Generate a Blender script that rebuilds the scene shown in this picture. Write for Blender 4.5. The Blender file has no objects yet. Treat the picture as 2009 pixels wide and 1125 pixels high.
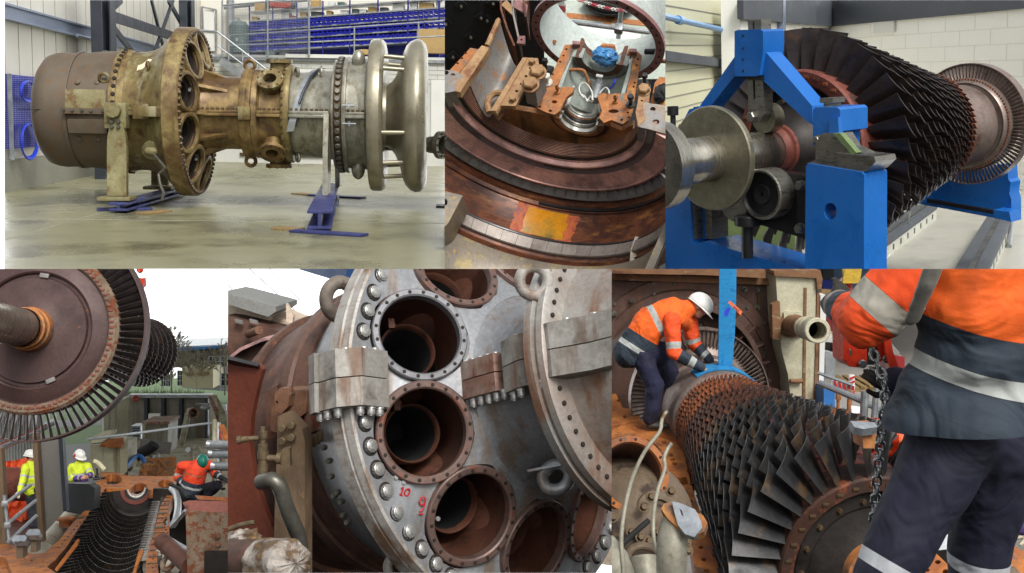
import bpy, bmesh, math, random
from math import sin, cos, pi, radians as rad, sqrt, atan2
from mathutils import Vector as V, Matrix, noise as mnoise
from mathutils.geometry import delaunay_2d_cdt

# ------------------------------------------------ camera, sky, sun, exposure
scn = bpy.context.scene
COL = scn.collection
F, U0, V0 = 2000.0, 1004.5, 450.0
cam = bpy.data.objects.new('camera', bpy.data.cameras.new('camera'))
COL.objects.link(cam)
cam.data.sensor_fit = 'HORIZONTAL'; cam.data.sensor_width = 36.0
cam.data.lens = 36.0*F/2009.0
cam.data.shift_y = -(562.5-V0)/2009.0
cam.data.clip_start = 0.05; cam.data.clip_end = 2000
cam.rotation_euler = (pi/2, 0, 0)
scn.camera = cam
SUN_EL, SUN_AZ = rad(44), rad(22)      # azimuth from straight behind the camera, towards its right
world = bpy.data.worlds.new('World'); scn.world = world; world.use_nodes = True
nt = world.node_tree; nt.nodes.clear()
sky = nt.nodes.new('ShaderNodeTexSky'); sky.sky_type = 'NISHITA'; sky.sun_disc = False
sky.sun_elevation = SUN_EL; sky.sun_rotation = pi+SUN_AZ*-1
sky.dust_density = 4.0; sky.air_density = 1.4
hs = nt.nodes.new('ShaderNodeHueSaturation'); hs.inputs['Saturation'].default_value = 0.18
bg = nt.nodes.new('ShaderNodeBackground'); bg.inputs['Strength'].default_value = 0.10
wo = nt.nodes.new('ShaderNodeOutputWorld')
nt.links.new(sky.outputs[0], hs.inputs['Color']); nt.links.new(hs.outputs[0], bg.inputs[0]); nt.links.new(bg.outputs[0], wo.inputs[0])
sl = bpy.data.lights.new('sun', 'SUN'); sl.energy = 1.5; sl.angle = rad(18); sl.color = (1.0, 0.97, 0.92)
so = bpy.data.objects.new('sun', sl); COL.objects.link(so)
sd = V((sin(SUN_AZ)*cos(SUN_EL), -cos(SUN_AZ)*cos(SUN_EL), sin(SUN_EL)))   # towards the sun
so.rotation_euler = sd.to_track_quat('Z', 'Y').to_euler(); so.location = sd*60
scn.view_settings.view_transform = 'Standard'; scn.view_settings.look = 'None'
scn.view_settings.exposure = 0.65; scn.view_settings.gamma = 1
try:
    scn.cycles.use_denoising = True
    scn.cycles.max_bounces = 6
except Exception: pass
random.seed(7)

# ------------------------------------------------ materials
def _n(t, k, **kw):
    n = t.nodes.new(k)
    for a, b in kw.items(): setattr(n, a, b)
    return n
def lin(h):
    if isinstance(h, str):
        h = tuple(int(h[i:i+2], 16)/255 for i in (0, 2, 4))
        return tuple((c/12.92 if c < .04045 else ((c+.055)/1.055)**2.4) for c in h)+(1,)
    return tuple(h)+(1,) if len(h) == 3 else h
def grunge(name, cols, s=3.0, spots=None, spot_s=14, thr=.58, rough=.6, metal=0.0, bump=.15, bs=30, stretch=(1, 1, 1), fine=.25, soft=.04, rvar=.15, emit=None, streak=None, streak_s=6):
    """cols: colours blended by a broad noise; spots: (colour) in sharp-edged patches; streak: colour in runs down the z axis"""
    m = bpy.data.materials.new(name); m.use_nodes = True
    t = m.node_tree; L = t.links.new
    b = t.nodes['Principled BSDF']
    tc = _n(t, 'ShaderNodeTexCoord'); mp = _n(t, 'ShaderNodeMapping'); mp.inputs['Scale'].default_value = stretch
    oi = _n(t, 'ShaderNodeObjectInfo'); mu = _n(t, 'ShaderNodeMath', operation='MULTIPLY'); mu.inputs[1].default_value = 17.0
    L(tc.outputs['Object'], mp.inputs[0]); L(oi.outputs['Random'], mu.inputs[0])
    def noise(sc, det=6, ro=.6, vec=None):
        n = _n(t, 'ShaderNodeTexNoise', noise_dimensions='4D'); n.inputs['Scale'].default_value = sc
        n.inputs['Detail'].default_value = det; n.inputs['Roughness'].default_value = ro
        L(vec or mp.outputs[0], n.inputs['Vector']); L(mu.outputs[0], n.inputs['W']); return n
    n1 = noise(s)
    rp = _n(t, 'ShaderNodeValToRGB'); e = rp.color_ramp.elements
    cs = [lin(c) for c in cols]
    if len(cs) == 1: cs = cs*2
    e[0].position = .32; e[0].color = cs[0]; e[1].position = .68; e[1].color = cs[-1]
    for i, c in enumerate(cs[1:-1]):
        q = e.new(.32+.36*(i+1)/(len(cs)-1)); q.color = c
    L(n1.outputs['Fac'], rp.inputs[0]); col = rp.outputs[0]
    def mix(fac, a, c2, blend='MIX'):
        x = _n(t, 'ShaderNodeMix', data_type='RGBA', blend_type=blend)
        if isinstance(fac, float): x.inputs[0].default_value = fac
        else: L(fac, x.inputs[0])
        L(a, x.inputs[6])
        if isinstance(c2, tuple): x.inputs[7].default_value = c2
        else: L(c2, x.inputs[7])
        return x.outputs[2]
    def step(sock, th, w):
        r = _n(t, 'ShaderNodeMapRange', interpolation_type='SMOOTHSTEP'); r.inputs[1].default_value = th-w; r.inputs[2].default_value = th+w
        L(sock, r.inputs[0]); return r.outputs[0]
    fac_s = None
    if spots is not None:
        n2 = noise(spot_s, 8, .65); fac_s = step(n2.outputs['Fac'], thr, soft); col = mix(fac_s, col, lin(spots))
    if streak is not None:
        m2 = _n(t, 'ShaderNodeMapping'); m2.inputs['Scale'].default_value = (1, 1, .12); L(tc.outputs['Object'], m2.inputs[0])
        n3 = noise(streak_s, 5, .6, m2.outputs[0]); col = mix(step(n3.outputs['Fac'], .58, .09), col, lin(streak))
    nf = noise(bs, 4, .7)
    if fine:
        g = _n(t, 'ShaderNodeMapRange'); g.inputs[1].default_value = .25; g.inputs[2].default_value = .75; g.inputs[3].default_value = 1-fine; g.inputs[4].default_value = 1+fine
        L(nf.outputs['Fac'], g.inputs[0])
        x = _n(t, 'ShaderNodeVectorMath', operation='SCALE'); L(col, x.inputs[0]); L(g.outputs[0], x.inputs['Scale']); col = x.outputs[0]
    L(col, b.inputs['Base Color'])
    b.inputs['Metallic'].default_value = metal
    rr = _n(t, 'ShaderNodeMapRange'); rr.inputs[1].default_value = .3; rr.inputs[2].default_value = .7
    rr.inputs[3].default_value = max(.05, rough-rvar); rr.inputs[4].default_value = min(1, rough+rvar)
    L(n1.outputs['Fac'], rr.inputs[0]); L(rr.outputs[0], b.inputs['Roughness'])
    if bump:
        bp = _n(t, 'ShaderNodeBump'); bp.inputs['Strength'].default_value = bump; bp.inputs['Distance'].default_value = .02
        L(nf.outputs['Fac'], bp.inputs['Height']); L(bp.outputs[0], b.inputs['Normal'])
    if emit: b.inputs['Emission Color'].default_value = lin(emit[0]); b.inputs['Emission Strength'].default_value = emit[1]
    MATS[name] = m
    return m
MATS = {}
def banded(name, attr, bands, base_rough=.8, bump=.12, bs=90, fine=.1):
    """cloth whose pattern follows a mesh attribute: bands = [(position, colour), ...], sharp-edged"""
    m = bpy.data.materials.new(name); m.use_nodes = True
    t = m.node_tree; L = t.links.new; b = t.nodes['Principled BSDF']
    at = _n(t, 'ShaderNodeAttribute', attribute_name=attr)
    rp = _n(t, 'ShaderNodeValToRGB'); rp.color_ramp.interpolation = 'CONSTANT'; e = rp.color_ramp.elements
    e[0].position = 0; e[0].color = lin(bands[0][1]); e[1].position = bands[1][0]; e[1].color = lin(bands[1][1])
    for p, c in bands[2:]:
        q = e.new(p); q.color = lin(c)
    L(at.outputs['Fac'], rp.inputs[0])
    tc = _n(t, 'ShaderNodeTexCoord'); n = _n(t, 'ShaderNodeTexNoise'); n.inputs['Scale'].default_value = bs; n.inputs['Detail'].default_value = 5
    n2 = _n(t, 'ShaderNodeTexNoise'); n2.inputs['Scale'].default_value = 7; n2.inputs['Detail'].default_value = 4
    L(tc.outputs['Object'], n.inputs['Vector']); L(tc.outputs['Object'], n2.inputs['Vector'])
    g = _n(t, 'ShaderNodeMapRange'); g.inputs[1].default_value = .3; g.inputs[2].default_value = .7; g.inputs[3].default_value = 1-fine*2; g.inputs[4].default_value = 1+fine
    L(n2.outputs['Fac'], g.inputs[0]); x = _n(t, 'ShaderNodeVectorMath', operation='SCALE'); L(rp.outputs[0], x.inputs[0]); L(g.outputs[0], x.inputs['Scale'])
    L(x.outputs[0], b.inputs['Base Color']); b.inputs['Roughness'].default_value = base_rough
    n4 = _n(t, 'ShaderNodeTexNoise'); n4.inputs['Scale'].default_value = 3.2; n4.inputs['Detail'].default_value = 2; n4.inputs['Distortion'].default_value = 2.2; L(tc.outputs['Object'], n4.inputs['Vector'])
    b1 = _n(t, 'ShaderNodeBump'); b1.inputs['Strength'].default_value = .55; b1.inputs['Distance'].default_value = .06; L(n4.outputs['Fac'], b1.inputs['Height'])
    bp = _n(t, 'ShaderNodeBump'); bp.inputs['Strength'].default_value = bump; bp.inputs['Distance'].default_value = .01; L(n.outputs['Fac'], bp.inputs['Height']); L(b1.outputs[0], bp.inputs['Normal']); L(bp.outputs[0], b.inputs['Normal'])
    n5 = _n(t, 'ShaderNodeTexNoise'); n5.inputs['Scale'].default_value = 4.5; n5.inputs['Detail'].default_value = 7; L(tc.outputs['Object'], n5.inputs['Vector'])
    g5 = _n(t, 'ShaderNodeMapRange'); g5.inputs[1].default_value = .56; g5.inputs[2].default_value = .68; g5.inputs[3].default_value = 1.0; g5.inputs[4].default_value = .7; L(n5.outputs['Fac'], g5.inputs[0])
    x5 = _n(t, 'ShaderNodeVectorMath', operation='SCALE'); L(x.outputs[0], x5.inputs[0]); L(g5.outputs[0], x5.inputs['Scale']); L(x5.outputs[0], b.inputs['Base Color'])
    MATS[name] = m; return m

# ------------------------------------------------ mesh builder
def basis(d, up=V((0, 0, 1))):
    d = V(d).normalized()
    a = up.cross(d)
    if a.length < 1e-4: a = V((0, 1, 0)).cross(d)
    a.normalize(); return a, d.cross(a), d
class MB:
    def __init__(s): s.v = []; s.f = []; s.T = None; s.m = []; s.mi = 0
    def add(s, vs, fs):
        o = len(s.v)
        s.v += [s.T @ V(p) for p in vs] if s.T is not None else [V(p) for p in vs]
        s.f += [tuple(i+o for i in f) for f in fs]; s.m += [s.mi]*len(fs); return s
    def box(s, c, d, R=None, bev=0.0):
        c = V(c); x, y, z = d[0]/2, d[1]/2, d[2]/2
        if not bev:
            vs = [V((a, b, e)) for a in (-x, x) for b in (-y, y) for e in (-z, z)]
            fs = [(0, 1, 3, 2), (4, 6, 7, 5), (0, 4, 5, 1), (2, 3, 7, 6), (0, 2, 6, 4), (1, 5, 7, 3)]
        else:
            e = min(bev, x*.9, y*.9, z*.9); bm = bmesh.new()
            bmesh.ops.create_cube(bm, size=1)
            for q in bm.verts: q.co = V((q.co.x*2*x, q.co.y*2*y, q.co.z*2*z))
            bmesh.ops.bevel(bm, geom=list(bm.edges), offset=e, segments=2, affect='EDGES', profile=.6)
            bm.verts.index_update(); vs = [q.co.copy() for q in bm.verts]; fs = [tuple(q.index for q in f.verts) for f in bm.faces]; bm.free()
        if R is not None: vs = [R @ p for p in vs]
        return s.add([c+p for p in vs], fs)
    def bar(s, a, b, w, h, up=V((0, 0, 1)), bev=0.0):
        a, b = V(a), V(b); x, y, z = basis(b-a, up)
        R = Matrix((x, z, y)).transposed()
        return s.box((a+b)/2, (w, (b-a).length, h), R, bev)
    def cyl(s, a, b, r0, r1=None, n=24, cap=True):
        r1 = r0 if r1 is None else r1
        return s.ring_sweep([(V(a), r0), (V(b), r1)], n, cap)
    def ring_sweep(s, pr, n=16, cap=True):
        x, y, d = basis(pr[-1][0]-pr[0][0]); vs = []; fs = []
        for p, r in pr: vs += [p+x*(r*cos(2*pi*i/n))+y*(r*sin(2*pi*i/n)) for i in range(n)]
        for k in range(len(pr)-1):
            for i in range(n): j = (i+1) % n; fs.append((k*n+i, k*n+j, k*n+n+j, k*n+n+i))
        if cap: fs.append(tuple(range(n-1, -1, -1))); fs.append(tuple(range((len(pr)-1)*n, len(pr)*n)))
        return s.add(vs, fs)
    def tube(s, pts, r, n=10, cap=True, smooth=0):
        pts = [V(p) for p in pts]
        for _ in range(smooth):
            q = [pts[0]]
            for a, b in zip(pts, pts[1:]): q += [a*.75+b*.25, a*.25+b*.75]
            pts = q+[pts[-1]]
        rs = r if isinstance(r, (list, tuple)) else [r]*len(pts)
        if len(rs) != len(pts): rs = [rs[min(len(rs)-1, int(i*len(rs)/len(pts)))] for i in range(len(pts))]
        vs = []; fs = []; px = None
        for i, p in enumerate(pts):
            d = (pts[min(i+1, len(pts)-1)]-pts[max(i-1, 0)])
            if d.length < 1e-9: d = V((0, 0, 1))
            d.normalize()
            x = (px-d*px.dot(d)) if px is not None else basis(d)[0]
            if x.length < 1e-5: x = basis(d)[0]
            x.normalize(); px = x; y = d.cross(x)
            vs += [p+x*(rs[i]*cos(2*pi*k/n))+y*(rs[i]*sin(2*pi*k/n)) for k in range(n)]
        for k in range(len(pts)-1):
            for i in range(n): j = (i+1) % n; fs.append((k*n+i, k*n+j, k*n+n+j, k*n+n+i))
        if cap: fs.append(tuple(range(n-1, -1, -1))); fs.append(tuple(range(len(vs)-n, len(vs))))
        return s.add(vs, fs)
    def lathe(s, prof, n=64, a0=0.0, a1=2*pi, closed=False):
        """profile (x, r) turned about the X axis; angle 0 is +Y, pi/2 is +Z"""
        full = abs(a1-a0-2*pi) < 1e-6; k = len(prof); vs = []; fs = []; m = n if full else n+1
        for i in range(m):
            a = a0+(a1-a0)*i/n
            vs += [V((x, r*cos(a), r*sin(a))) for x, r in prof]
        for i in range(n):
            j = (i+1) % m
            for q in range(k if closed else k-1):
                w = (q+1) % k; fs.append((i*k+q, i*k+w, j*k+w, j*k+q))
        if closed and not full: fs.append(tuple(range(k))); fs.append(tuple(range((m-1)*k+k-1, (m-1)*k-1, -1)))
        return s.add(vs, fs)
    def prism(s, poly, fn, h0, h1):
        """polygon poly (2D) between heights h0 and h1; fn(x, y, h) gives the 3D point"""
        n = len(poly); vs = [fn(x, y, h0) for x, y in poly]+[fn(x, y, h1) for x, y in poly]
        fs = [tuple(range(n-1, -1, -1)), tuple(range(n, 2*n))]+[(i, (i+1) % n, n+(i+1) % n, n+i) for i in range(n)]
        return s.add(vs, fs)
    def plate(s, outer, holes, fn, h0, h1, wall=True):
        """flat sheet with holes, between h0 (back) and h1 (front)"""
        loops = [outer]+holes; pts = []; edges = []; lo = []
        for lp in loops:
            o = len(pts); pts += [V(p) for p in lp]; edges += [(o+i, o+(i+1) % len(lp)) for i in range(len(lp))]; lo.append(o)
        vv, ee, ff, ov, oe, of = delaunay_2d_cdt(pts, edges, [], 0, 1e-6)
        def inside(p, lp):
            c = False; n = len(lp); j = n-1
            for i in range(n):
                xi, yi = lp[i][0], lp[i][1]; xj, yj = lp[j][0], lp[j][1]
                if (yi > p[1]) != (yj > p[1]) and p[0] < (xj-xi)*(p[1]-yi)/(yj-yi)+xi: c = not c
                j = i
            return c
        fs = []
        for f in ff:
            c = sum((vv[i] for i in f), V((0, 0)))/len(f)
            if inside(c, outer) and not any(inside(c, h) for h in holes): fs.append(tuple(f))
        s.add([fn(p.x, p.y, h1) for p in vv], fs)
        if h0 is not None and wall:
            for lp in loops:
                n = len(lp); s.add([fn(p[0], p[1], h0) for p in lp]+[fn(p[0], p[1], h1) for p in lp], [(i, (i+1) % n, n+(i+1) % n, n+i) for i in range(n)])
            s.add([fn(p.x, p.y, h0) for p in vv], [f[::-1] for f in fs])
        return s
    def torus(s, c, R, r, ax=(0, 0, 1), n=40, k=12, a0=0, a1=2*pi):
        x, y, d = basis(ax); c = V(c); full = abs(a1-a0-2*pi) < 1e-6
        m = n if full else n+1; vs = []; fs = []
        for i in range(m):
            a = a0+(a1-a0)*i/n; e = x*cos(a)+y*sin(a)
            vs += [c+e*(R+r*cos(2*pi*q/k))+d*(r*sin(2*pi*q/k)) for q in range(k)]
        for i in range(n):
            j = (i+1) % m
            for q in range(k): w = (q+1) % k; fs.append((i*k+q, i*k+w, j*k+w, j*k+q))
        return s.add(vs, fs)
    def ball(s, c, r, sc=(1, 1, 1), R=None, nu=16, nv=10):
        c = V(c); vs = [V((0, 0, r*sc[2]))]; fs = []
        for j in range(1, nv):
            b = pi*j/nv
            vs += [V((r*sc[0]*sin(b)*cos(2*pi*i/nu), r*sc[1]*sin(b)*sin(2*pi*i/nu), r*sc[2]*cos(b))) for i in range(nu)]
        vs.append(V((0, 0, -r*sc[2]))); e = len(vs)-1
        for i in range(nu):
            k = (i+1) % nu; fs.append((0, 1+i, 1+k)); fs.append((e, e-nu+k, e-nu+i))
            for j in range(nv-2): fs.append((1+j*nu+i, 1+(j+1)*nu+i, 1+(j+1)*nu+k, 1+j*nu+k))
        if R is not None: vs = [R @ p for p in vs]
        return s.add([c+p for p in vs], fs)
    def bolt(s, p, d, r, h, n=6):
        p = V(p); d = V(d).normalized(); return s.ring_sweep([(p-d*h*.2, r), (p+d*h*.8, r), (p+d*h, r*.82)], n)
    def grid(s, fn, nu, nv, closeu=False):
        mu = nu if closeu else nu+1
        vs = [fn(i/nu, j/nv) for i in range(mu) for j in range(nv+1)]
        fs = [(i*(nv+1)+j, ((i+1) % mu)*(nv+1)+j, ((i+1) % mu)*(nv+1)+j+1, i*(nv+1)+j+1) for i in range(nu) for j in range(nv)]
        return s.add(vs, fs)
    def build(s, name, mats, parent=None, sm=35, **tags):
        me = bpy.data.meshes.new(name); me.from_pydata(s.v, [], s.f)
        if not isinstance(mats, (list, tuple)): mats = [mats]
        for m in mats: me.materials.append(MATS[m])
        if len(mats) > 1: me.polygons.foreach_set('material_index', s.m)
        bm = bmesh.new(); bm.from_mesh(me); bmesh.ops.recalc_face_normals(bm, faces=bm.faces); bm.to_mesh(me); bm.free()
        if sm:
            me.polygons.foreach_set('use_smooth', [True]*len(me.polygons)); me.set_sharp_from_angle(angle=rad(sm))
        return link(name, me, parent, **tags)
def each(name, mat, parent, items, make, stuff=True):
    """one mesh, many parts: items = [(point, direction)], all sharing the mesh made along +Z; past a hundred the rest are one part"""
    items = list(items); proto = None; out = []
    for p, d in items[:100]:
        x, y, z = basis(d); m = Matrix.Translation(V(p)) @ Matrix((x, y, z)).transposed().to_4x4()
        if proto is None: proto = make().build(name, mat, parent); o = proto
        else: o = bpy.data.objects.new(name, proto.data); COL.objects.link(o); o.parent = parent; P.objs.append(o)
        o.matrix_local = m; out.append(o)
    if len(items) > 100:
        mb = MB()
        for p, d in items[100:]:
            x, y, z = basis(d); mb.T = Matrix.Translation(V(p)) @ Matrix((x, y, z)).transposed().to_4x4(); q = make(); mb.add(q.v, q.f)
        mb.build(name, mat, parent, kind='stuff')
    return out
def bolts(name, mat, parent, items, r, h, n=6, washer=0):
    def mk():
        m = MB(); m.bolt((0, 0, 0), (0, 0, 1), r, h, n)
        if washer: m.cyl((0, 0, -h*.2), (0, 0, h*.14), r*washer, n=16)
        return m
    return each(name, mat, parent, items, mk)
def circ(cx, cy, r, n=24, ph=0): return [(cx+r*cos(ph+2*pi*i/n), cy+r*sin(ph+2*pi*i/n)) for i in range(n)]

# ------------------------------------------------ panels: each photo of the board is a set with its own upright frame
class Panel:
    def __init__(s, rect, u, v, pitch, yaw, roll, D, H, k=1.0):
        s.rect = rect; s.objs = []; s.k = k      # k: how large the set is built
        Fw = ray(u, v).normalized(); R = Fw.cross(V((0, 0, 1))).normalized(); U = R.cross(Fw)
        R, U = R*cos(rad(roll))+U*sin(rad(roll)), U*cos(rad(roll))-R*sin(rad(roll))
        p = rad(pitch); Y = Fw*cos(p)+U*sin(p); Z = U*cos(p)-Fw*sin(p); X = R; a = rad(yaw)
        X, Y = X*cos(a)-Y*sin(a), Y*cos(a)+X*sin(a)
        s.R = Matrix((X, Y, Z)).transposed(); o = (Fw*D-Z*H)*k
        s.M = Matrix.Translation(o) @ s.R.to_4x4() @ Matrix.Scale(k, 4); s.Mi = s.M.inverted()
        s.eye = s.Mi @ V((0, 0, 0))
    @classmethod
    def axes(cls, rect, X, Y, Z, o):
        s = cls.__new__(cls); s.rect = rect; s.objs = []; s.k = 1.0
        X = V(X).normalized(); Z = (V(Z)-X*V(Z).dot(X)).normalized(); Y = Z.cross(X)
        s.R = Matrix((X, Y, Z)).transposed(); s.M = Matrix.Translation(V(o)) @ s.R.to_4x4(); s.Mi = s.M.inverted(); s.eye = s.Mi @ V((0, 0, 0)); return s
    def dir(s, u, v): return (s.R.transposed() @ ray(u, v)).normalized()
    def at(s, u, v, p0, n):
        d = s.dir(u, v); n = V(n); return s.eye+d*((V(p0)-s.eye).dot(n)/d.dot(n))
    def g(s, u, v, z=0.0): return s.at(u, v, (0, 0, z), (0, 0, 1))
    def far(s, u, v, y): return s.at(u, v, (0, y, 0), (0, 1, 0))
    def dep(s, u, v, d):
        """the point on pixel (u, v) at distance d along the view"""
        return s.eye+(s.R.transposed() @ ray(u, v))*d
    def pix(s, p):
        w = s.M @ V(p); return (U0+F*w.x/w.y, V0-F*w.z/w.y)
    def pxm(s, p): return F*s.k/(s.M @ V(p)).y          # pixels per metre there
def ray(u, v): return V(((u-U0)/F, 1.0, -(v-V0)/F))
P = None
def use(p):
    global P; P = p
def tag(o, label=None, cat=None, group=None, kind=None):
    for k, q in (('label', label), ('category', cat), ('group', group), ('kind', kind)):
        if q: o[k] = q
    return o
def link(name, data, parent=None, label=None, cat=None, group=None, kind=None, mw=None):
    o = bpy.data.objects.new(name, data); COL.objects.link(o)
    if parent is not None: o.parent = parent
    else: o.matrix_world = P.M @ (mw or Matrix())
    tag(o, label, cat, group, kind)
    if P: P.objs.append(o)
    return o
def thing(name, label, cat, loc=(0, 0, 0), R=None, group=None):
    m = Matrix.Translation(V(loc))
    if R is not None: m = m @ R.to_4x4()
    return link(name, None, None, label, cat, group, mw=m)
def dup(o, mw=None, parent=None, label=None, group=None):
    c = o.copy(); COL.objects.link(c); P.objs.append(c)
    if parent is not None: c.parent = parent
    if mw is not None: c.matrix_world = P.M @ mw
    if label: c['label'] = label
    if group: c['group'] = group
    for ch in list(o.children): dup(ch, parent=c)
    return c
def trace(name, pts, d, th, mat, parent=None, turn=0.0, tip=0.0, holes=(), sm=30, bev=0, **tags):
    """solid plate standing at distance d, its outline given in photo pixels; turn/tip swing its face sideways/upwards"""
    cu = sum(p[0] for p in pts)/len(pts); cv = sum(p[1] for p in pts)/len(pts)
    c = P.dep(cu, cv, d); n = P.R.transposed() @ V((sin(rad(turn)), -cos(rad(turn))*cos(rad(tip)), sin(rad(tip)))); x, y, z = basis(n, P.R.transposed() @ V((0, 0, 1)))
    f = lambda q: (lambda w: ((w-c).dot(x), (w-c).dot(y)))(P.at(q[0], q[1], c, n))
    m = MB(); m.plate([f(q) for q in pts], [[f(q) for q in h] for h in holes], lambda a, b, h: c+x*a+y*b+z*h, -th, 0)
    return m.build(name, mat, parent, sm=sm, **tags)
def oval(cu, cv, ru, rv, n=24): return [(cu+ru*cos(2*pi*i/n), cv+rv*sin(2*pi*i/n)) for i in range(n)]
def pipe_px(name, pts, r, mat, parent=None, n=12, smooth=1, **tags):
    """tube through points (u, v, distance)"""
    m = MB(); m.tube([P.dep(*p) for p in pts], r, n, smooth=smooth); return m.build(name, mat, parent, **tags)
class WallF:
    """upright plane through two ground points"""
    def __init__(s, a, b):
        s.a = V(a); s.t = (V(b)-s.a).normalized(); s.n = V((s.t.y, -s.t.x, 0))     # n points to the viewer
    def __call__(s, u, v, off=0.0): return P.at(u, v, s.a+s.n*off, s.n)
    def R(s): return Matrix((s.t, -s.n, V((0, 0, 1)))).transposed()
    def box(s, mb, u0, v0, u1, v1, off, th, bev=0):
        """box covering the pixel rectangle, its face standing off the plane"""
        p = s(u0, v0, off); q = s(u1, v1, off); r = s(u0, v1, off)
        w = (q-p).dot(s.t); h = p.z-r.z; c = p+s.t*(w/2); c.z = (p.z+r.z)/2
        return mb.box(c-s.n*(th/2), (abs(w), th, abs(h)), s.R(), bev)

def clip_panels(panels):
    bpy.context.view_layer.update()
    for p in panels:
        u0, v0, u1, v1 = p.rect
        c = [ray(u0, v0), ray(u1, v0), ray(u1, v1), ray(u0, v1)]
        ns = [c[(i+1) % 4].cross(c[i]).normalized() for i in range(4)]
        mid = c[0]+c[2]
        ns = [n if n.dot(mid) < 0 else -n for n in ns]     # outward
        dead = set()
        for o in p.objs:
            if o.type != 'MESH' or o.get('kind') == 'sky': continue
            mw = o.matrix_world
            bb = [mw @ V(q) for q in o.bound_box]
            if all(max(n.dot(q) for q in bb) <= 0 for n in ns) and not o.modifiers: continue
            if any(min(n.dot(q) for q in bb) >= 0 for n in ns): dead.add(o); continue
            if o.data.users > 1: o.data = o.data.copy()
            bm = bmesh.new(); bm.from_mesh(o.data)
            im = mw.inverted(); 
            for n in ns:
                if not bm.verts: break
                bmesh.ops.bisect_plane(bm, geom=bm.verts[:]+bm.edges[:]+bm.faces[:], plane_co=im.translation, plane_no=(mw.to_3x3().transposed() @ n), clear_outer=True)
            if not bm.faces: dead.add(o)
            bm.to_mesh(o.data); bm.free()
        # drop what lies wholly outside its own picture
        def gone(o): return (o.type == 'EMPTY' or o in dead) and all(gone(c) for c in o.children)
        for o in [q for q in p.objs if q.parent is None]:
            if gone(o):
                for c in list(o.children_recursive)+[o]: kill.append(c)
            else:
                for c in o.children_recursive:
                    if gone(c): kill.append(c)
                    elif c in dead: c.data = bpy.data.meshes.new('cut')
    for o in set(kill): bpy.data.objects.remove(o, do_unlink=True)
kill = []

# ------------------------------------------------ the materials
grunge('skin', ['b07c62', 'bf8b70'], s=9, rough=.55, bump=.05, fine=.06)
grunge('eye_white', ['d0ccc6'], bump=0); grunge('hair_grey', ['8c8780', 'a8a39c'], s=40, rough=.8, bump=.3); grunge('hair_dark', ['3a2c22', '4a392c'], s=40, rough=.8, bump=.3)
grunge('helmet_white', ['d6d6d0', 'deded8'], s=4, spots='a8a69c', spot_s=9, thr=.7, rough=.3, bump=.02, fine=.04)
grunge('helmet_green', ['0f5c4c', '14695a'], s=4, rough=.3, bump=.02)
grunge('glove_grey', ['6f675c', '8a8072', '4c463e'], s=14, rough=.9, bump=.2)
grunge('glove_black', ['1c1a18', '2a2724'], s=14, rough=.8, bump=.2)
grunge('glove_cream', ['b0a68e', 'c4baa2'], s=14, rough=.9, bump=.2)
grunge('boot_dark', ['2c2825', '3c3732'], s=9, rough=.7, bump=.2)
grunge('trouser_navy', ['14162c', '1b1e3a', '10111f'], s=4, spots='282430', spot_s=3, thr=.62, soft=.12, rough=.9, bump=.2, bs=60)
NAVY, ORG, SIL, YEL = '28333f', 'e8501c', 'a8aca8', 'c8d830'
OR2 = 'ee641a'
banded('sleeve_hivis', 'band', [(0, ORG), (.36, SIL), (.47, ORG), (.62, NAVY), (.80, SIL), (.90, NAVY)])
banded('jacket_bent', 'band', [(0, NAVY), (.085, SIL), (.15, NAVY), (.30, OR2), (.52, SIL), (.60, OR2)])
banded('jacket_back', 'band', [(0, NAVY), (.03, '1e2730'), (.034, NAVY), (.229, '1e2730'), (.235, SIL), (.34, '1e2730'), (.346, NAVY), (.56, 'c24c16'), (.566, OR2), (.6, 'd45a18'), (.604, OR2), (.66, 'd45a18'), (.664, OR2)])
banded('sleeve_back', 'band', [(0, ORG), (.295, 'b04018'), (.30, 'a09c90'), (.435, 'b04018'), (.44, ORG), (.70, NAVY), (.86, '8f857a'), (.93, NAVY)])
banded('trouser_band', 'band', [(0, '15172c'), (.79, 'b8bcc0'), (.875, '15172c')])
banded('sleeve_yellow', 'band', [(0, YEL), (.3, SIL), (.4, YEL), (.62, '553a80'), (.85, SIL), (.93, '553a80')])
banded('jacket_yellow', 'band', [(0, '553a80'), (.14, SIL), (.22, '553a80'), (.38, YEL), (.55, SIL), (.63, YEL)])
banded('sleeve_lime', 'band', [(0, YEL), (.3, SIL), (.4, YEL), (.7, SIL), (.78, YEL)])
banded('jacket_lime', 'band', [(0, YEL), (.18, SIL), (.27, YEL), (.5, SIL), (.58, YEL)])
grunge('hall_wall', ['d8d4c6', 'e6e2d6'], s=.6, rough=.5, bump=.03, fine=.04)
grunge('hall_floor', ['6d6b52', '878569', '7a785e'], s=.45, spots='5c5943', spot_s=.8, thr=.6, soft=.1, rough=.32, bump=.05, fine=.08, bs=14)
grunge('skirt_concrete', ['8d8d80', '9c9b8c'], s=1, rough=.8, bump=.1)
grunge('dark_steel', ['2b3038', '363c45'], s=2, rough=.5, metal=.2, bump=.05)
grunge('girt', ['7f8aa0', '8b95a8'], s=1.5, rough=.4, metal=.3, bump=.03)
grunge('galv', ['8b9094', 'a9adae'], s=4, rough=.4, metal=.6, bump=.05)
grunge('blue_beam', ['252a58', '353b6c', '2b3060'], s=2.5, spots='4a4a60', spot_s=9, thr=.63, rough=.5, bump=.1)
grunge('rack_blue', ['14186a', '1b2080'], s=2, rough=.4, bump=0)
grunge('bin_blue', ['1a1f9e', '2228b0'], s=1, rough=.35, bump=0, fine=.1)
grunge('pegboard', ['161f8c', '1b2596'], s=1, rough=.5, bump=0)
grunge('peg_dot', ['c4c8e0'], bump=0)
grunge('wood', ['7a6440', '93794e'], s=2, stretch=(6, 1, 1), rough=.8, bump=.2)
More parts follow.
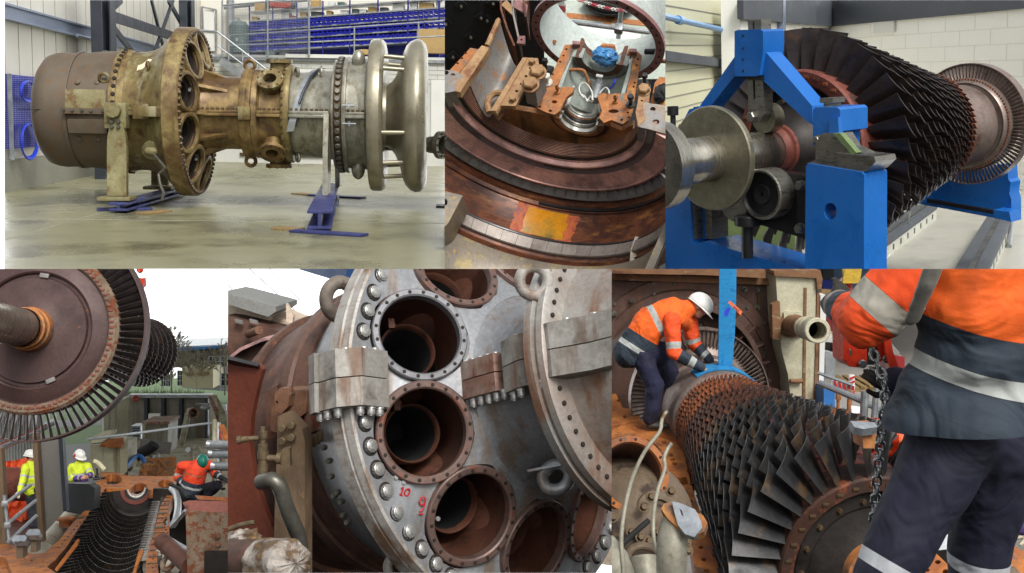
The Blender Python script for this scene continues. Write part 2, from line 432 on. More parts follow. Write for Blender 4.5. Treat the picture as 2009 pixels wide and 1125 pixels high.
grunge('block_white', ['b9bab4', 'c6c7c0'], s=.8, rough=.7, bump=.05, fine=.05)
grunge('white_paint', ['d2d2cc', 'dcdcd6'], s=1, rough=.5, bump=.02, fine=.03)
grunge('cardboard', ['a58a5a', 'b39663'], s=2, rough=.85, bump=.05)
grunge('clutter_dark', ['3a3c3e', '55585a'], s=3, rough=.6)
grunge('clutter_red', ['8a2a1e', 'a03828'], s=3, rough=.5)
grunge('clutter_white', ['c2c2be', 'd2d2ce'], s=3, rough=.6)
grunge('tank_grey', ['4a5a58', '566664'], s=2, rough=.4)
grunge('hose_blue', ['2237b8', '2a44c4'], s=3, rough=.4, bump=0)
grunge('exhaust_shell', ['564c40', '675c4e', '5d5245'], s=1.2, spots='6e553c', spot_s=5, thr=.6, soft=.12, rough=.62, metal=.25, bump=.1, fine=.12)
grunge('golden_rust', ['857448', '6b5535', '968556', '77613c'], s=1.6, spots='5a452c', spot_s=3.5, thr=.57, soft=.12, rough=.5, metal=.2, bump=.15, streak='5d4326', streak_s=5)
grunge('green_cast', ['8b8458', '7a6a40', '6b5838'], s=1.7, spots='54402a', spot_s=4, thr=.57, soft=.1, rough=.5, metal=.35, bump=.15, streak='9a9474', streak_s=6)
grunge('neck_rust', ['80683f', '634a2e', '917a4c', '5a4430'], s=1.3, spots='4c3826', spot_s=3, thr=.58, soft=.12, rough=.45, metal=.3, bump=.12)
grunge('silver_cast', ['8f8d80', 'a3a194', '7d7a6c'], s=1.4, spots='6c6656', spot_s=4, thr=.6, soft=.12, rough=.42, metal=.55, bump=.08, streak='77725f', streak_s=5)
grunge('bell_steel', ['938d78', 'a29c88', '857e69'], s=1.1, spots='6b6350', spot_s=3, thr=.63, soft=.12, rough=.38, metal=.6, bump=.05, fine=.1)
grunge('can_dark', ['3a2c1e', '2e2318', '463524'], s=4, rough=.7, metal=.1, bump=.1)  # dark rust, deepened for the shade inside the can openings
grunge('dark_hole', ['1d1712', '2a211a'], s=3, rough=.8)  # near-black discs and linings stand for the shade inside holes
grunge('bolt_brown', ['4a3a28', '5c4a32'], s=6, rough=.55, metal=.4)
grunge('bolt_silver', ['5c5a50', '74716a'], s=6, rough=.45, metal=.6)
grunge('leg_green', ['8d8a66', '7c7450', '99956f'], s=2, spots='6a4f2e', spot_s=4.5, thr=.58, soft=.07, rough=.6, metal=.15, bump=.12)
grunge('paper', ['d8cdb0', 'e0d6bc'], s=3, rough=.9, bump=.05)
grunge('ring_rose', ['c4968c', 'd8a89c', 'a88480', 'cc9a90'], s=2.2, stretch=(1, 2.5, 1), spots='7c686a', spot_s=3, thr=.58, soft=.1, rough=.38, metal=.3, bump=.12, bs=50)  # lightened against the teeth, painting the shading of a hollow ring
grunge('ring_slate', ['5a5056', '6a5e64', '4c4448'], s=2.2, stretch=(1, 2.5, 1), spots='80665e', spot_s=4, thr=.62, soft=.1, rough=.45, metal=.3, bump=.1)
grunge('ring_teeth', ['7e5e56', '94705f', '6a5450'], s=3, spots='e0a860', spot_s=1.3, thr=.66, soft=.1, rough=.5, metal=.3, bump=.1)  # darkened against the lip so the colour shades the ring hollow
grunge('underside', ['686664', '7a7876', '565656'], s=3, spots='8c6e58', spot_s=6, thr=.62, rough=.7, metal=.2, bump=.12)
grunge('trough_brown', ['543428', '724630', '442c26', '8c5834'], s=2.4, stretch=(1, 3, 1), spots='a06c3c', spot_s=3, thr=.63, soft=.08, rough=.35, metal=.2, bump=.12)
grunge('grey_segments', ['7d746e', '8c837c', '70665f'], s=3, rough=.5, metal=.35, bump=.06)
grunge('speckled_plate', ['6e675d', '857c70', '978872'], s=1.5, spots='b08a4a', spot_s=22, thr=.62, soft=.03, rough=.45, metal=.35, bump=.08, streak='9a8a60')
grunge('tan_flange', ['a8865e', '94724e', 'b4946c'], s=2.5, spots='7c5034', spot_s=6, thr=.58, soft=.06, rough=.65, metal=.1, bump=.12)
grunge('orange_rust', ['b8783e', '9c6238', 'cc904e'], s=4, spots='7a5e4a', spot_s=7, thr=.55, soft=.06, rough=.7, metal=.1, bump=.15)
grunge('pedestal_paint', ['8c948c', '9aa29a', '7f8780'], s=1.5, spots='5e5648', spot_s=5, thr=.64, soft=.06, rough=.5, bump=.06, streak='6c6a5e', streak_s=8)
grunge('old_wall', ['a87246', 'c08452', '8a5e3c'], s=2, spots='d09a5a', spot_s=3, thr=.6, soft=.1, rough=.6, metal=.1, bump=.1, streak='7c583c', streak_s=5)
grunge('pale_inside', ['a7b0ac', 'b6beb9', '98a19d'], s=1.2, spots='7d7466', spot_s=4, thr=.66, soft=.06, rough=.6, bump=.05)
grunge('purple_rim', ['785452', '8a6260', '6a4a46'], s=3, spots='a07a6c', spot_s=6, thr=.62, rough=.6, metal=.15, bump=.12)
grunge('slate_plate', ['7a7a7a', '888480', '686868'], s=2, spots='a07250', spot_s=4, thr=.63, soft=.06, rough=.55, metal=.3, bump=.1, streak='90785e')
grunge('black_wall', ['16181a', '22262a'], s=2, spots='2e3032', spot_s=6, thr=.62, rough=.6, metal=.2, bump=.08)
grunge('bright_metal', ['c6c6c0', 'd6d6d0', 'acaca6'], s=5, spots='8a7a66', spot_s=9, thr=.66, rough=.28, metal=.3, bump=.04)
grunge('oily_orange', ['a86a10', 'b87a18', '8a6a1c'], s=3, spots='5a4a1c', spot_s=3, thr=.68, soft=.06, rough=.12, bump=.02)
grunge('red_crystal', ['7a2c2a', 'b0561e', '5c2238'], s=9, rough=.6, bump=.4, bs=60)
grunge('bag_blue', ['3a7cb4', '4a8cc4', '2c6aa4'], s=6, rough=.3, bump=.2, bs=25)
grunge('yard_slab', ['a3aca0', 'b2bab0'], s=1, spots='8c948a', spot_s=2, thr=.62, soft=.1, rough=.8, bump=.05)
grunge('rubber', ['141414', '1e1e1e'], s=6, rough=.8, bump=.15)
grunge('chain_red', ['a02838', 'c04a58'], s=1, bump=0)
grunge('sign_red', ['b01c20'], rough=.4, bump=0); grunge('sign_white', ['d8d8d8'], rough=.4, bump=0)
grunge('cream_panel', ['c9c7a6', 'd2d0b2'], s=.7, rough=.55, bump=.03, fine=.04)
grunge('block_cream', ['f0efe6', 'f4f3ec'], s=.9, rough=.7, bump=.06, fine=.04)
grunge('band_grey', ['3d424a', '484d54'], s=1, rough=.6, bump=.03)
grunge('pale_floor', ['95938a', 'a5a398', '9d9b90'], s=.8, spots='86847b', spot_s=1.5, thr=.6, soft=.12, rough=.4, bump=.03, fine=.06)
grunge('stand_blue', ['1a5fae', '2069ba', '1c62b2'], s=2, spots='6d7f96', spot_s=26, thr=.71, soft=.02, rough=.34, bump=.06, fine=.07, rvar=.2)
grunge('bare_steel', ['77756c', '8d8b82', '6c6a62'], s=4, stretch=(1, 1, 4), spots='55524a', spot_s=9, thr=.62, rough=.35, metal=.75, bump=.05)
grunge('shaft_steel', ['a39f90', 'b5b1a4', '8e8a7c'], s=3, stretch=(6, 1, 1), spots='7a6047', spot_s=6, thr=.64, soft=.08, rough=.24, metal=.9, bump=.04, rvar=.08)
grunge('collar_steel', ['8f8a74', '9f9a86', '7f7a66'], s=3, rough=.36, metal=.8, bump=.05)
grunge('blade_dark', ['3a3536', '4e4644', '2b2727'], s=3, spots='66503f', spot_s=6, thr=.62, soft=.1, rough=.36, metal=.55, bump=.12)
grunge('blade_rusty', ['33231d', '472c20', '2a201c'], s=4, spots='7a4026', spot_s=9, thr=.58, soft=.06, rough=.6, metal=.2, bump=.15)
grunge('blade_orange', ['6e3c22', '854a2a', '55301e'], s=6, spots='3a2820', spot_s=10, thr=.56, soft=.06, rough=.7, metal=.15, bump=.2)
grunge('rim_red', ['6e3a30', '7d463a', '5a322a'], s=3, spots='4a302c', spot_s=6, thr=.6, rough=.6, metal=.2, bump=.12)
grunge('disc_dark', ['24211f', '35302d', '1c1918'], s=3, spots='553a2c', spot_s=5, thr=.63, rough=.5, metal=.4, bump=.12)
grunge('wheel_grey', ['7d6e66', '8f8078', '6e6058'], s=2, spots='6a4a3c', spot_s=5, thr=.62, soft=.1, rough=.45, metal=.5, bump=.08)
grunge('black_paint', ['17181a', '222326'], s=3, spots='3a3a3a', spot_s=8, thr=.68, rough=.4, bump=.06)
grunge('rail_white', ['b8b8ac', 'c6c6ba'], s=2, rough=.6, bump=.04)
grunge('green_machine', ['66794e', '6f8455'], s=2, rough=.5)
grunge('pipe_paleblue', ['5f8fc0', '6a9acb'], s=2, rough=.4)
grunge('enclosure_grey', ['6c6a5c', '7d7b6c', '5e5c50'], s=.7, spots='4e483c', spot_s=1.6, thr=.62, soft=.12, rough=.6, bump=.05, streak='55503f', streak_s=2)
grunge('cream_box', ['8f8c74', '9d9a82', '7d7a64'], s=1, spots='6a5c42', spot_s=2, thr=.62, soft=.1, rough=.6, bump=.06, streak='6f6850', streak_s=3)
grunge('brick_grey', ['6c6258', '786e64'], s=2, rough=.8); grunge('roof_blue', ['2f74b0', '3a80bc'], s=1, rough=.5); grunge('cream_render', ['b0a888', 'bcb494'], s=1, rough=.7)
grunge('win_frame', ['c0c4c8'], rough=.5, bump=0); grunge('bark', ['6c6454', '7c7464'], s=8, rough=.9, bump=.3); grunge('twig', ['857e6c', '968f7c'], s=5, rough=.9, bump=0)
grunge('grass', ['3c5426', '4c6630', '34481f'], s=5, rough=.95, bump=.2); grunge('asphalt', ['5c5c5c', '686868'], s=2, rough=.9)
grunge('corrugated', ['a3a5a2', 'b0b2ae'], s=2, rough=.6, metal=.0, bump=.05); grunge('lagging', ['8f9496', 'a2a6a8'], s=6, rough=.4, metal=.4, bump=.3, bs=18)
grunge('vane_dark', ['2a2826', '35312c', '201e1d'], s=6, spots='5a4630', spot_s=8, thr=.63, rough=.5, metal=.3, bump=.1)
grunge('disc_purple', ['43302e', '4e3936', '372828'], s=1.5, spots='7a4a2c', spot_s=14, thr=.66, soft=.03, rough=.55, metal=.2, bump=.1)
grunge('rust_rough', ['6c5c4c', '7d6c5a', '54402f'], s=3, spots='6e3a20', spot_s=12, thr=.54, soft=.05, rough=.8, bump=.35)
grunge('pale_tank', ['9a9482', 'aaa492'], s=1.6, spots='7a6040', spot_s=3, thr=.64, soft=.08, rough=.5, bump=.06)
grunge('trouser_dark', ['1a1c24', '22242e'], s=5, rough=.9, bump=.15); grunge('shirt_navy', ['1a2040', '222a4e'], s=5, rough=.9)
grunge('ear_red', ['a82c18'], rough=.4, bump=0)
banded('jacket_orange', 'band', [(0, NAVY), (.1, SIL), (.18, NAVY), (.34, 'd8401c'), (.6, '9a6a50'), (.64, 'd8401c')])
grunge('silver_face', ['83858a', '999b9e', '8b8d90', 'a5a6a8'], s=1.3, spots='6f625a', spot_s=4, thr=.7, soft=.08, rough=.42, metal=.45, bump=.07, streak='86786c', streak_s=6)
grunge('stained_neck', ['9a9894', '988a80', 'a5a29c', 'b2afa9'], s=1.1, spots='86604c', spot_s=2.2, thr=.69, soft=.12, rough=.42, metal=.4, bump=.08, streak='8c6a56', streak_s=5)
grunge('joint_cast', ['a09d96', '8b8780', 'b0ada6'], s=2.4, spots='55504a', spot_s=3, thr=.6, soft=.1, rough=.5, metal=.35, bump=.12, streak='6f5a4c', streak_s=7)
grunge('joint_rust', ['8b7a70', '7a5a4c', '9a8d84'], s=3, spots='64382a', spot_s=5, thr=.57, soft=.08, rough=.55, metal=.25, bump=.15, streak='6a3a2a', streak_s=9)
grunge('port_rim', ['5a4a46', '6e5850', '4e4040'], s=4, spots='7c4a38', spot_s=7, thr=.6, soft=.08, rough=.5, metal=.3, bump=.12)
grunge('port_rim_grey', ['6a6a6e', '77777a', '5a5a5e'], s=3, spots='6c4c40', spot_s=6, thr=.66, rough=.45, metal=.4, bump=.08)
grunge('port_inside', ['4e2c1e', '5c3626', '3c2218'], s=3, spots='28160f', spot_s=5, thr=.63, soft=.08, rough=.7, bump=.12)
grunge('tan_flange_edge', ['97918a', 'aeaaa4', '87807a'], s=1.7, stretch=(1, 1, 2), spots='6f5644', spot_s=4, thr=.6, soft=.1, rough=.55, metal=.2, bump=.1, streak='7a604c')
grunge('rust_barrel', ['533a30', '634639', '443029', '5c4238'], s=1.8, spots='7d5038', spot_s=4, thr=.62, soft=.08, rough=.65, metal=.15, bump=.12)
grunge('rust_lug', ['6c4a36', '7d5a44', '583a2a'], s=4, spots='452c20', spot_s=8, thr=.6, rough=.7, metal=.1, bump=.2)
grunge('rust_lug2', ['6f655c', '80766c', '5e544c'], s=4, spots='5a4234', spot_s=6, thr=.6, rough=.6, metal=.3, bump=.15)
grunge('red_plate', ['57281a', '643020', '452018'], s=1.6, spots='8a8078', spot_s=1.6, thr=.68, soft=.1, rough=.6, bump=.12)
grunge('old_valve', ['5a4c38', '6c5c44', '463a2c'], s=5, rough=.6, metal=.35, bump=.2)
grunge('void_black', ['08080a', '0e0e10'], s=2, rough=.9, bump=0)  # black colour standing for shade in liners, bores and depths
grunge('beige_tank', ['c2b09a', 'cdbca6', 'b49e88'], s=1, spots='8a7460', spot_s=4, thr=.66, rough=.7, bump=.06)
grunge('roof_grey', ['6f706e', '82837f'], s=2, rough=.8, bump=.1)
grunge('pale_shell', ['cdb8a4', 'd6c4b2'], s=2, rough=.7)
grunge('crane_blue', ['1c3a66', '22446f'], s=2, rough=.4, bump=.03)
grunge('red_mark', ['b01820'], bump=0, rough=.6)
grunge('rag_cloth', ['8e8780', 'a39c94', '5c4834', '8a6e48'], s=6, spots='3a2a1e', spot_s=4, thr=.57, soft=.08, rough=.9, bump=.4)
grunge('weathered_post', ['5e4c3a', '6f5a44', '463a2e'], s=2, stretch=(2, 2, .4), spots='7a6248', spot_s=4, thr=.62, rough=.8, bump=.25)
grunge('bolt_bright', ['a3a29e', 'b4b3af', '8e8c88'], s=8, rough=.35, metal=.6, bump=.05)
grunge('casing_orange', ['9c5a24', '84481f', 'b06c30', '6f4024'], s=2.5, spots='54443a', spot_s=4, thr=.6, soft=.07, rough=.7, metal=.1, bump=.15)
grunge('wall_rust', ['4c3a32', '5a443c', '3e302a'], s=1.4, spots='6c4c3a', spot_s=3, thr=.62, soft=.1, rough=.65, metal=.2, bump=.1, streak='54382a')
grunge('ledge_rust', ['6a4630', '7d5a3c', '543624'], s=2.5, stretch=(1, 1, 3), spots='8e8064', spot_s=4, thr=.6, rough=.75, bump=.15)
grunge('cream_steel', ['a8a48c', 'b8b49c', '989478'], s=1.3, spots='8a5f34', spot_s=4, thr=.64, soft=.05, rough=.55, bump=.08, streak='9a7a44', streak_s=5)
grunge('blade_grey', ['29282a', '343435', '1f1f21'], s=4, spots='5c4a36', spot_s=5, thr=.58, soft=.08, rough=.42, metal=.45, bump=.1)
grunge('sling_blue', ['1372a8', '1a80b8', '0f659a'], s=8, stretch=(1, 1, 3), rough=.8, bump=.25, bs=90)
grunge('sling_yellow', ['a88c28', 'c0a238'], s=8, rough=.8, bump=.25)
grunge('hoist_red', ['b8301a', 'c63a1e'], s=3, spots='8a2414', spot_s=8, thr=.68, rough=.35, bump=.03)
grunge('hook_pink', ['c24a3c', 'cc5848'], s=4, rough=.5)
grunge('chain_steel', ['8a8f90', 'a0a4a4'], s=9, rough=.28, metal=.85, bump=.05)
grunge('grimy_cast', ['5c4e3e', '6c5c4a', '463a30'], s=3, spots='3a2e26', spot_s=5, thr=.6, rough=.7, metal=.1, bump=.2)
grunge('pipe_cream', ['8a8676', '9a9686', '767262'], s=3, spots='6a543a', spot_s=5, thr=.62, rough=.5, metal=.2, bump=.06)
grunge('duct_tape', ['8b9096', '9aa0a6'], s=5, rough=.35, metal=.3, bump=.2, bs=20)
grunge('pavement', ['8e8a84', '9c9892'], s=3, rough=.85, bump=.1)
grunge('bldg_blue', ['54789a', '6486a8'], s=1, rough=.5, bump=.02)
grunge('glass_dark', ['20303c', '2c3e4c'], s=1, rough=.1, bump=0)
grunge('truck_red', ['7a1a1c', '8c2224'], s=2, rough=.4)
grunge('plate_yellow', ['d0b020'], bump=0)
grunge('lime_blue', ['1c5c9c', '2468aa'], s=3, rough=.5)
grunge('tarp_orange', ['d0502c', 'dc6238', 'b84424'], s=3, rough=.6, bump=.3, bs=8)
grunge('mesh_grey', ['6a6862', '7a7872'], s=40, rough=.8, bump=.5, bs=120)
grunge('tag_orange', ['d86a3c'], s=4, rough=.7, bump=0); grunge('ink', ['1c1c20'], bump=0)
grunge('strip_grey', ['8f8d84', 'a09e96'], s=6, rough=.7, bump=.1)
grunge('sleeve_purple', ['3c2a5c', '48346c'], s=6, rough=.9, bump=.2)
grunge('overcast_sky', ['f0f4f8', 'fafcfe'], s=.02, rough=1, bump=0, fine=0, emit=('f4f7fa', .66))
# ------------------------------------------------ turbine blades, shared by the rotors
def blade_mesh(r0, r1, c0, c1, g0, g1, th=.012, camber=.1, root=True, lean=0.0, nr=5, tipcut=0.0):
    """one blade standing along +Y from radius r0 to r1; axial direction is X, tangential Z"""
    m = MB(); ns = 5
    def sec(t):
        r = r0+(r1-r0)*t; c = c0+(c1-c0)*t; g = rad(g0+(g1-g0)*t); up = []; lo = []
        for i in range(ns):
            s = i/(ns-1)-.5; h = camber*c*(1-4*s*s); k = th*(1-(2*s)**2*.85)*(1-.45*t)
            for q, lst in ((h+k/2, up), (h-k/2, lo)):
                lst.append(V((s*c*cos(g)-q*sin(g), r-(tipcut*(s+.5) if t > .99 else 0), s*c*sin(g)+q*cos(g)+lean*t)))
        return up+lo[::-1]
    n = 2*ns; vs = []
    for k in range(nr+1): vs += sec(k/nr)
    fs = [(k*n+i, k*n+(i+1) % n, k*n+n+(i+1) % n, k*n+n+i) for k in range(nr) for i in range(n)]
    fs += [(nr*n+i, nr*n+i+1, nr*n+n-2-i, nr*n+n-1-i) for i in range(ns-1)]
    return m.add(vs, fs)
def blade_rows(parent, rows, T, indiv=100, name='blade', skip=None):
    """rows = [(x, count, mesh builder, material, phase)]; the first blades are parts of their own, the rest one part"""
    left = indiv; rest = {}
    for x, n, mk, mat, ph in rows:
        src = mk(); proto = None
        for i in range(n):
            a = ph+2*pi*i/n
            if skip and skip(x, a): continue
            M = T @ Matrix.Translation((x, 0, 0)) @ Matrix.Rotation(a, 4, 'X') @ Matrix.Rotation(random.uniform(-.02, .02), 4, 'Y')
            if left > 0:
                if proto is None: proto = src.build(name, mat, parent, sm=50); o = proto
                else: o = bpy.data.objects.new(name, proto.data); COL.objects.link(o); o.parent = parent; P.objs.append(o)
                o.matrix_local = M; left -= 1
            else:
                rest.setdefault(mat, MB()); b = rest[mat]; b.T = M; b.add(src.v, src.f)
    for mat, b in rest.items(): b.build(name, mat, parent, sm=50, kind='stuff')

# ------------------------------------------------ people: one continuous body, clothes as parts
def melt(name, mat, parent, caps, vox, balls=(), smooth=6, wr=0.0, wf=9.0, attr=None, cut=None, **tags):
    """tapered limbs (p, q, rp, rq[, flatten]) and balls (c, r, scale, R) grown together into one skin"""
    m = MB()
    for c in caps:
        p, q, a, b = V(c[0]), V(c[1]), c[2], c[3]; fl = c[4] if len(c) > 4 else 1.0; up = V(c[5]) if len(c) > 5 else V((0, 0, 1))
        x, y, z = basis(q-p, up); L = (q-p).length; R = Matrix((x, y, z)).transposed()
        pr = [(-a*.98, .15*a), (-a*.85, .53*a), (-a*.5, .87*a), (0, a), (L*.33, a+(b-a)*.33), (L*.66, a+(b-a)*.66), (L, b), (L+b*.5, .87*b), (L+b*.85, .53*b), (L+b*.98, .15*b)]
        k = 18; vs = []
        for h, r in pr: vs += [p+R @ V((r*cos(2*pi*i/k), r*fl*sin(2*pi*i/k), h)) for i in range(k)]
        m.add(vs, [(j*k+i, j*k+(i+1) % k, j*k+k+(i+1) % k, j*k+k+i) for j in range(len(pr)-1) for i in range(k)]+[tuple(range(k-1, -1, -1)), tuple(range(len(vs)-k, len(vs)))])
    for c in balls: m.ball(c[0], c[1], c[2] if len(c) > 2 else (1, 1, 1), c[3] if len(c) > 3 else None)
    me = bpy.data.meshes.new(name); me.from_pydata(m.v, [], m.f)
    t = bpy.data.objects.new('skin_source', me); COL.objects.link(t)
    r = t.modifiers.new('r', 'REMESH'); r.mode = 'VOXEL'; r.voxel_size = vox
    if smooth: s = t.modifiers.new('s', 'SMOOTH'); s.factor = .5; s.iterations = smooth
    dg = bpy.context.evaluated_depsgraph_get(); out = bpy.data.meshes.new_from_object(t.evaluated_get(dg)); bpy.data.objects.remove(t)
    out.name = name; out.materials.clear(); out.materials.append(MATS[mat])
    if wr:
        ns = [v.normal.copy() for v in out.vertices]
        for v, n in zip(out.vertices, ns):
            p = v.co*wf; v.co += n*wr*(mnoise.noise(p)+.5*abs(mnoise.noise(p*2.3))-.2)
    if cut:
        bm = bmesh.new(); bm.from_mesh(out); bmesh.ops.bisect_plane(bm, geom=bm.verts[:]+bm.edges[:]+bm.faces[:], plane_co=cut[0], plane_no=cut[1], clear_outer=True); bm.to_mesh(out); bm.free()
    if attr:
        for an, fn in attr.items():
            at = out.attributes.new(an, 'FLOAT', 'POINT'); at.data.foreach_set('value', [fn(v.co) for v in out.vertices])
    out.polygons.foreach_set('use_smooth', [True]*len(out.polygons))
    return link(name, out, parent, **tags)
def along(pts):
    """0..1 along a bent limb"""
    pts = [V(p) for p in pts]; L = [0]
    for a, b in zip(pts, pts[1:]): L.append(L[-1]+(b-a).length)
    def f(p):
        best = (1e9, 0)
        for i, (a, b) in enumerate(zip(pts, pts[1:])):
            d = b-a; t = max(-.6 if i == 0 else 0, min(1.6 if i == len(pts)-2 else 1, (p-a).dot(d)/d.length_squared)); e = (a+d*t-p).length
            if e < best[0]: best = (e, (L[i]+d.length*t)/L[-1])
        return best[1]
    return f
def hand(name, mat, parent, wrist, palm_end, back, curl=.5, sz=1.0, thumb=1):
    """five separate fingers on a palm; back = direction the back of the hand faces"""
    w, e = V(wrist), V(palm_end); d = (e-w).normalized(); b = V(back); b = (b-d*b.dot(d)).normalized(); s = d.cross(b)
    pl = .095*sz; kn = w+d*pl; caps = [(w-d*.02*sz, w+d*.03*sz, .03*sz, .034*sz, .75, b), (w+d*.03*sz, kn-d*.01*sz, .036*sz, .04*sz, .5, b)]
    for i, (off, L) in enumerate(((-.033, .068), (-.011, .08), (.011, .076), (.032, .058))):
        p = kn+s*off*sz; a = curl*(.55+.1*i); q = p
        for k in range(3):
            dd = (d*cos(a*(k+.6))-b*sin(a*(k+.6))).normalized(); r = q+dd*L*sz*(.45, .33, .26)[k]; caps.append((q, r, (.0115, .0105, .0095)[k]*sz, (.0105, .0095, .0085)[k]*sz)); q = r
    p = w+d*.035*sz-s*.034*sz*thumb; q = p+(d*.55-s*.6*thumb-b*.35).normalized()*.042*sz; r = q+(d*.85-s*.15*thumb-b*.4).normalized()*.034*sz
    caps += [(p, q, .0155*sz, .013*sz), (q, r, .012*sz, .0105*sz)]
    return melt(name, mat, parent, caps, .006*sz, smooth=2)
def head_parts(c, fwd, up, s=1.0):
    """caps and balls of a head of height .23 m: skull, jaw, nose, ears, brow"""
    f = V(fwd).normalized(); u = V(up); u = (u-f*u.dot(f)).normalized(); r = f.cross(u); R = Matrix((r, f, u)).transposed(); c = V(c)
    P_ = lambda x, y, z: c+(r*x+f*y+u*z)*s
    balls = [(P_(0, -.012, .03), .1*s, (.78, .96, .9), R), (P_(0, .03, -.045), .07*s, (.82, .85, .95), R), (P_(0, .062, -.085), .032*s, (1, .8, .7), R),
             (P_(0, .098, -.022), .017*s, (.9, 1.1, 1.2), R), (P_(0, .085, .02), .025*s, (2.2, .6, .5), R), (P_(.08, -.005, -.005), .028*s, (.4, .7, 1.1), R), (P_(-.08, -.005, -.005), .028*s, (.4, .7, 1.1), R), (P_(0, .088, -.062), .014*s, (1.8, .6, .5), R)]
    return balls, P_, R
def face_bits(parent, P_, R, s, skin_dark, hair):
    m = MB()
    for x in (-.032, .032):
        m2 = MB(); m2.ball(P_(x, .083, .004), .011*s, (1.2, .7, .7), R, 10, 6); m2.build('eye', 'eye_white', parent)
    for x in (-.032, .032): m2 = MB(); m2.ball(P_(x, .088, .022), .018*s, (1.2, .4, .28), R, 10, 6); m2.build('eyebrow', hair, parent)
def helmet(parent, P_, R, mat, s=1.0, peak=True, lift=0.0):
    m = MB(); o = P_(0, -.008, .035+lift)
    def dome(a, b):
        th = 2*pi*a; ph = b*pi*.53; k = 1+.02*cos(3*th)*0; ridge = .006*s*math.exp(-(cos(th)*sin(ph)/.16)**2)
        r = .132*s+ridge; return o+R @ V((r*.86*cos(th)*sin(ph), r*1.06*sin(th)*sin(ph), r*.94*cos(ph)-.006))
    m.grid(dome, 40, 16, True)
    def brim(a, b):
        th = 2*pi*a; e = .012+(.052*max(0, sin(th))**2.2 if peak else 0)+.006; r = .131*s; q = b
        return o+R @ V(((r*.86+e*q*s)*cos(th), (r*1.06+e*q*s)*sin(th), -.02*s-(.012*q+.018*q*max(0, sin(th)))*s))
    m.grid(brim, 40, 3, True)
    return m.build('helmet', mat, parent, sm=50)

# ================================================ set 1: turbine casing on beams in the workshop hall
P1 = Panel((9, 0, 873, 528), 672, 226, 0, 5.5, 0, 22, 1.95, 1.4); use(P1)

mb = MB(); mb.add([(-40, -14, 0), (30, -14, 0), (30, 60, 0), (-40, 60, 0)], [(0, 1, 2, 3)])
mb.build('floor', 'hall_floor', kind='structure')
for a_, b_ in (((-40, -3.2), (30, -3.2)), ((-40, 8.5), (30, 8.5)), ((-4.4, -14), (-4.4, 40)), ((3.2, -14), (3.2, 40))): m = MB(); m.bar((*a_, .002), (*b_, .002), .02, .004); m.build('floor_joint', 'skirt_concrete', kind='structure')
# left wall with its girts, rail and concrete foot
LW = WallF(P.g(9, 377), P.g(400, 303))
w = MB(); a, b = P.g(9, 377)-LW.t*6, P.g(400, 303)+LW.t*3
w.bar(V((a.x, a.y, 4.6))-LW.n*.1+V((0, 0, .65)), V((b.x, b.y, 4.6))-LW.n*.1+V((0, 0, .65)), .2, 9.0)
hw = thing('panel_wall', 'white insulated panel wall with grey rails behind the left end of the brown casing', 'wall', (0, 0, 0)); w.build('cladding', 'hall_wall', hw)
m = MB()
L0 = (b-a).length
for i in range(int(L0/.9)): q = a+LW.t*(.9*i); m.bar(V((q.x, q.y, .8))+LW.n*.004, V((q.x, q.y, 9.6))+LW.n*.004, .02, .01, up=LW.n)
m.build('panel_seam', 'skirt_concrete', hw)
m = MB(); m.bar(V((a.x, a.y, .37))-LW.n*.02, V((b.x, b.y, .37))-LW.n*.02, .24, .74); m.build('foot_wall', 'skirt_concrete', hw)
m = MB(); p = LW(9, 30); q = LW(205, 72)
z = (p.z+q.z)/2
for dz, h in ((.16, .05), (-.16, .05), (0, .32)): m.bar(V((a.x, a.y, z+dz))+LW.n*.12, V((b.x, b.y, z+dz))+LW.n*.12, .2 if dz else .05, h)
m.build('wall_rail', 'girt', hw)
m = MB(); m.tube([LW(150, 70, .22), LW(190, 79, .22), LW(198, 84, .3), LW(226, 82, .5)], .05); m.build('wall_pipe', 'girt', hw)
# steel columns and bracing
def hcol(u0, u1, vb, off, lab):
    t = thing('steel_column', lab, 'column', LW((u0+u1)/2, vb, off)*1)
    t0 = LW((u0+u1)/2, 226, off); wd = (LW(u1, 226, off)-LW(u0, 226, off)).length
    t.matrix_world = P.M @ Matrix.Translation(V((t0.x, t0.y, 0)))
    m = MB(); R = LW.R()
    k = wd*.36
    for s in (-1, 1): m.box(R @ V((s*k/1.0, 0, 5)), (.05, .3, 10), R)
    m.box(V((0, 0, 5)), (2*k, .05, 10), R); m.build('column_web', 'dark_steel', t)
    m = MB(); m.box(R @ V((k*.5, -.17, 5)), (k*.9, .04, 10), R); m.build('column_flange', 'dark_steel', t)
    return t
hcol(189, 225, 110, .75, 'dark steel column rising from behind the brown exhaust shell')
hcol(360, 379, 60, .75, 'dark steel column rising from behind the tall bolted flange')
for (pa, pb, wd, lab) in (((225, 34), (362, 79), .32, 'dark steel crossbeam sloping between the two columns'), ((297, 0), (324, 108), .13, 'thin dark brace crossing another one, leaning left at the top'), ((340, 0), (304, 100), .13, 'thin dark brace crossing another one, leaning right at the top'),
        ((225, 58), (262, 106), .2, 'short dark brace under the crossbeam beside the left column'), ((225, 12), (238, 0), .2, 'short dark brace at the top beside the left column'), ((330, 0), (364, 62), .2, 'dark brace running down to the right column')):
    m = MB(); m.bar(LW(*pa, .6), LW(*pb, .6), .08, wd); m.build('steel_brace', 'dark_steel', label=lab, cat='brace')
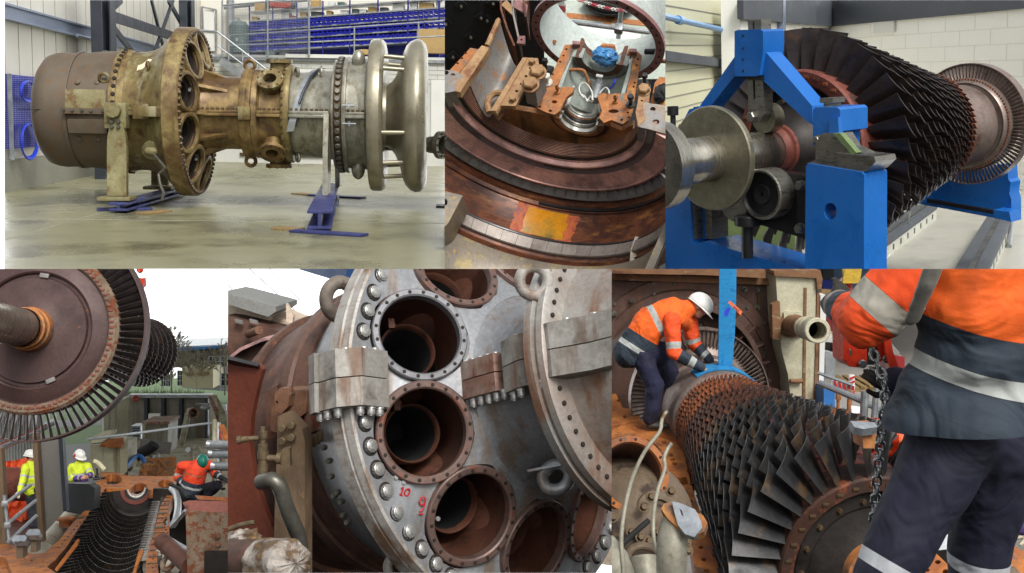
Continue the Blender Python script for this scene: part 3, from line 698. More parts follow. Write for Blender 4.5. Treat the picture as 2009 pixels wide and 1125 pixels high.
# pegboard, its post and two coils of hose
t = thing('pegboard', 'blue perforated tool board on the white wall', 'tool board', LW(9, 300, .1))
o = LW(9, 300, .1)
m = MB(); LW.box(m, -20, 141, 82, 299, .14, .06); m.T = Matrix.Translation(-o)
m2 = MB(); m2.T = Matrix.Translation(-o); LW.box(m2, -20, 142, 85, 296, .14, .06); m2.build('board', 'pegboard', t)
m3 = MB(); m3.T = Matrix.Translation(-o); R = LW.R()
for i in range(24):
    for j in range(36):
        c = LW(8+i*3.2, 150+j*4.05, .142); m3.box(c, (.016, .004, .016), R)
m3.build('peg_holes', 'peg_dot', t)
m = MB(); LW.box(m, 23, 145, 28, 315, .26, .1); m.build('wall_post', 'galv', label='grey steel upright in front of the blue tool board', cat='post')
def coil(cu, cv, ru, rv, lab, n=7):
    m = MB()
    for i in range(n):
        pts = []
        for k in range(25):
            a = 2*pi*k/24; j = 1+.09*random.uniform(-1, 1)*0+.05*(i-n/2)/n*2
            pts.append(LW(cu+ru*j*cos(a)+random.uniform(-.4, .4)+i*.5, cv+rv*j*sin(a)+i*.4, .24+.02*i))
        m.tube(pts, .02, 6)
    m.build('hose_coil', 'hose_blue', label=lab, cat='hose')
coil(53, 178, 14, 19, 'upper coil of blue hose hanging on the tool board')
coil(56, 276, 16, 34, 'lower, larger coil of blue hose hanging on the tool board')

# mezzanine wall, storage above
MW = WallF(P.g(430, 318), P.g(880, 327))
t = thing('mezzanine_wall', 'white block wall under the storage floor with blue bins', 'wall', MW(650, 318)); o = V(t.matrix_world.translation); o = P.Mi @ o
T0 = Matrix.Translation(-o)
m = MB(); m.T = T0; MW.box(m, 405, 106, 900, 330, 0, .4); m.build('blockwork', 'block_white', t)
m = MB(); m.T = T0
for k in range(1, 6):
    z0 = MW(650, 117+k*9).z; p, q = MW(420, 200), MW(890, 200); m.bar(V((p.x, p.y, z0))+MW.n*.003, V((q.x, q.y, z0))+MW.n*.003, .01, .018)
    for i in range(12): c = MW(440+i*38+(k % 2)*19, 200); m.box(V((c.x, c.y, z0+.11))+MW.n*.003, (.018, .01, .22), MW.R())
m.build('mortar_joint', 'skirt_concrete', t)
m = MB(); m.T = T0; MW.box(m, 400, 111, 900, 117, .1, 6); m.build('storage_floor', 'galv', t)
m = MB(); m.T = T0; MW.box(m, 846, 157, 872.9, 294, .06, .05); MW.box(m, 575, 136, 660, 215, .05, .04); m.build('wall_panel', 'white_paint', t)
m = MB(); m.T = T0; MW.box(m, 470, 300, 640, 306, .08, .1); m.build('dado_strip', 'bolt_brown', t)
m = MB(); MW.box(m, 560, 106, 712, 113, .2, .3)
m.build('board_stack', 'white_paint', label='long white board lying along the edge of the storage floor', cat='board')
# back wall above storage
BW = WallF(P.g(430, 318)-MW.n*7, P.g(880, 327)-MW.n*7)
m = MB(); BW.box(m, 330, -60, 900, 330, 0, .2); m.build('back_wall', 'hall_wall', label='pale rear wall behind the storage shelves', cat='wall')
SW = WallF(P.g(430, 318)-MW.n*3, P.g(880, 327)-MW.n*3)
t = thing('air_tank', 'dark grey upright pressure tank standing beside the blue shelves', 'tank', SW(469, 108, .5)); c = SW(469, 108, .5)
m = MB(); m.ring_sweep([(V((0, 0, .0)), .2), (V((0, 0, .1)), .42), (V((0, 0, 1.2)), .42), (V((0, 0, 1.36)), .3), (V((0, 0, 1.42)), .1)], 24); m.build('vessel', 'tank_grey', t)
m = MB(); m.box((0, -.41, .6), (.1, .06, .14)); m.cyl((0, 0, 1.4), (0, 0, 1.52), .05); m.build('valve', 'galv', t)
# storage rack
rk = thing('storage_rack', 'long blue and grey storage rack full of small blue bins', 'rack', SW(680, 112)); o = P.Mi @ rk.matrix_world.translation; T0 = Matrix.Translation(-o)
posts = [489, 535, 582, 633, 686, 741, 800, 861, 915]
lev = lambda k, u: {0: 24-(u-489)*.069, 1: 42-(u-489)*.071, 2: 61-(u-489)*.070, 3: 81-(u-489)*.068, 4: 101-(u-489)*.056}[k]
for u in posts:
    m = MB(); m.T = T0; SW.box(m, u-1, lev(0, u)-12, u+1.2, 112, 0, .1); m.build('post', 'rack_blue', rk)
for k in range(5):
    m = MB(); m.T = T0; p, q = SW(489, lev(k, 489)), SW(915, lev(k, 915)); m.bar(p-SW.n*.5, q-SW.n*.5, 1.0, .06); m.build('shelf', 'galv', rk)
m = MB(); m.T = T0; SW.box(m, 489, 44, 915, 112, -1.0, .05); m.build('back_panel', 'rack_blue', rk)
# bins
bp = None
def bin_mesh(w, h):
    b = MB(); d = .5; th = .02
    b.box((0, d/2, th), (w, d, th)); b.box((-w/2, d/2, h/2), (th, d, h)); b.box((w/2, d/2, h/2), (th, d, h)); b.box((0, d, h/2), (w, th, h))
    b.box((0, 0, h*.28), (w, th, h*.56)); b.bar((-w/2, -.03, h*.6), (w/2, -.03, h*.6), .05, .02)
    return b
for bay in range(8):
    ua, ub = posts[bay], posts[bay+1]
    for k in (1, 2, 3):
        for r in range(2):
            for i in range(6):
                u = ua+(ub-ua)*(i+.5)/6*.97+.8; vt, vb = lev(k, u)+1.5, lev(k+1, u)-.6
                v = vb-(vb-vt)*r/2
                base = SW(u, v-.4, .0)
                R = SW.R()
                if bp is None:
                    w = (SW(ub, 80)-SW(ua, 80)).length/6*.93; h = abs(SW(u, vt).z-SW(u, vb).z)/2*.9
                    bp = bin_mesh(w, h).build('storage_bin', 'bin_blue', label='small open fronted blue plastic bin in the rows on the storage rack', cat='bin', group='blue bins on the storage rack')
                    bp.matrix_world = P.M @ Matrix.Translation(base) @ R.to_4x4()
                else: dup(bp, Matrix.Translation(base+V((0, random.uniform(-.04, .04), 0))) @ R.to_4x4())
# things on the top two shelves
def carton(u0, v0, u1, v1, mat, name, lab, cat, off=-.2, d=.5):
    m = MB(); SW.box(m, u0, v0, u1, v1, off, d, .01); SW.box(m, (u0+u1)/2-.6, v0-.1, (u0+u1)/2+.6, v1, off+.005, .02); m.build(name, mat, label=lab, cat=cat)
for u0, u1, h, mat, nm, lab in ((499, 523, 15, 'cardboard', 'carton', 'open brown cardboard box at the left end of the top shelf'), (587, 605, 9, 'clutter_white', 'tool_case', 'white case next to the red machine on the top shelf'),
        (609, 626, 22, 'cardboard', 'carton', 'tall brown carton on the top shelf right of the white case'), (643, 655, 9, 'clutter_white', 'parcel', 'white wrapped parcel on the top shelf above the third blue post'), (662, 676, 7, 'tank_grey', 'parcel', 'grey parcel on the top shelf')):
    v = lev(0, (u0+u1)/2)-.6; carton(u0, v-h, u1, v, mat, nm, lab, 'box')
t = thing('machine_part', 'red machine part with black ends on the top shelf', 'machine', SW(551, lev(0, 551)-1)); 
m = MB(); m.cyl((-.5, 0, .16), (.5, 0, .16), .13); m.box((0, 0, .16), (.5, .3, .22), None, .03); m.build('body', 'clutter_red', t)
for s in (-1, 1): m = MB(); m.cyl((.45*s, 0, .2), (.62*s, 0, .2), .19); m.build('end_cap', 'clutter_dark', t)
i = 0
for u0, u1, h, mat, lab in ((494, 504, 7, 'cardboard', 'small brown box at the left end of the second shelf'), (552, 567, 13, 'clutter_white', 'white crate on the second shelf under the red machine part'), (568, 576, 5, 'clutter_red', 'small red box on the second shelf'), (588, 601, 10, 'cardboard', 'brown box on the second shelf right of the white crate'), (610, 632, 9, 'clutter_dark', 'dark row of bottles boxed on the second shelf'), (640, 650, 9, 'cardboard', 'tan box right of the third post on the second shelf'), (668, 684, 8, 'clutter_white', 'white tray on the second shelf before the fourth post'), (690, 703, 9, 'tank_grey', 'grey case just right of the fourth post on the second shelf'), (705, 718, 7, 'clutter_white', 'white packet on the second shelf'), (722, 740, 10, 'cardboard', 'wide tan box before the fifth post'), (745, 760, 8, 'clutter_dark', 'dark case right of the fifth post'), (770, 792, 12, 'clutter_white', 'large white bag on the second shelf before the sixth post'), (804, 818, 13, 'clutter_white', 'white box right of the sixth post'), (822, 850, 11, 'cardboard', 'long tan carton on the second shelf at the right end'), (855, 872, 12, 'clutter_white', 'white case at the right end of the second shelf')):
    v = lev(1, (u0+u1)/2)-.8; carton(u0, v-h, u1, v, mat, 'stored_box', lab, 'box')
carton(818, 57, 900, 104, 'cardboard', 'large_carton', 'big tan cardboard crate on the storage floor at the right', 'box', .9, .7)
carton(520, 101, 538, 113, 'tank_grey', 'stored_box', 'grey box on the storage floor under the bins', 'box', .2)
carton(548, 103, 562, 113, 'clutter_dark', 'stored_box', 'dark box on the storage floor left of the white board', 'box', .2)
carton(705, 97, 722, 107, 'cardboard', 'stored_box', 'brown box at the right end of the white board', 'box', .2)
# railing along the storage floor
def railing(name, lab, W, us, vtop, vmid, vbot, r=.03, off=.3):
    t = thing(name, lab, 'railing', W(us[0], vbot(us[0]), off)); o = P.Mi @ t.matrix_world.translation; T0 = Matrix.Translation(-o)
    for u in us:
        m = MB(); m.T = T0; m.cyl(W(u, vbot(u), off), W(u, vtop(u), off), r, n=8); m.build('post', 'galv', t)
    for f in [vtop]+vmid:
        m = MB(); m.T = T0; m.cyl(W(us[0], f(us[0]), off), W(us[-1], f(us[-1]), off), r, n=8); m.build('rail', 'galv', t)
    return t
ln = lambda a, b: (lambda u: a[1]+(b[1]-a[1])*(u-a[0])/(b[0]-a[0]))
railing('guard_rail', 'grey tube guard rail in front of the blue bins', MW, [450, 607, 695, 821, 875], ln((450, 70), (875, 41)), [ln((450, 90), (875, 71))], ln((450, 114), (875, 103)))
t = thing('mesh_cage', 'grey wire mesh screen on posts in front of the left shelves', 'mesh screen', MW(500, 113, .35)); o = P.Mi @ t.matrix_world.translation; T0 = Matrix.Translation(-o)
m = MB(); m.T = T0
for u in (436, 525, 606): m.cyl(MW(u, 113, .35), MW(u, -20, .35), .035, n=8)
m.cyl(MW(436, 11, .35), MW(606, -4, .35), .03, n=8); m.build('screen_post', 'galv', t)
m = MB(); m.T = T0
for i in range(56): u = 436+i*3.05; m.cyl(MW(u, 104, .35), MW(u, 11-(u-436)*.09, .35), .0045, n=4, cap=False)
for i in range(32): v = 12+i*3; m.cyl(MW(436, v, .35), MW(606, v-12*(1-i/32), .35), .0045, n=4, cap=False)
m.build('wire_mesh', 'galv', t)
t = thing('office_door', 'pale wire door and frame beside the dark column on the storage floor', 'door', BW(412, 112, .3)); o = P.Mi @ t.matrix_world.translation; T0 = Matrix.Translation(-o)
m = MB(); m.T = T0
for a, b in (((396, 100), (396, 14)), ((396, 14), (424, 20)), ((424, 20), (424, 100)), ((400, 60), (424, 62))): m.bar(BW(*a, .3), BW(*b, .3), .08, .08)
m.build('door_frame', 'galv', t)
m = MB(); m.T = T0; BW.box(m, 399, 20, 421, 100, .28, .03); m.build('door_leaf', 'white_paint', t)
m = MB(); m.T = Matrix.Identity(4)
m.tube([BW(452, 110, .5), BW(452, -30, .5)], .18, 12); m.tube([BW(440, 15, .4), BW(505, 8, .4), BW(620, -2, .4)], .1, 8)
m.build('wall_duct', 'galv', label='grey vertical duct rising beside the mesh screen', cat='duct')
# stairs down to the floor
st = thing('metal_stairs', 'grey metal stairs with tube handrails descending behind the tall flange', 'stairs', MW(490, 200, 1.2)); o = P.Mi @ st.matrix_world.translation; T0 = Matrix.Translation(-o)
for off in (.3, 1.5):
    m = MB(); m.T = T0; m.bar(MW(432, 118, off), MW(560, 205, off), .06, .3); m.build('stringer', 'galv', st)
    m = MB(); m.T = T0; m.cyl(MW(426, 62, off), MW(560, 165, off), .035, n=8); m.cyl(MW(426, 90, off), MW(560, 186, off), .03, n=8)
    m.cyl(MW(392, 60, off), MW(426, 62, off), .035, n=8); m.build('handrail', 'galv', st)
    for u in (424, 436, 448, 476, 508):
        m = MB(); m.T = T0; m.cyl(MW(u, 116+(u-436)*.68, off), MW(u, 62+(u-426)*.76, off), .03, n=8); m.build('post', 'galv', st)
for i in range(14):
    m = MB(); m.T = T0; u = 438+i*8.6; v = 121+i*5.9; p, q = MW(u, v, .35), MW(u, v, 1.45); m.bar(p, q, .26, .05); m.build('tread', 'dark_steel', st)

# ---- the casing itself
A = 1.95
tc = thing('turbine_casing', 'huge gas turbine casing across the hall, brown at left and silver at right', 'turbine casing')
TX = lambda u: P.far(u, 226, 0).x
TR = lambda u, px: px/P.pxm((TX(u), 0, A))
TA = Matrix.Translation((0, 0, A))
def pr(lst): return [(TX(u), TR(u, r)) for u, r in lst]
def lat(name, lst, mat, n=96, **k):
    m = MB(); m.T = TA; m.lathe(pr(lst), n, **k); return m.build(name, mat, tc)
lat('exhaust_shell', [(84, 0.1), (86, 40), (90, 72), (98, 94), (108, 106), (120, 110), (132, 111.5), (166, 110), (166, 107), (172, 107)], 'exhaust_shell')
lat('shell_seam', [(163, 108), (163, 113.5), (170, 113.5), (170, 108)], 'exhaust_shell')
lat('exhaust_band', [(170, 111), (210, 114.5), (252, 116)], 'exhaust_shell')
m = MB(); m.T = TA
for s in (1, -1): m.box((TX(120), -TR(120, 110)*.999, 0), (TX(166)-TX(84), .012, .012))
m.build('weld_line', 'bolt_brown', tc)
lat('rear_flange', [(250, 105), (250, 119.5), (256, 120.5), (262, 119.5), (262, 116), (275, 115.5)], 'golden_rust')
lat('turbine_shell', [(262, 116), (272, 114.5), (292, 115), (308, 118), (322, 124), (335, 134), (347, 147), (358, 157), (366, 160)], 'green_cast')
# near boss panels on the brown band
def on(u, ang, lift=0.0, r=None):
    """point on the casing at axis pixel u; ang 0 = towards the viewer, 90 = top"""
    rr = TR(u, r)+lift; a = rad(ang); return V((TX(u), -rr*cos(a), A+rr*sin(a)))
def patch(name, u0, u1, a0, a1, r, th, mat, parent=None):
    m = MB(); n = 10
    m.T = TA; pf = [(TX(u0), TR(u0, r)-.02), (TX(u0), TR(u0, r)+th), (TX(u1), TR(u1, r)+th), (TX(u1), TR(u1, r)-.02)]
    m.lathe(pf, n, rad(180-a0), rad(180-a1), closed=True); return m.build(name, mat, parent or tc)
patch('access_cover', 171, 246, 2, 19, 114, .05, 'leg_green'); patch('cover_rim', 168, 249, -3, 2, 114, .09, 'exhaust_shell'); patch('lower_cover', 176, 247, -20, -8, 114, .1, 'exhaust_shell')
od = lambda u, a, r, l=0.0: (on(u, a, l, r), on(u, a, 1, r)-on(u, a, 0, r))
bolts('cover_bolt', 'bolt_silver', tc, [od(u, 0, 114, .08) for u in (170, 186, 204, 221, 243)], .035, .04)
bolts('shell_stud', 'exhaust_shell', tc, [od(u, a, 114) for u in (190, 226) for a in (27, -28)], .05, .03, 12)
# bolt holes round the rear flange
bolts('rear_bolt', 'dark_hole', tc, [od(259, -90+i*7.5, 119.5) for i in range(25)], .042, .03, 10)
# tall flange with its ring of ten openings
R0 = TR(385, 164); XF = TX(385)
def face(y, z, h):
    r = sqrt(y*y+z*z); return V((XF+h+max(0, R0*.93-r)*.3, y, z+A))
can = [rad(18+36*i) for i in range(10)]
holes = [circ(R0*.735*cos(a), R0*.735*sin(a), R0*.192, 32) for a in can]
m = MB(); m.plate(circ(0, 0, R0*.95, 96), holes+[circ(0, 0, R0*.36, 48)], face, -.05, 0); m.build('can_plate', 'golden_rust', tc)
m = MB(); m.T = TA; m.lathe([(TX(372), TR(372, 158)), (XF-.26, R0*.985), (XF-.26, R0), (XF+.02, R0), (XF+.05, R0*.985), (XF+.05, R0*.93), (XF, R0*.925)], 112); m.build('main_flange', 'golden_rust', tc)
bolts('flange_bolt', 'bolt_brown', tc, [((XF+.05, R0*.957*cos(2*pi*i/84), A+R0*.957*sin(2*pi*i/84)), (1, 0, 0)) for i in range(84)], .04, .05)
for a in can:
    c = face(R0*.735*cos(a), R0*.735*sin(a), 0);     d = V((1, .3*cos(a), .3*sin(a))).normalized()
    r = R0*.192; m = MB(); x, y, z = basis(d); m.T = Matrix.Translation(c) @ Matrix((d, x, y)).transposed().to_4x4()
    m.lathe([(-.02, r*1.26), (.05, r*1.24), (.07, r*1.17), (.07, r*1.02), (.0, r)], 36); o = m.build('can_ring', 'golden_rust', tc)
    m5 = MB(); m5.T = m.T; m5.lathe([(.0, r), (-.5, r*.98)], 36); m5.build('can_bore', 'can_dark', o)
    m2 = MB(); m2.T = m.T; m2.lathe([(-.12, r), (-.12, r*.72), (-.7, r*.7), (-.9, 0.01)], 28); m2.build('liner', 'dark_hole', o)
    m4 = MB(); m4.T = m.T; q = random.uniform(0, 6); m4.tube([(-.1, r*cos(q), r*sin(q)), (-.02, r*.5*cos(q), r*.5*sin(q))], .03, 8); m4.build('igniter', 'galv', o)
# neck and its gussets
lat('neck', [(384, 86), (395, 79), (408, 74), (425, 71.5), (455, 70.5), (482, 71), (486, 74)], 'neck_rust')
for a in (0+0, 36, 72, 108, -36, -72, 144, -108, -144, 180):
    ca, sa = -cos(rad(a)), sin(rad(a)); m = MB(); x0, x1 = XF+.02, TX(462 if abs(a) < 60 else 452)
    rn = TR(420, 68); ro = R0*.57
    t3 = V((0, -sa, ca))*.035
    tri = [V((x0, ca*ro, A+sa*ro)), V((x0, ca*rn, A+sa*rn)), V((x1, ca*rn*1.02, A+sa*rn*1.02)), V((x1-.15, ca*rn*1.1, A+sa*rn*1.1))]
    m.add([p+t3 for p in tri]+[p-t3 for p in tri], [(0, 1, 2, 3), (7, 6, 5, 4)]+[(i, i+4, (i+1) % 4+4, (i+1) % 4) for i in range(4)])
    m.build('gusset', 'neck_rust', tc)
# middle casing
lat('neck_flange', [(484, 70), (484, 87), (487, 89), (496, 89), (499, 86), (504, 84), (507, 87), (517, 86), (519, 82), (522, 79), (560, 77), (566, 80)], 'neck_rust')
lat('port_flange', [(564, 76), (564, 94), (567, 95.5), (576, 95.5), (579, 94), (579, 80)], 'green_cast')
bolts('port_bolt', 'bolt_brown', tc, [od(566.5, -96+i*8.2, 95) for i in range(25)], .025, .035)
for s in (1, -1):
    m = MB(); R = None
    p = on(492, s*88, .06, 88); m.torus(p, .1, .04, (0, 1, 0), 20, 8); m.build('lifting_eye', 'neck_rust', tc)
for ang, u, mt in ((40, 543, 'green_cast'), (90, 549, 'green_cast'), (-47, 545, 'neck_rust'), (-90, 547, 'neck_rust'), (142, 543, 'green_cast')):
    p = on(u, ang, 0, 70); d = (on(u, ang, 1, 70)-p).normalized(); x = V((1, 0, 0)); y = d.cross(x)
    L = .36 if abs(ang) < 80 else .38; m = MB(); m.T = Matrix.Translation(p) @ Matrix((d, x, y)).transposed().to_4x4()
    m.lathe([(-.1, .21), (L-.09, .19), (L-.08, .27), (L, .27), (L, .13), (L-.2, .13), (L-.2, .01)], 32); o = m.build('port', mt, tc)
    m2 = MB(); m2.T = m.T
    bolts('port_hole', 'dark_hole', o, [(m.T @ V((L, .235*cos(2*pi*k/8), .235*sin(2*pi*k/8))), d) for k in range(8)], .02, .012, 8)
    m2.lathe([(L-.19, .128), (L-.19, .005)], 24); m2.build('port_bore', 'dark_hole', o)
# split line along the whole casing
for u0, u1, r0, hh, mt in ((256, 352, 117, .15, 'green_cast'), (400, 486, 71, .11, 'neck_rust'), (519, 564, 79, .12, 'neck_rust'), (580, 655, 84, .13, 'silver_cast'), (688, 724, 104, .12, 'silver_cast')):
    m = MB(); ra, rb = TR(u0, r0), TR(u1, r0+(4 if u0 == 580 else 0))
    for s in (-1,):
        m.box(((TX(u0)+TX(u1))/2, s*(ra+rb)/2, A+hh*.27), (TX(u1)-TX(u0), .24, hh*.5), None, .01); m.box(((TX(u0)+TX(u1))/2, s*(ra+rb)/2, A-hh*.27), (TX(u1)-TX(u0), .26, hh*.5), None, .01)
    o = m.build('joint_flange', mt, tc)
    n = int((u1-u0)/9)
    bolts('joint_bolt', 'bolt_brown', o, [((TX(u0)+(TX(u1)-TX(u0))*(i+.5)/n, -(ra+rb)/2-.04, A+hh*.52), (0, 0, 1)) for i in range(n)], .03, .05)
for c, d in (((TX(316), -TR(316, 124), A), (.3, .3, .3)), ((TX(340), -TR(340, 150)+.1, A), (.42, .4, .2)), ((TX(497), -TR(497, 90), A), (.24, .16, .26))):
    m = MB(); m.box(c, d, None, .015); m.build('joint_block', 'green_cast', tc)
# silver section
lat('front_casing', [(579, 80), (584, 81), (620, 84), (655, 88), (660, 92), (660, 106), (665, 107), (665, 100)], 'silver_cast')
lat('front_flange', [(664, 98), (664, 107), (666, 108.5), (678, 108.5), (680, 107), (680, 98)], 'bolt_brown')
bolts('flange_nut', 'bolt_silver', tc, [od(672, -94+i*7.83, 108) for i in range(25)], .058, .06, 12)
lat('guide_ring', [(680, 100), (680, 112), (682, 113), (687, 113), (688, 112), (688, 102)], 'silver_cast')
lat('inlet_shell', [(688, 104), (715, 105), (722, 107), (727, 115), (731, 128), (733, 140)], 'silver_cast')
lat('inlet_ring', [(730, 135), (728, 142), (729, 145), (733, 147.5), (742, 148), (751, 147), (756, 142), (758, 132), (756, 118), (752, 96), (748, 70)], 'bell_steel', 112)
lat('inlet_cone', [(748, 62), (760, 61), (768, 66), (776, 76), (783, 92), (788, 108), (792, 124), (797, 136), (806, 145), (816, 149), (826, 147.5), (834, 140), (838, 128), (838, 108), (834, 90)], 'bell_steel', 112)
m = MB(); m.T = TA; m.torus((TX(757.5), 0, 0), TR(742, 148)*0+.001, .001, (1, 0, 0)); 
for a in (42, 58, 128, 152, -13, -42, -62, -130, -160):
    p, q = on(752, a, 0, 132 if abs(a) > 20 else 136), on(800, a, 0, 128 if abs(a) > 20 else 134); m2 = MB(); m2.cyl(p, q, .045, n=12); m2.build('tie_rod', 'bell_steel', tc)
for u, a in ((706, 72), (706, -70)):
    p = on(u, a, .06, 104); m = MB(); m.ball(p, .15, (.95, 1, 1.5)); m.build('lifting_lug', 'silver_cast', tc)
for u, a in ((588, 66), (634, 62), (588, -72), (318, 42), (240, 30)):
    p = on(u, a, .05, {588: 82, 634: 86, 318: 119, 240: 116}[u]); m = MB(); m.torus(p, .09, .035, (1, .5, 0) if u > 300 else (0, 1, .4), 20, 8); m.build('lifting_eye', 'silver_cast' if u > 400 else 'green_cast', tc)
m = MB()
for v, l in ((207, 22), (243, 24)): p = P.at(672, v, (0, -TR(672, 120), 0), (0, 1, 0)); m.cyl(p, p+V((l/90, -.02, 0)), .02, n=8); m.box(p+V((l/90*.5, 0, 0)), (.05, .05, .1))
m.build('probe', 'galv', tc)
# strap hung over the front casing
m = MB(); pts = []
for a, u in ((100, 632), (80, 626), (62, 618), (40, 608), (22, 601), (8, 595), (0, 591), (-8, 587), (-20, 582)):
    pts.append(on(u, a, .03, 87 if a > -5 else 92))
def ribbon(m, pts, w, wd):
    pts = [V(p) for p in pts]
    for _ in range(2):
        q = [pts[0]]
        for a, b in zip(pts, pts[1:]): q += [a*.75+b*.25, a*.25+b*.75]
        pts = q+[pts[-1]]
    w = V(w)*wd/2
    t = [(pts[min(i+1, len(pts)-1)]-pts[max(i-1, 0)]).cross(w).normalized()*.012 for i in range(len(pts))]
    n = len(pts); vs = [p-w for p in pts]+[p+w for p in pts]+[p-w+k for p, k in zip(pts, t)]+[p+w+k for p, k in zip(pts, t)]
    fs = []
    for i in range(n-1): fs += [(i, i+1, n+i+1, n+i), (2*n+i, 3*n+i, 3*n+i+1, 2*n+i+1), (i, 2*n+i, 2*n+i+1, i+1), (n+i, n+i+1, 3*n+i+1, 3*n+i)]
    fs += [(0, n, 3*n, 2*n), (n-1, 3*n-1, 4*n-1, 2*n-1)]
    return m.add(vs, fs)
ribbon(m, pts, (1, 0, .15), .15)
m.build('lifting_strap', 'galv', label='grey flat strap hung slantwise over the silver casing', cat='strap')
m = MB(); m.tube([on(632, 80, .06, 87), on(618, 50, .07, 87), on(606, 25, .07, 88), on(600, 12, .08, 88)], .03, 8); m.build('cable', 'dark_steel', label='dark cable running beside the grey strap', cat='cable')
m = MB(); p = on(311, 44, .012, 119); m.add([p+V((-.16, -.02, -.1)), p+V((.06, -.06, -.14)), p+V((.12, .0, -.02)), p+V((.2, .08, .12)), p+V((.05, .1, .16)), p+V((-.05, .06, .06)), p+V((-.14, .03, .02))], [(0, 1, 2, 3, 4, 5, 6)])
m.build('paper_label', 'paper', tc, label='torn pale paper label')
m = MB(); p = on(329, -33, .0, 128); d = V((0, -1, -.5)).normalized(); m.cyl(p, p+d*.08, .2, n=24); m.ball(p+d*.08, .16, (1, .6, .6)); m.build('blank_cover', 'leg_green', tc)
m = MB(); m.tube([p+d*.1, P.far(325, 330, -1.5), P.far(311, 342, -1.5), P.far(314, 362, -1.55), P.far(321, 378, -1.55), P.far(318, 393, -1.55)], .028, 8); m.build('drain_pipe', 'bolt_silver', tc)
for (px, py) in ((215, 111), (207, 110), (168, 118)):
    c = P.far(px, py, -.1); m = MB(); m.torus(c, .085, .03, (.4, 1, 0), 16, 8); m.cyl(c-V((0, 0, .12)), c-V((0, 0, .02)), .05, n=10); m.build('shackle', 'bolt_silver', tc)
# legs of the casing
YL = -1.52
def lx(u, v, y): return P.far(u, v, y)
for s in (1, -1):
    y = YL*s*1.0
    q = lambda u, v: V((lx(u, v, YL).x, y, lx(u, v, YL).z))
    poly = [q(212, 384), (q(212, 290)), q(213, 268), q(219, 240), q(243, 240), q(248, 268), q(250, 290), q(250, 384)]
    m = MB(); n = len(poly); t3 = V((0, .07, 0)); m.add([p-t3 for p in poly]+[p+t3 for p in poly], [tuple(range(n)), tuple(range(2*n-1, n-1, -1))]+[(i, (i+1) % n, n+(i+1) % n, n+i) for i in range(n)])
    m.box((q(230, 386).x, y, q(230, 389).z), (.62, .5, .07), None, .01); o = m.build('support_leg', 'leg_green', tc)
    m = MB(); c = q(226, 217); m.cyl(c+V((0, -.18*s, 0)), c+V((0, .3*s, 0)), .135, n=28); m.box(c+V((0, .12*s, -.1)), (.42, .3, .5), None, .02); m.build('trunnion', 'leg_green', o)
    bolts('leg_bolt', 'bolt_silver', o, [(q(u, v)+V((0, -.07*s, 0)), (0, -s, 0)) for u, v in ((222, 239), (235, 239), (222, 249), (235, 249))], .04, .05)
XR = TX(653)
for s in (1, -1):
    zb = .36
    m = MB(); pl = [(-1.25*s, 1.95+.02), (-1.08*s, 1.95), (-.8*s, 1.2), (-.95*s, zb), (-1.5*s, zb), (-1.42*s, 1.3), (-1.3*s, 1.75)]
    m.prism(pl, lambda y, z, h: V((XR+h, y, z)), -.05, .05); m.build('support_leg', 'silver_cast', tc)
# blue I-beams, cross plates and timber
def ibeam(xc, y0, y1, w, h, lab, ft=.045, rz=0.0):
    t = thing('steel_beam', lab, 'beam', (xc, (y0+y1)/2, .045), Matrix.Rotation(rad(rz), 3, 'Z')); L = y1-y0
    m = MB(); m.box((0, 0, ft/2), (w, L, ft), None, .006); m.build('bottom_flange', 'blue_beam', t)
    m = MB(); m.box((0, 0, h-ft/2), (w, L, ft), None, .006); m.build('top_flange', 'blue_beam', t)
    m = MB(); m.box((0, 0, h/2), (.05, L, h-2*ft), None, 0)
    for k in (-.3, .3): m.box((0, L*k, h/2), (w*.85, .03, h-2*ft))
    m.build('web', 'blue_beam', t)
    return t
fl = P.g(232, 419); zt = lx(230, 391, YL).z
ibeam(fl.x, fl.y, 2.4, .36, zt-.08, 'blue steel beam lying under the leg at the brown end')
fr = P.g(650, 456)
ibeam(XR-.0, fr.y, 2.2, .4, .31, 'blue steel beam lying under the leg at the silver end', rz=4.6)
def slab(u0, v0, u1, v1, d, z, th, mat, nm, lab, cat):
    p, q = P.g(u0, v0, z), P.g(u1, v1, z); m = MB(); m.bar(V((p.x, p.y, z+th/2)), V((q.x, q.y, z+th/2)), d, th, bev=.006)
    mm = m.build(nm, mat, label=lab, cat=cat)
slab(190, 413, 298, 411, .34, .004, .04, 'blue_beam', 'base_plate', 'blue base plate across the floor under the left beam', 'plate')
slab(278, 421, 326, 415, .3, .0, .03, 'wood', 'timber_board', 'brown board poking out beside the left base plate', 'board')
slab(575, 455, 716, 464, .26, .004, .04, 'blue_beam', 'base_plate', 'blue base plate across the front end of the right beam', 'plate')
slab(540, 449, 590, 452, .3, .0, .03, 'wood', 'timber_board', 'brown board left of the front base plate', 'board')
slab(610, 384, 712, 390, .3, .004, .04, 'blue_beam', 'base_plate', 'blue base plate across the rear of the right beam', 'plate')
slab(580, 381, 614, 384, .3, .0, .03, 'wood', 'timber_board', 'brown board left of the rear base plate', 'board')
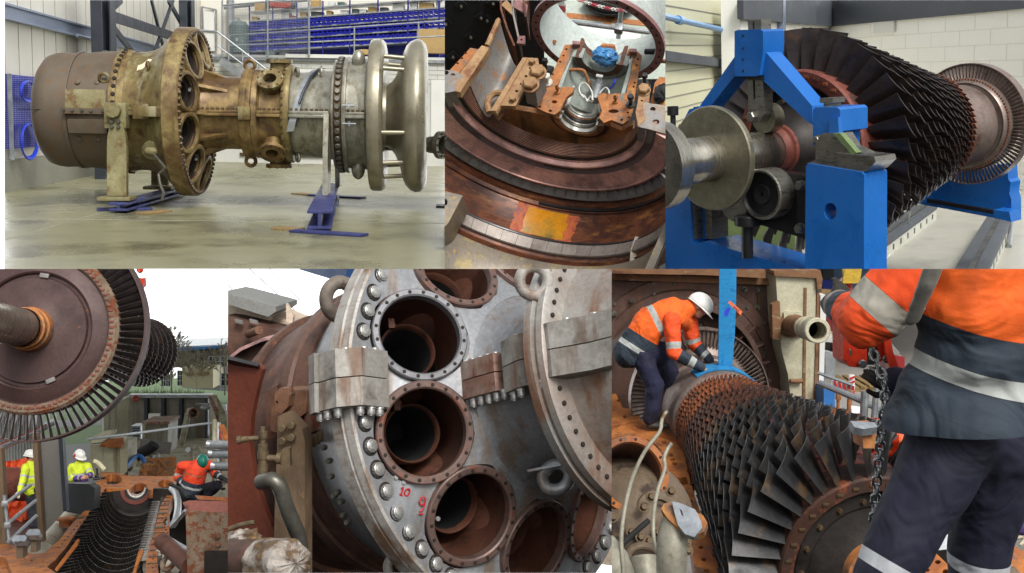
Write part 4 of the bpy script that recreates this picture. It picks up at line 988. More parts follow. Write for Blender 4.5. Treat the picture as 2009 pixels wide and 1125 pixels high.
# pipe with flange at the right edge
t = thing('pipe_stub', 'grey flanged pipe stub standing right of the bell mouth', 'pipe', (0, 0, 0))
p = P.far(866, 285, .3); m = MB(); m.T = Matrix.Translation(p) @ Matrix.Rotation(rad(-30), 4, 'Z')
m.lathe([(-1.5, .16), (-.25, .16), (-.08, .24), (-.06, .3), (.04, .3), (.04, .2), (-.3, .18)], 32); m.build('pipe_body', 'silver_cast', t)
m2 = MB(); m2.T = m.T
pass
bolts('pipe_bolt', 'bolt_brown', t, [(m.T @ V((.04, .25*cos(2*pi*k/10), .25*sin(2*pi*k/10))), m.T.to_3x3() @ V((1, 0, 0))) for k in range(10)], .025, .03)
m3 = MB(); m3.cyl(p+V((.15, 0, -.16)), V((p.x+.15, p.y, 0)), .06, n=12); m3.box(V((p.x+.15, p.y, .02)), (.5, .5, .04)); m3.build('stand', 'dark_steel', t)

# ================================================ set 2: opened lower casing seen from above
P2 = Panel((872.5, 0, 1305.5, 528), 1076, 198, 54.7, 23, 8.5, 10, 0, 2.0); use(P2)
RR = .9
QZ = 0.0
Q = lambda cu, cv, z=0.0: P.g(870+cu/2.1227, cv/2.1227, z+QZ)
LY = Matrix(((0, -1, 0), (1, 0, 0), (0, 0, 1))).to_4x4()
def halfring(name, prof, mat, parent, c=(0, 0, 0), n=72, a0=pi, a1=2*pi, closed=True, sm=35):
    m = MB(); m.T = Matrix.Translation(V(c)) @ LY; m.lathe([((y-.12*max(0, -y-.22))*RR, r*RR) for y, r in prof], n, a0, a1, closed=closed); return m.build(name, mat, parent, sm=sm)
sr = thing('seal_half_ring', 'rose brown half ring with fine seal teeth along its inner edge', 'seal ring')
pf = []
for i in range(9):
    y = .12-.02*i; pf += [(y, 1.0), (y-.006, 1.0), (y-.010, 1.022), (y-.017, 1.022)]
teeth = pf+[(-.06, 1.01), (-.065, 1.2), (.12, 1.2)]
halfring('seal_teeth', teeth, 'ring_teeth', sr, sm=20)
halfring('lip_step', [(-.062, 1.015), (-.066, 1.03), (-.078, 1.05)], 'disc_dark', sr, closed=False)  # lip split into light and dark tones that paint its hollow shading
halfring('lip_ridge', [(-.078, 1.05), (-.088, 1.075), (-.11, 1.085), (-.135, 1.1), (-.14, 1.115)], 'ring_rose', sr, closed=False)
halfring('lip_hollow', [(-.14, 1.115), (-.128, 1.135), (-.128, 1.165), (-.142, 1.195), (-.155, 1.215)], 'ring_slate', sr, closed=False)
halfring('flared_lip', [(-.155, 1.215), (-.185, 1.29), (-.215, 1.37), (-.235, 1.405), (-.25, 1.405), (-.25, 1.43), (-.2, 1.44), (-.07, 1.25)], 'ring_rose', sr)
halfring('lip_groove', [(-.131, 1.16), (-.136, 1.16), (-.140, 1.174), (-.137, 1.174)], 'disc_dark', sr, a0=rad(258), a1=rad(276))
halfring('rear_flange', [(-.2, 1.43), (-.215, 1.45), (-.25, 1.5), (-.29, 1.535), (-.3, 1.56), (-.28, 1.58), (-.18, 1.56), (-.15, 1.45)], 'underside', sr)
def fin(a):
    m = MB(); ca, sa = cos(a), sin(a); t = V((-sa, 0, ca))*.004*1.5
    pts = [(-.252, 1.425), (-.305, 1.55), (-.24, 1.55), (-.2, 1.46)]
    v = [V((-r*RR*ca, y*RR, r*RR*sa)) for y, r in pts]
    m.add([p+t for p in v]+[p-t for p in v], [(0, 1, 2, 3), (7, 6, 5, 4)]+[(i, (i+1) % 4, (i+1) % 4+4, i+4) for i in range(4)]); return m
for k in range(31): fin(rad(190+5.3*k)).build('fin', 'underside', sr)
lc = thing('lower_casing', 'rust brown lower casing trough below the toothed half ring', 'casing')
halfring('trough', [(-.2, 1.62), (-.33, 1.6), (-.36, 1.575), (-.38, 1.6), (-.42, 1.61), (-.43, 1.635), (-.78, 1.635), (-.8, 1.62), (-.8, 1.75), (-.2, 1.75)], 'trough_brown', lc)
halfring('seal_cord', [(-.79, 1.6), (-.8, 1.59), (-.815, 1.59), (-.82, 1.6), (-.82, 1.66), (-.79, 1.66)], 'black_paint', lc)
halfring('upper_cord', [(-.385, 1.575), (-.4, 1.57), (-.41, 1.58), (-.41, 1.62), (-.385, 1.62)], 'black_paint', lc, a0=rad(195), a1=rad(275))
sg = []
for k in range(26):
    a = 184+k*6.8
    halfring('ring_segment', [(-.83, 1.575), (-.955, 1.565), (-.965, 1.58), (-.965, 1.75), (-.83, 1.75)], 'grey_segments', lc, a0=rad(a), a1=rad(a+6.62), n=4)
halfring('segment_bed', [(-.835, 1.59), (-1.0, 1.62), (-1.02, 1.6), (-1.05, 1.63), (-1.08, 1.58), (-1.08, 1.8), (-.835, 1.8)], 'trough_brown', lc)
halfring('front_cone', [(-1.08, 1.56), (-1.09, 1.55), (-1.4, 1.50), (-1.9, 1.42), (-1.9, 1.5), (-1.09, 1.62)], 'speckled_plate', lc)
# oily water lying in the trough
ow = thing('oil_puddle', 'orange oily puddle lying in the brown trough', 'puddle')
def stain(name, mat, r, y0, y1, a0, a1, w, seed):
    """patch lying in the trough with ragged ends"""
    def f(u, v):
        y = y0+(y1-y0)*v; k = lambda s: w*(mnoise.noise(V((v*3, s, seed)))+.5*mnoise.noise(V((v*11, s, seed))))
        a = rad((a0+k(1))+(a1+k(7)-a0-k(1))*u); y = y-.12*max(0, -y-.22); return V((-r*RR*cos(a)*-1*-1, y*RR, r*RR*sin(a)))
    m = MB(); m.grid(f, 40, 24); return m.build(name, mat, ow)
stain('oily_water', 'oily_orange', 1.6305, -.45, -.765, 279, 261, 1.3, 1)
stain('rust_edge', 'red_crystal', 1.632, -.43, -.775, 283.5, 274, 2.0, 3); stain('rust_edge', 'red_crystal', 1.632, -.46, -.775, 264, 256.5, 2.0, 5)
for i, (a, b, lab) in enumerate((((290, 795), (330, 895), 'thin wire hanging over the brown trough left of the puddle'), ((670, 855), (700, 985), 'thin wire hanging just right of the puddle'), ((775, 840), (800, 980), 'thin wire hanging over the trough above the right lug'))):
    m = MB(); r = lambda q, y, rr: P.at(870+q[0]/2.1227, q[1]/2.1227, (0, y*RR, 0), (0, 1, 0)); m.cyl(r(a, -.29, 0), r(b, -.6, 0), .006, n=6); m.build('wire', 'galv', label=lab, cat='wire')
# lugs at the front of the casing
def block(name, pts, z, th, mat, label=None, cat=None, parent=None, holes=()):
    poly = [Q(a, b, z) for a, b in pts]; hs_ = [[Q(a+ra*cos(2*pi*i/14), b+rb*sin(2*pi*i/14), z).xy for i in range(14)] for a, b, ra, rb in holes]
    m = MB(); m.plate([p.xy for p in poly], hs_, lambda x, y, h: V((x, y, h)), z-th+QZ, z+QZ); return m.build(name, mat, parent, sm=30, label=label, cat=cat)
block('front_lug', [(780, 1040), (798, 985), (900, 1005), (902, 1055), (850, 1075), (895, 1120), (870, 1160), (770, 1150)], -.95, .35, 'speckled_plate', parent=lc, holes=[(848, 1045, 14, 18), (858, 1105, 10, 9)])
block('front_lug', [(-60, 780), (80, 815), (20, 930), (-60, 1010)], -.75, .35, 'speckled_plate', parent=lc, holes=[(8, 842, 9, 14)])
# ring ends at the joint
for nm, pts, z, hl in (('joint_block', [(-20, 290), (45, 295), (90, 318), (82, 340), (62, 345), (50, 380), (8, 388), (-20, 360)], .02, [(40, 312, 9, 6), (12, 303, 10, 9)]), ('joint_block', [(805, 470), (840, 425), (865, 432), (930, 440), (930, 560), (862, 540), (808, 528)], .02, [(885, 508, 15, 10), (872, 455, 12, 9)])):
    block(nm, pts, z, .25, 'slate_plate', parent=sr, holes=hl)
block('joint_shim', [(62, 345), (90, 318), (104, 330), (70, 385), (50, 380)], .03, .1, 'tan_flange', parent=sr)
block('joint_shim', [(800, 470), (808, 430), (830, 432), (838, 500), (812, 528), (806, 500)], .03, .1, 'tan_flange', parent=sr)
# inner end wall with its dark half seal
QZ = -.4*RR; y1 = .24*RR
ew = thing('inner_end_wall', 'rust brown upright wall behind the toothed half ring', 'wall', (0, 0, 0))
wp = lambda a, b, y=y1: P.at(870+a/2.1227, b/2.1227, (0, y, 0), (0, 1, 0))
bq = wp(566, 492); m = MB(); pts = [wp(250, 448), wp(460, 484)]+[V((bq.x-.25*RR*cos(t), 0, bq.z-.27*RR*sin(t))) for t in [pi*i/16 for i in range(17)]]+[wp(740, 545), wp(790, 520), wp(790, 720), wp(250, 720), wp(180, 560)]
m.prism([(p.x, p.z) for p in pts], lambda x, z, h: V((x, h, z)), y1, y1+.06); m.build('wall_plate', 'old_wall', ew)
bc = wp(566, 492)
bcr = (bc.x, 0, bc.z)
halfring('half_seal', [(y1/RR-.03, .24), (y1/RR-.03, .35), (y1/RR-.005, .365), (y1/RR-.005, .24)], 'trough_brown', ew, bcr)
halfring('seal_step', [(y1/RR-.06, .235), (y1/RR-.045, .30), (y1/RR-.03, .30), (y1/RR-.03, .235)], 'old_wall', ew, bcr)
block('yellow_lug', [(215, 480), (232, 440), (262, 440), (266, 455), (228, 492)], .04, .05, 'tan_flange', parent=ew)
# half bearing and its seal rings
hb = thing('half_bearing', 'bright metal half bearing shell with stacked seal rings below it', 'bearing')
b0 = y1/RR
for k, (ya, yb, ri, ro, mt) in enumerate(((-.05, 0, .205, .225, 'bright_metal'), (.0, .035, .19, .215, 'bolt_silver'), (.035, .06, .2, .225, 'bright_metal'), (.06, .1, .18, .21, 'disc_dark'), (.1, .125, .19, .22, 'orange_rust'), (.125, .15, .18, .21, 'bright_metal'))):
    halfring('seal_ring', [(b0+ya, ri), (b0+yb, ri), (b0+yb, ro), (b0+ya, ro)], mt, hb, bcr)
halfring('bearing_shell', [(b0+.15, .165), (b0+.42, .165), (b0+.42, .2), (b0+.15, .2)], 'bright_metal', hb, bcr)
# pedestal
pd_ = thing('bearing_pedestal', 'grey green bearing pedestal with rusty orange top flanges', 'pedestal')
block('top_flange', [(378, 430), (398, 388), (440, 335), (470, 270), (505, 188), (560, 183), (565, 196), (546, 212), (470, 368), (500, 362), (545, 365), (540, 385), (512, 405), (500, 428), (486, 462), (462, 478), (432, 470), (392, 452)], 0, .045, 'orange_rust', parent=pd_,
      holes=[(404, 418, 6, 4), (402, 445, 6, 4), (445, 462, 8, 5), (486, 258, 5, 4), (500, 232, 5, 4), (512, 205, 5, 4), (462, 425, 12, 7), (455, 310, 5, 4)])
block('top_flange', [(640, 400), (662, 388), (700, 392), (762, 388), (784, 262), (788, 240), (762, 226), (770, 206), (800, 206), (826, 232), (812, 300), (800, 380), (790, 452), (772, 500), (745, 518), (700, 500), (668, 512), (648, 490), (660, 462)], 0, .045, 'orange_rust', parent=pd_,
      holes=[(690, 512, 8, 5), (742, 500, 6, 5), (768, 470, 6, 4), (772, 490, 5, 4), (796, 345, 5, 4), (792, 362, 5, 4), (810, 248, 5, 4), (806, 272, 5, 4), (708, 464, 22, 8)])
ax = Q(640, 300); ax = V((ax.x, 0, QZ)); ya, yb = Q(560, 390).y/RR, Q(665, 215).y/RR
halfring('oil_trough', [(ya, .34), (yb, .33), (yb, .37), (ya, .38)], 'pedestal_paint', pd_, ax, n=40)
c2 = Q(664, 205)
halfring('far_wall', [(yb-.14, .2), (yb-.14, .33), (yb, .33), (yb, .2)], 'pedestal_paint', pd_, (c2.x, 0, QZ), n=40)
halfring('far_seal', [(yb-.16, .21), (yb-.155, .235), (yb-.1, .25), (yb-.05, .235), (yb+.1, .235), (yb+.12, .255), (yb+.12, .28), (yb-.16, .28)], 'trough_brown', pd_, (c2.x, 0, QZ+.02), n=40)
for a, b in ((552, 176), (790, 208)): block('flange_ear', [(a-16, b-6), (a+14, b-4), (a+16, b+10), (a-14, b+8)], .06, .08, 'purple_rim', parent=pd_)
def stud(cu, cv, z, h, r, mat, nm, lab, hexh=True):
    t = thing(nm, lab, 'bolt', Q(cu, cv, z)); m = MB(); m.cyl((0, 0, 0), (0, 0, h), r*.55, n=12); m.cyl((0, 0, 0), (0, 0, h*.12), r*1.3, n=16); m.build('shank', mat, t)
    m = MB(); m.bolt((0, 0, h*(.82 if hexh else .5)), (0, 0, 1), r, h*.25); m.build('nut', mat, t)
stud(428, 290, 0, .16, .032, 'black_paint', 'jacking_bolt', 'black upright bolt beside the white cylinder, left of the pedestal')
stud(434, 345, 0, .12, .04, 'bright_metal', 'jacking_bolt', 'shiny silver upright bolt left of the pedestal')
stud(838, 350, 0, .15, .032, 'black_paint', 'jacking_bolt', 'black upright bolt right of the pedestal, the rearmost one')
stud(780, 438, 0, .15, .034, 'black_paint', 'jacking_bolt', 'black upright bolt on the right flange of the pedestal')
stud(476, 385, 0, .14, .022, 'orange_rust', 'stud', 'thin rusty stud on the left flange of the pedestal', False)
stud(717, 425, 0, .13, .022, 'orange_rust', 'stud', 'thin rusty stud on the right flange of the pedestal', False)
block('bolt_plate', [(405, 300), (440, 272), (460, 278), (420, 322)], -.02, .1, 'black_paint', label='dark plate under the black bolt left of the pedestal', cat='plate')
block('bolt_plate', [(810, 372), (818, 340), (862, 350), (855, 380)], -.02, .1, 'black_paint', label='dark plate under the rearmost black bolt right of the pedestal', cat='plate')
# pipe, wires and bag inside
m = MB(); m.cyl(Q(628, 420, -.06), Q(650, 345, -.1), .05, n=18); m.ring_sweep([(Q(652, 350, -.13), .11), (Q(654, 344, -.12), .11)], 24); m.build('oil_pipe', 'galv', label='grey pipe standing in the pedestal beside the white wires', cat='pipe')
m = MB(); m.cyl(Q(650, 345, -.08), Q(652, 318, -.02), .02, n=10); m.box(Q(650, 318, .0), (.07, .03, .02)); m.build('pipe_fitting', 'bright_metal', label='small bright fitting on top of the grey pipe', cat='fitting')
m = MB()
for p in (((620, 425), (575, 405), (560, 360), (590, 340), (620, 380), (622, 420)), ((560, 395), (585, 395), (600, 425)), ((600, 425), (612, 395), (622, 420)), ((650, 390), (675, 360), (690, 378), (690, 392))):
    m2 = MB(); m2.tube([Q(a, b, .02*i) for i, (a, b) in enumerate(p)], .008, 6, smooth=2); m.add(m2.v, m2.f)
m.build('sensor_wires', 'white_paint', label='loops of thin white sensor wire in the pedestal', cat='wire')
m = MB(); m.tube([Q(692, 372, .0), Q(712, 345, .06), Q(716, 330, .05)], .01, 6); m.build('blue_cable', 'hose_blue', label='short blue cable end at the right inside the pedestal', cat='cable')
m = MB(); m.tube([Q(525, 292, -.05), Q(572, 290, -.02), Q(590, 300, -.05), Q(615, 375, -.15)], .018, 8, smooth=1); m.build('rust_pipe', 'orange_rust', label='bent rusty pipe inside the left of the pedestal', cat='pipe')
m = MB()
def bagp(a, b):
    th = 2*pi*a; ph = pi*b; d = V((cos(th)*sin(ph), sin(th)*sin(ph), cos(ph))); k = 1+.3*mnoise.noise(d*3.1)+.22*abs(mnoise.noise(d*7)); return V((d.x*.135*k, d.y*.09*k, d.z*.085*k))
m.grid(bagp, 40, 20, True); o = m.build('plastic_bag', 'bag_blue', label='crumpled blue plastic bag stuffed in the far half seal', cat='bag', mw=Matrix.Translation(Q(676, 238, -.02)), sm=20)
QZ = -.1
# flange bars on the left
fb = thing('flange_bar', 'tan flange bar with a row of holes left of the pedestal', 'flange bar')
block('bar_plate', [(196, 462), (330, 240), (394, 243), (398, 268), (300, 442), (240, 440), (222, 470)], .02, .05, 'tan_flange', parent=fb, holes=[(375, 258, 7, 5), (362, 285, 7, 5), (344, 318, 7, 5), (325, 350, 7, 5), (305, 380, 7, 5), (290, 405, 7, 5)])
block('bar_strip', [(196, 462), (330, 240), (350, 240), (222, 462)], .035, .02, 'tan_flange', parent=fb)
bolts('bar_bolt', 'tan_flange', fb, [(Q(a, b, .02), (0, 0, 1)) for a, b in ((370, 262), (290, 418))], .035, .05)
fb2 = thing('flange_bar', 'orange tan flange bar at the upper left edge beside the slate plate', 'flange bar')
block('bar_plate', [(20, 300), (112, 200), (146, 206), (60, 310)], .03, .15, 'orange_rust', parent=fb2, holes=[(92, 222, 7, 4), (76, 243, 7, 4), (58, 264, 7, 4)])
block('bar_strip', [(60, 315), (146, 206), (160, 190), (192, 196), (186, 208), (104, 334), (84, 318)], .03, .12, 'tan_flange', parent=fb2)
sp = thing('curved_plate', 'slate grey curved plate sagging between the two flange bars', 'plate')
def plate_pt(a, b):
    L = [Q(104, 334, .0), Q(186, 200, .0), Q(236, 92, .0)]; Rr = [Q(200, 462, -.05), Q(262, 368, -.05), Q(308, 268, -.02)]
    i = min(1, int(a*2)); f = a*2-i; p = L[i].lerp(L[i+1], f); q = Rr[i].lerp(Rr[i+1], f); r = p.lerp(q, b); r.z -= .34*sin(pi*b)**.8*(1-.25*a); return r
m = MB(); m.grid(plate_pt, 24, 24); m.build('plate_sheet', 'slate_plate', sp)
m = MB(); m.tube([Q(182, 192, .03), Q(228, 88, .05), Q(234, 84, .05)], .03, 8); m.build('edge_strip', 'tan_flange', sp)
cx = Q(240, 430, -.3); m = MB(); m.tube([Q(190, 470, -.25), Q(180, 420, -.24), Q(215, 385, -.22), Q(255, 392, -.2)], .035, 8, smooth=2); m.build('weld_bead', 'tan_flange', sp)
bb = thing('bolt_block', 'dark steel block with two big hexagon bolts on top', 'block', (0, 0, 0))
block('block_body', [(335, 358), (372, 298), (420, 304), (382, 372)], .14, .3, 'slate_plate', parent=bb)
bolts('block_bolt', 'tan_flange', bb, [(Q(a, b, .14), (0, 0, 1)) for a, b in ((362, 356), (392, 304))], .075, .07, 6, 1.2)
t = thing('flange_bar', 'tan flange piece with one big hexagon bolt right of the pedestal', 'flange bar')
block('bar_plate', [(808, 440), (815, 372), (860, 378), (856, 430), (838, 440), (830, 470)], .05, .08, 'tan_flange', parent=t, holes=[(826, 420, 5, 4)])
bolts('bar_bolt', 'tan_flange', t, [(Q(834, 378, .05), (0, 0, 1))], .06, .06, 6, 1.15)
t = thing('flange_bar', 'orange flange piece with dark rags at the right edge', 'flange bar')
block('bar_plate', [(862, 430), (880, 345), (900, 320), (940, 325), (940, 440)], .02, .15, 'orange_rust', parent=t, holes=[(870, 452, 7, 5)])
m = MB()
def ragp(a, b):
    th = 2*pi*a; ph = pi*b; d = V((cos(th)*sin(ph), sin(th)*sin(ph), cos(ph))); k = 1+.5*mnoise.noise(d*3.7+V((5, 0, 0))); return Q(905, 390, .08)+V((d.x*.07*k, d.y*.1*k, d.z*.05*k))
m.grid(ragp, 24, 12, True); m.build('rag', 'rubber', label='dark rag lying on the orange flange piece at the right edge', cat='rag')
# round intake ring and the yard seen through it
ir = thing('intake_ring', 'large round pale cylinder with a purple brown bolted rim standing behind the pedestal', 'cylinder', (0, 0, 0))
ci = Q(640, 165); y0 = ci.y/RR; ri = .77
halfring('bolted_rim', [(y0, ri-.1), (y0, ri), (y0+.05, ri), (y0+.06, ri-.05), (y0+.06, ri-.1)], 'purple_rim', ir, (ci.x, 0, QZ), n=96, a0=0, a1=2*pi)
halfring('liner', [(y0-.004, ri-.1), (y0+.5, ri-.13), (y0+.55, ri-.11), (y0+.55, ri-.02), (y0+.06, ri-.06)], 'pale_inside', ir, (ci.x, 0, QZ), n=96, a0=0, a1=2*pi)
bolts('rim_hole', 'dark_hole', ir, [((ci.x+(ri-.05)*RR*cos(2*pi*k/36), ci.y, QZ+(ri-.05)*RR*sin(2*pi*k/36)), (0, -1, 0)) for k in range(36)], .014, .004, 10)
for a, b in ((425, 172), (905, 255)): m = MB(); m.cyl(wp(a, b, ci.y+.15), wp(a+40, b+3, ci.y+.1), .022, n=10); m.build('spigot', 'orange_rust', ir)
m = MB(); m.cyl(wp(840, 216, ci.y+.1), wp(880, 216, ci.y+.1), .03, n=12); m.build('plug', 'black_paint', ir)
ZG = -1.9
mb = MB(); a = [Q(330, 330, ZG), Q(1000, 330, ZG), Q(1000, -120, ZG), Q(330, -120, ZG)]; mb.add(a, [(0, 1, 2, 3)]); mb.build('ground', 'yard_slab', kind='structure')
mb = MB(); p, q = Q(652, 175, ZG+.004), Q(700, 60, ZG+.004); mb.bar(p, q, .09, .006); mb.build('floor_joint', 'orange_rust', kind='structure')
mb = MB(); p, q = Q(490, 62, ZG+.004), Q(930, 108, ZG+.004); mb.bar(p, q, .08, .006); mb.build('floor_joint', 'orange_rust', kind='structure')
mb = MB(); mb.bar(Q(490, 150, ZG+.01), Q(800, 212, ZG+.01), .5, .008); mb.build('white_line', 'white_paint', kind='structure')
sc_ = thing('scaffold_rail', 'galvanised scaffold tubes outside behind the round opening', 'scaffold', Q(722, 215, ZG)); o = Q(722, 215, ZG); T0 = Matrix.Translation(-o)
m = MB(); m.T = T0; m.cyl(Q(722, 215, ZG), Q(745, 0, ZG+.8), .03, n=10); m.build('upright', 'galv', sc_)
m = MB(); m.T = T0; m.cyl(Q(470, 85, ZG+.9), Q(935, 145, ZG+.9), .028, n=10); m.build('rail', 'galv', sc_)
m = MB(); m.T = T0; p = Q(731, 120, ZG+.88); m.box(p, (.1, .1, .1), None, .02); m.build('coupler', 'galv', sc_)
t = thing('warning_chain', 'red and white plastic chain strung across the top of the round opening', 'chain', (0, 0, 0))
for k in range(44):
    f = k/43; c = Q(560+300*f, 0+48*f+26*sin(pi*f)*.6, ZG+1.1); m = MB(); m.torus((0, 0, 0), .02, .005, (0, 0, 1) if k % 2 else (0, .8, .6), 12, 6)
    oo = m.build('link', 'chain_red' if (k//4) % 2 == 0 else 'white_paint', t); oo.matrix_local = Matrix.Translation(c)
ty = thing('tyre', 'black tyre lying outside at the top of the round opening', 'tyre', Q(705, -12, ZG)); m = MB(); m.torus((0, 0, .12), .26, .12, (0, 0, 1), 48, 14); m.build('casing', 'rubber', ty)
each('tread_block', 'rubber', ty, [((.375*cos(2*pi*k/40), .375*sin(2*pi*k/40), .12), (cos(2*pi*k/40), sin(2*pi*k/40), 0)) for k in range(40)], lambda: MB().box((0, 0, 0), (.2, .03, .03), None, .004))
t = thing('marker_post', 'red and white striped post left behind the round opening', 'post', Q(497, 80, ZG))
for k in range(6): m = MB(); m.box((0, 0, .1+.12*k), (.1, .04, .12), None); m.build('stripe', 'sign_red' if k % 2 else 'sign_white', t)
for k, (a, b, z) in enumerate(((560, 206, 0), (600, 214, .0), (640, 222, 0), (700, 232, 0), (760, 240, 0))):
    pass
pb = thing('plank_stack', 'rusty flat bars lying outside just beyond the far seal', 'bars', Q(650, 212, -.6)); o = Q(650, 212, -.6)
for k in range(5): m = MB(); m.T = Matrix.Translation(-o); m.bar(Q(585, 188+k*9, -.6+.0*k), Q(740, 206+k*9, -.6), .07, .05); m.build('bar', ('orange_rust', 'purple_rim', 'slate_plate')[k % 3], pb)
# dark casing wall and its ribs at the upper left
dw = thing('dark_casing_wall', 'black inner casing wall with small square studs at the upper left', 'wall', (0, 0, 0))
yw = Q(300, 60, -1.2).y
W0 = lambda a, b, y=None: P.at(870+a/2.1227, b/2.1227, Q(330, 190, -1.0), V((.55, -1, .25)))
nW = V((.55, -1, .25)).normalized()
m = MB(); m.add([W0(-80, -60), W0(420, -60), W0(420, 480), W0(-80, 480)], [(0, 1, 2, 3)]); m.add([W0(-80, -60)-nW*.1, W0(420, -60)-nW*.1, W0(420, 480)-nW*.1, W0(-80, 480)-nW*.1], [(3, 2, 1, 0)]); m.build('wall_sheet', 'black_wall', dw)
x_, y_, z_ = basis(nW)
for a, b in ((72, 20), (155, 70), (112, 150), (38, 232), (180, 80), (205, 10), (8, 95)):
    m = MB(); c = W0(a, b); m.box(c+nW*.01, (.11, .11, .02), Matrix((x_, y_, z_)).transposed() @ Matrix.Rotation(.5, 3, 'Z'), .004); oo = m.build('stud_plate', 'black_wall', dw)
    bolts('stud', 'bolt_silver', oo, [(c+nW*.02, nW)], .016, .04)
rb = thing('dark_ribs', 'dark rusty curved ribs between the black wall and the round cylinder', 'ribs')
for pts, mt, nm in (([(245, 10), (250, 90), (275, 170), (305, 240)], 'trough_brown', 'rib'), ([(292, 20), (300, 110), (318, 190), (330, 240)], 'slate_plate', 'rib'), ([(350, -10), (345, 60), (350, 120)], 'trough_brown', 'rib')):
    m = MB(); pp = [Q(a, b, -.35) for a, b in pts]
    for s, t_ in zip(pp, pp[1:]): m.bar(s, t_, .02, .4, up=V((0, 0, 1)))
    m.build(nm, mt, rb)
block('rib_foot', [(240, 20), (262, 0), (292, 30), (286, 62)], -.15, .03, 'tan_flange', parent=rb)
block('rib_foot', [(292, 30), (300, -20), (350, 20), (345, 60)], -.2, .03, 'purple_rim', parent=rb)
block('rib_foot', [(305, 180), (312, 150), (340, 150), (340, 184)], -.1, .03, 'purple_rim', parent=rb, holes=[(325, 166, 5, 4)])
# filler floor far below
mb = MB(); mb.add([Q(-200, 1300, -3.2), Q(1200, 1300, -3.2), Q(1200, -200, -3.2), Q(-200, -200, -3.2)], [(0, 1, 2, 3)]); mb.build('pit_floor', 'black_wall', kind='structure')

# ================================================ set 3: rotor resting on a blue balancing stand
P3 = Panel((1305.5, 0, 2012, 528), 1583, 286, 5, -53, 0, 9.2, 1.75, 2.0); use(P3)
gp = lambda u, d, z=0.0: (lambda p: V((p.x, p.y, z)))(P.dep(u, 111, d))
mb = MB(); mb.add([(-9, -9, 0), (24, -9, 0), (24, 30, 0), (-9, 30, 0)], [(0, 1, 2, 3)]); mb.build('floor', 'pale_floor', kind='structure')
# walls
BW3 = WallF(gp(1628, 24), gp(2030, 17.2)); LB3 = WallF(gp(1520, 18.6), gp(1628, 24)); LC3 = WallF(gp(1300, 13.2), gp(1448, 19))
def blockwall(W, u0, u1, lab, vref, nm='block_wall', hh=6.5, um=None):
    a, b = W(u0, 111), W(u1, 111); t = thing(nm, lab, 'wall', (a.x, a.y, 0)); T0 = Matrix.Translation(-V((a.x, a.y, 0)))
    L = (V((b.x, b.y, 0))-V((a.x, a.y, 0))).length
    m = MB(); m.T = T0; m.bar(V((a.x, a.y, hh/2))-W.n*.15, V((b.x, b.y, hh/2))-W.n*.15, .3, hh); m.build('blockwork', 'block_cream', t)
    m = MB(); m.T = T0; R = W.R()
    for k in range(1, 24):
        z = .28*k
        if z > hh: break
        m.bar(V((a.x, a.y, z))+W.n*.002, V((b.x, b.y, z))+W.n*.002, .006, .014)
        for i in range(int(L/.9)+1):
            q = a+W.t*(i*.9+(k % 2)*.45); m.box(V((q.x, q.y, z+.14))+W.n*.002, (.012, .006, .27), R)
    m.build('mortar_joint', 'hall_wall', t)
    return t, T0
t, T0 = blockwall(BW3, 1628, 2030, 'bright white block wall behind the rotor and its far wheel', 111)
m = MB(); m.T = T0; p, q = BW3(1628, 26, .04), BW3(2030, 26, .04); m.bar(p, V((q.x, q.y, p.z)), .1, .62); m.build('dark_band', 'band_grey', t)
m = MB(); m.T = T0; BW3.box(m, 1714, 32, 1753, 66, .06, .05); m.build('wall_plate', 'white_paint', t)
t, T0 = blockwall(LB3, 1452, 1628, 'white block wall turning the corner left of the rotor blades', 111)
m = MB(); m.T = T0; p, q = LB3(1452, -20, .05), LB3(1628, 25, .05); m.bar(V((p.x, p.y, q.z)), q, .1, .62); m.build('dark_band', 'band_grey', t)
m = MB(); m.T = T0; p = LB3(1534, 100, .06); m.box(V((p.x, p.y, 3.2)), (.22, .1, 6.4), LB3.R()); m.build('corner_strip', 'girt', t)
t = thing('panel_wall', 'cream panel wall with a dark rail behind the blue apex block', 'wall', gp(1300, 13.2)); o = P.Mi @ t.matrix_world.translation; T0 = Matrix.Translation(-o)
a, b = LC3(1290, 111), LC3(1450, 111)
m = MB(); m.T = T0; m.bar(V((a.x, a.y, 4))-LC3.n*.1, V((b.x, b.y, 4))-LC3.n*.1, .2, 8); m.build('cladding', 'cream_panel', t)
m = MB(); m.T = T0
for dv in range(-4, 12): z = LC3(1380, 111+dv*22).z; m.bar(V((a.x, a.y, z))+LC3.n*.004, V((b.x, b.y, z))+LC3.n*.004, .012, .012)
m.build('panel_seam', 'skirt_concrete', t)
m = MB(); m.T = T0; p, q = LC3(1300, 110, .05), LC3(1450, 129, .05); m.bar(p, q, .1, .13); m.build('wall_rail', 'band_grey', t)
m = MB(); m.cyl(LC3(1300, 32, .15), LC3(1446, 66, .15), .04, n=10)
for u, v in ((1333, 40), (1425, 61)): m.cyl(LC3(u-3, v-.8, .15), LC3(u+3, v+.8, .15), .06, n=10)
m.build('conduit', 'pipe_paleblue', label='pale blue pipe along the cream wall', cat='pipe')
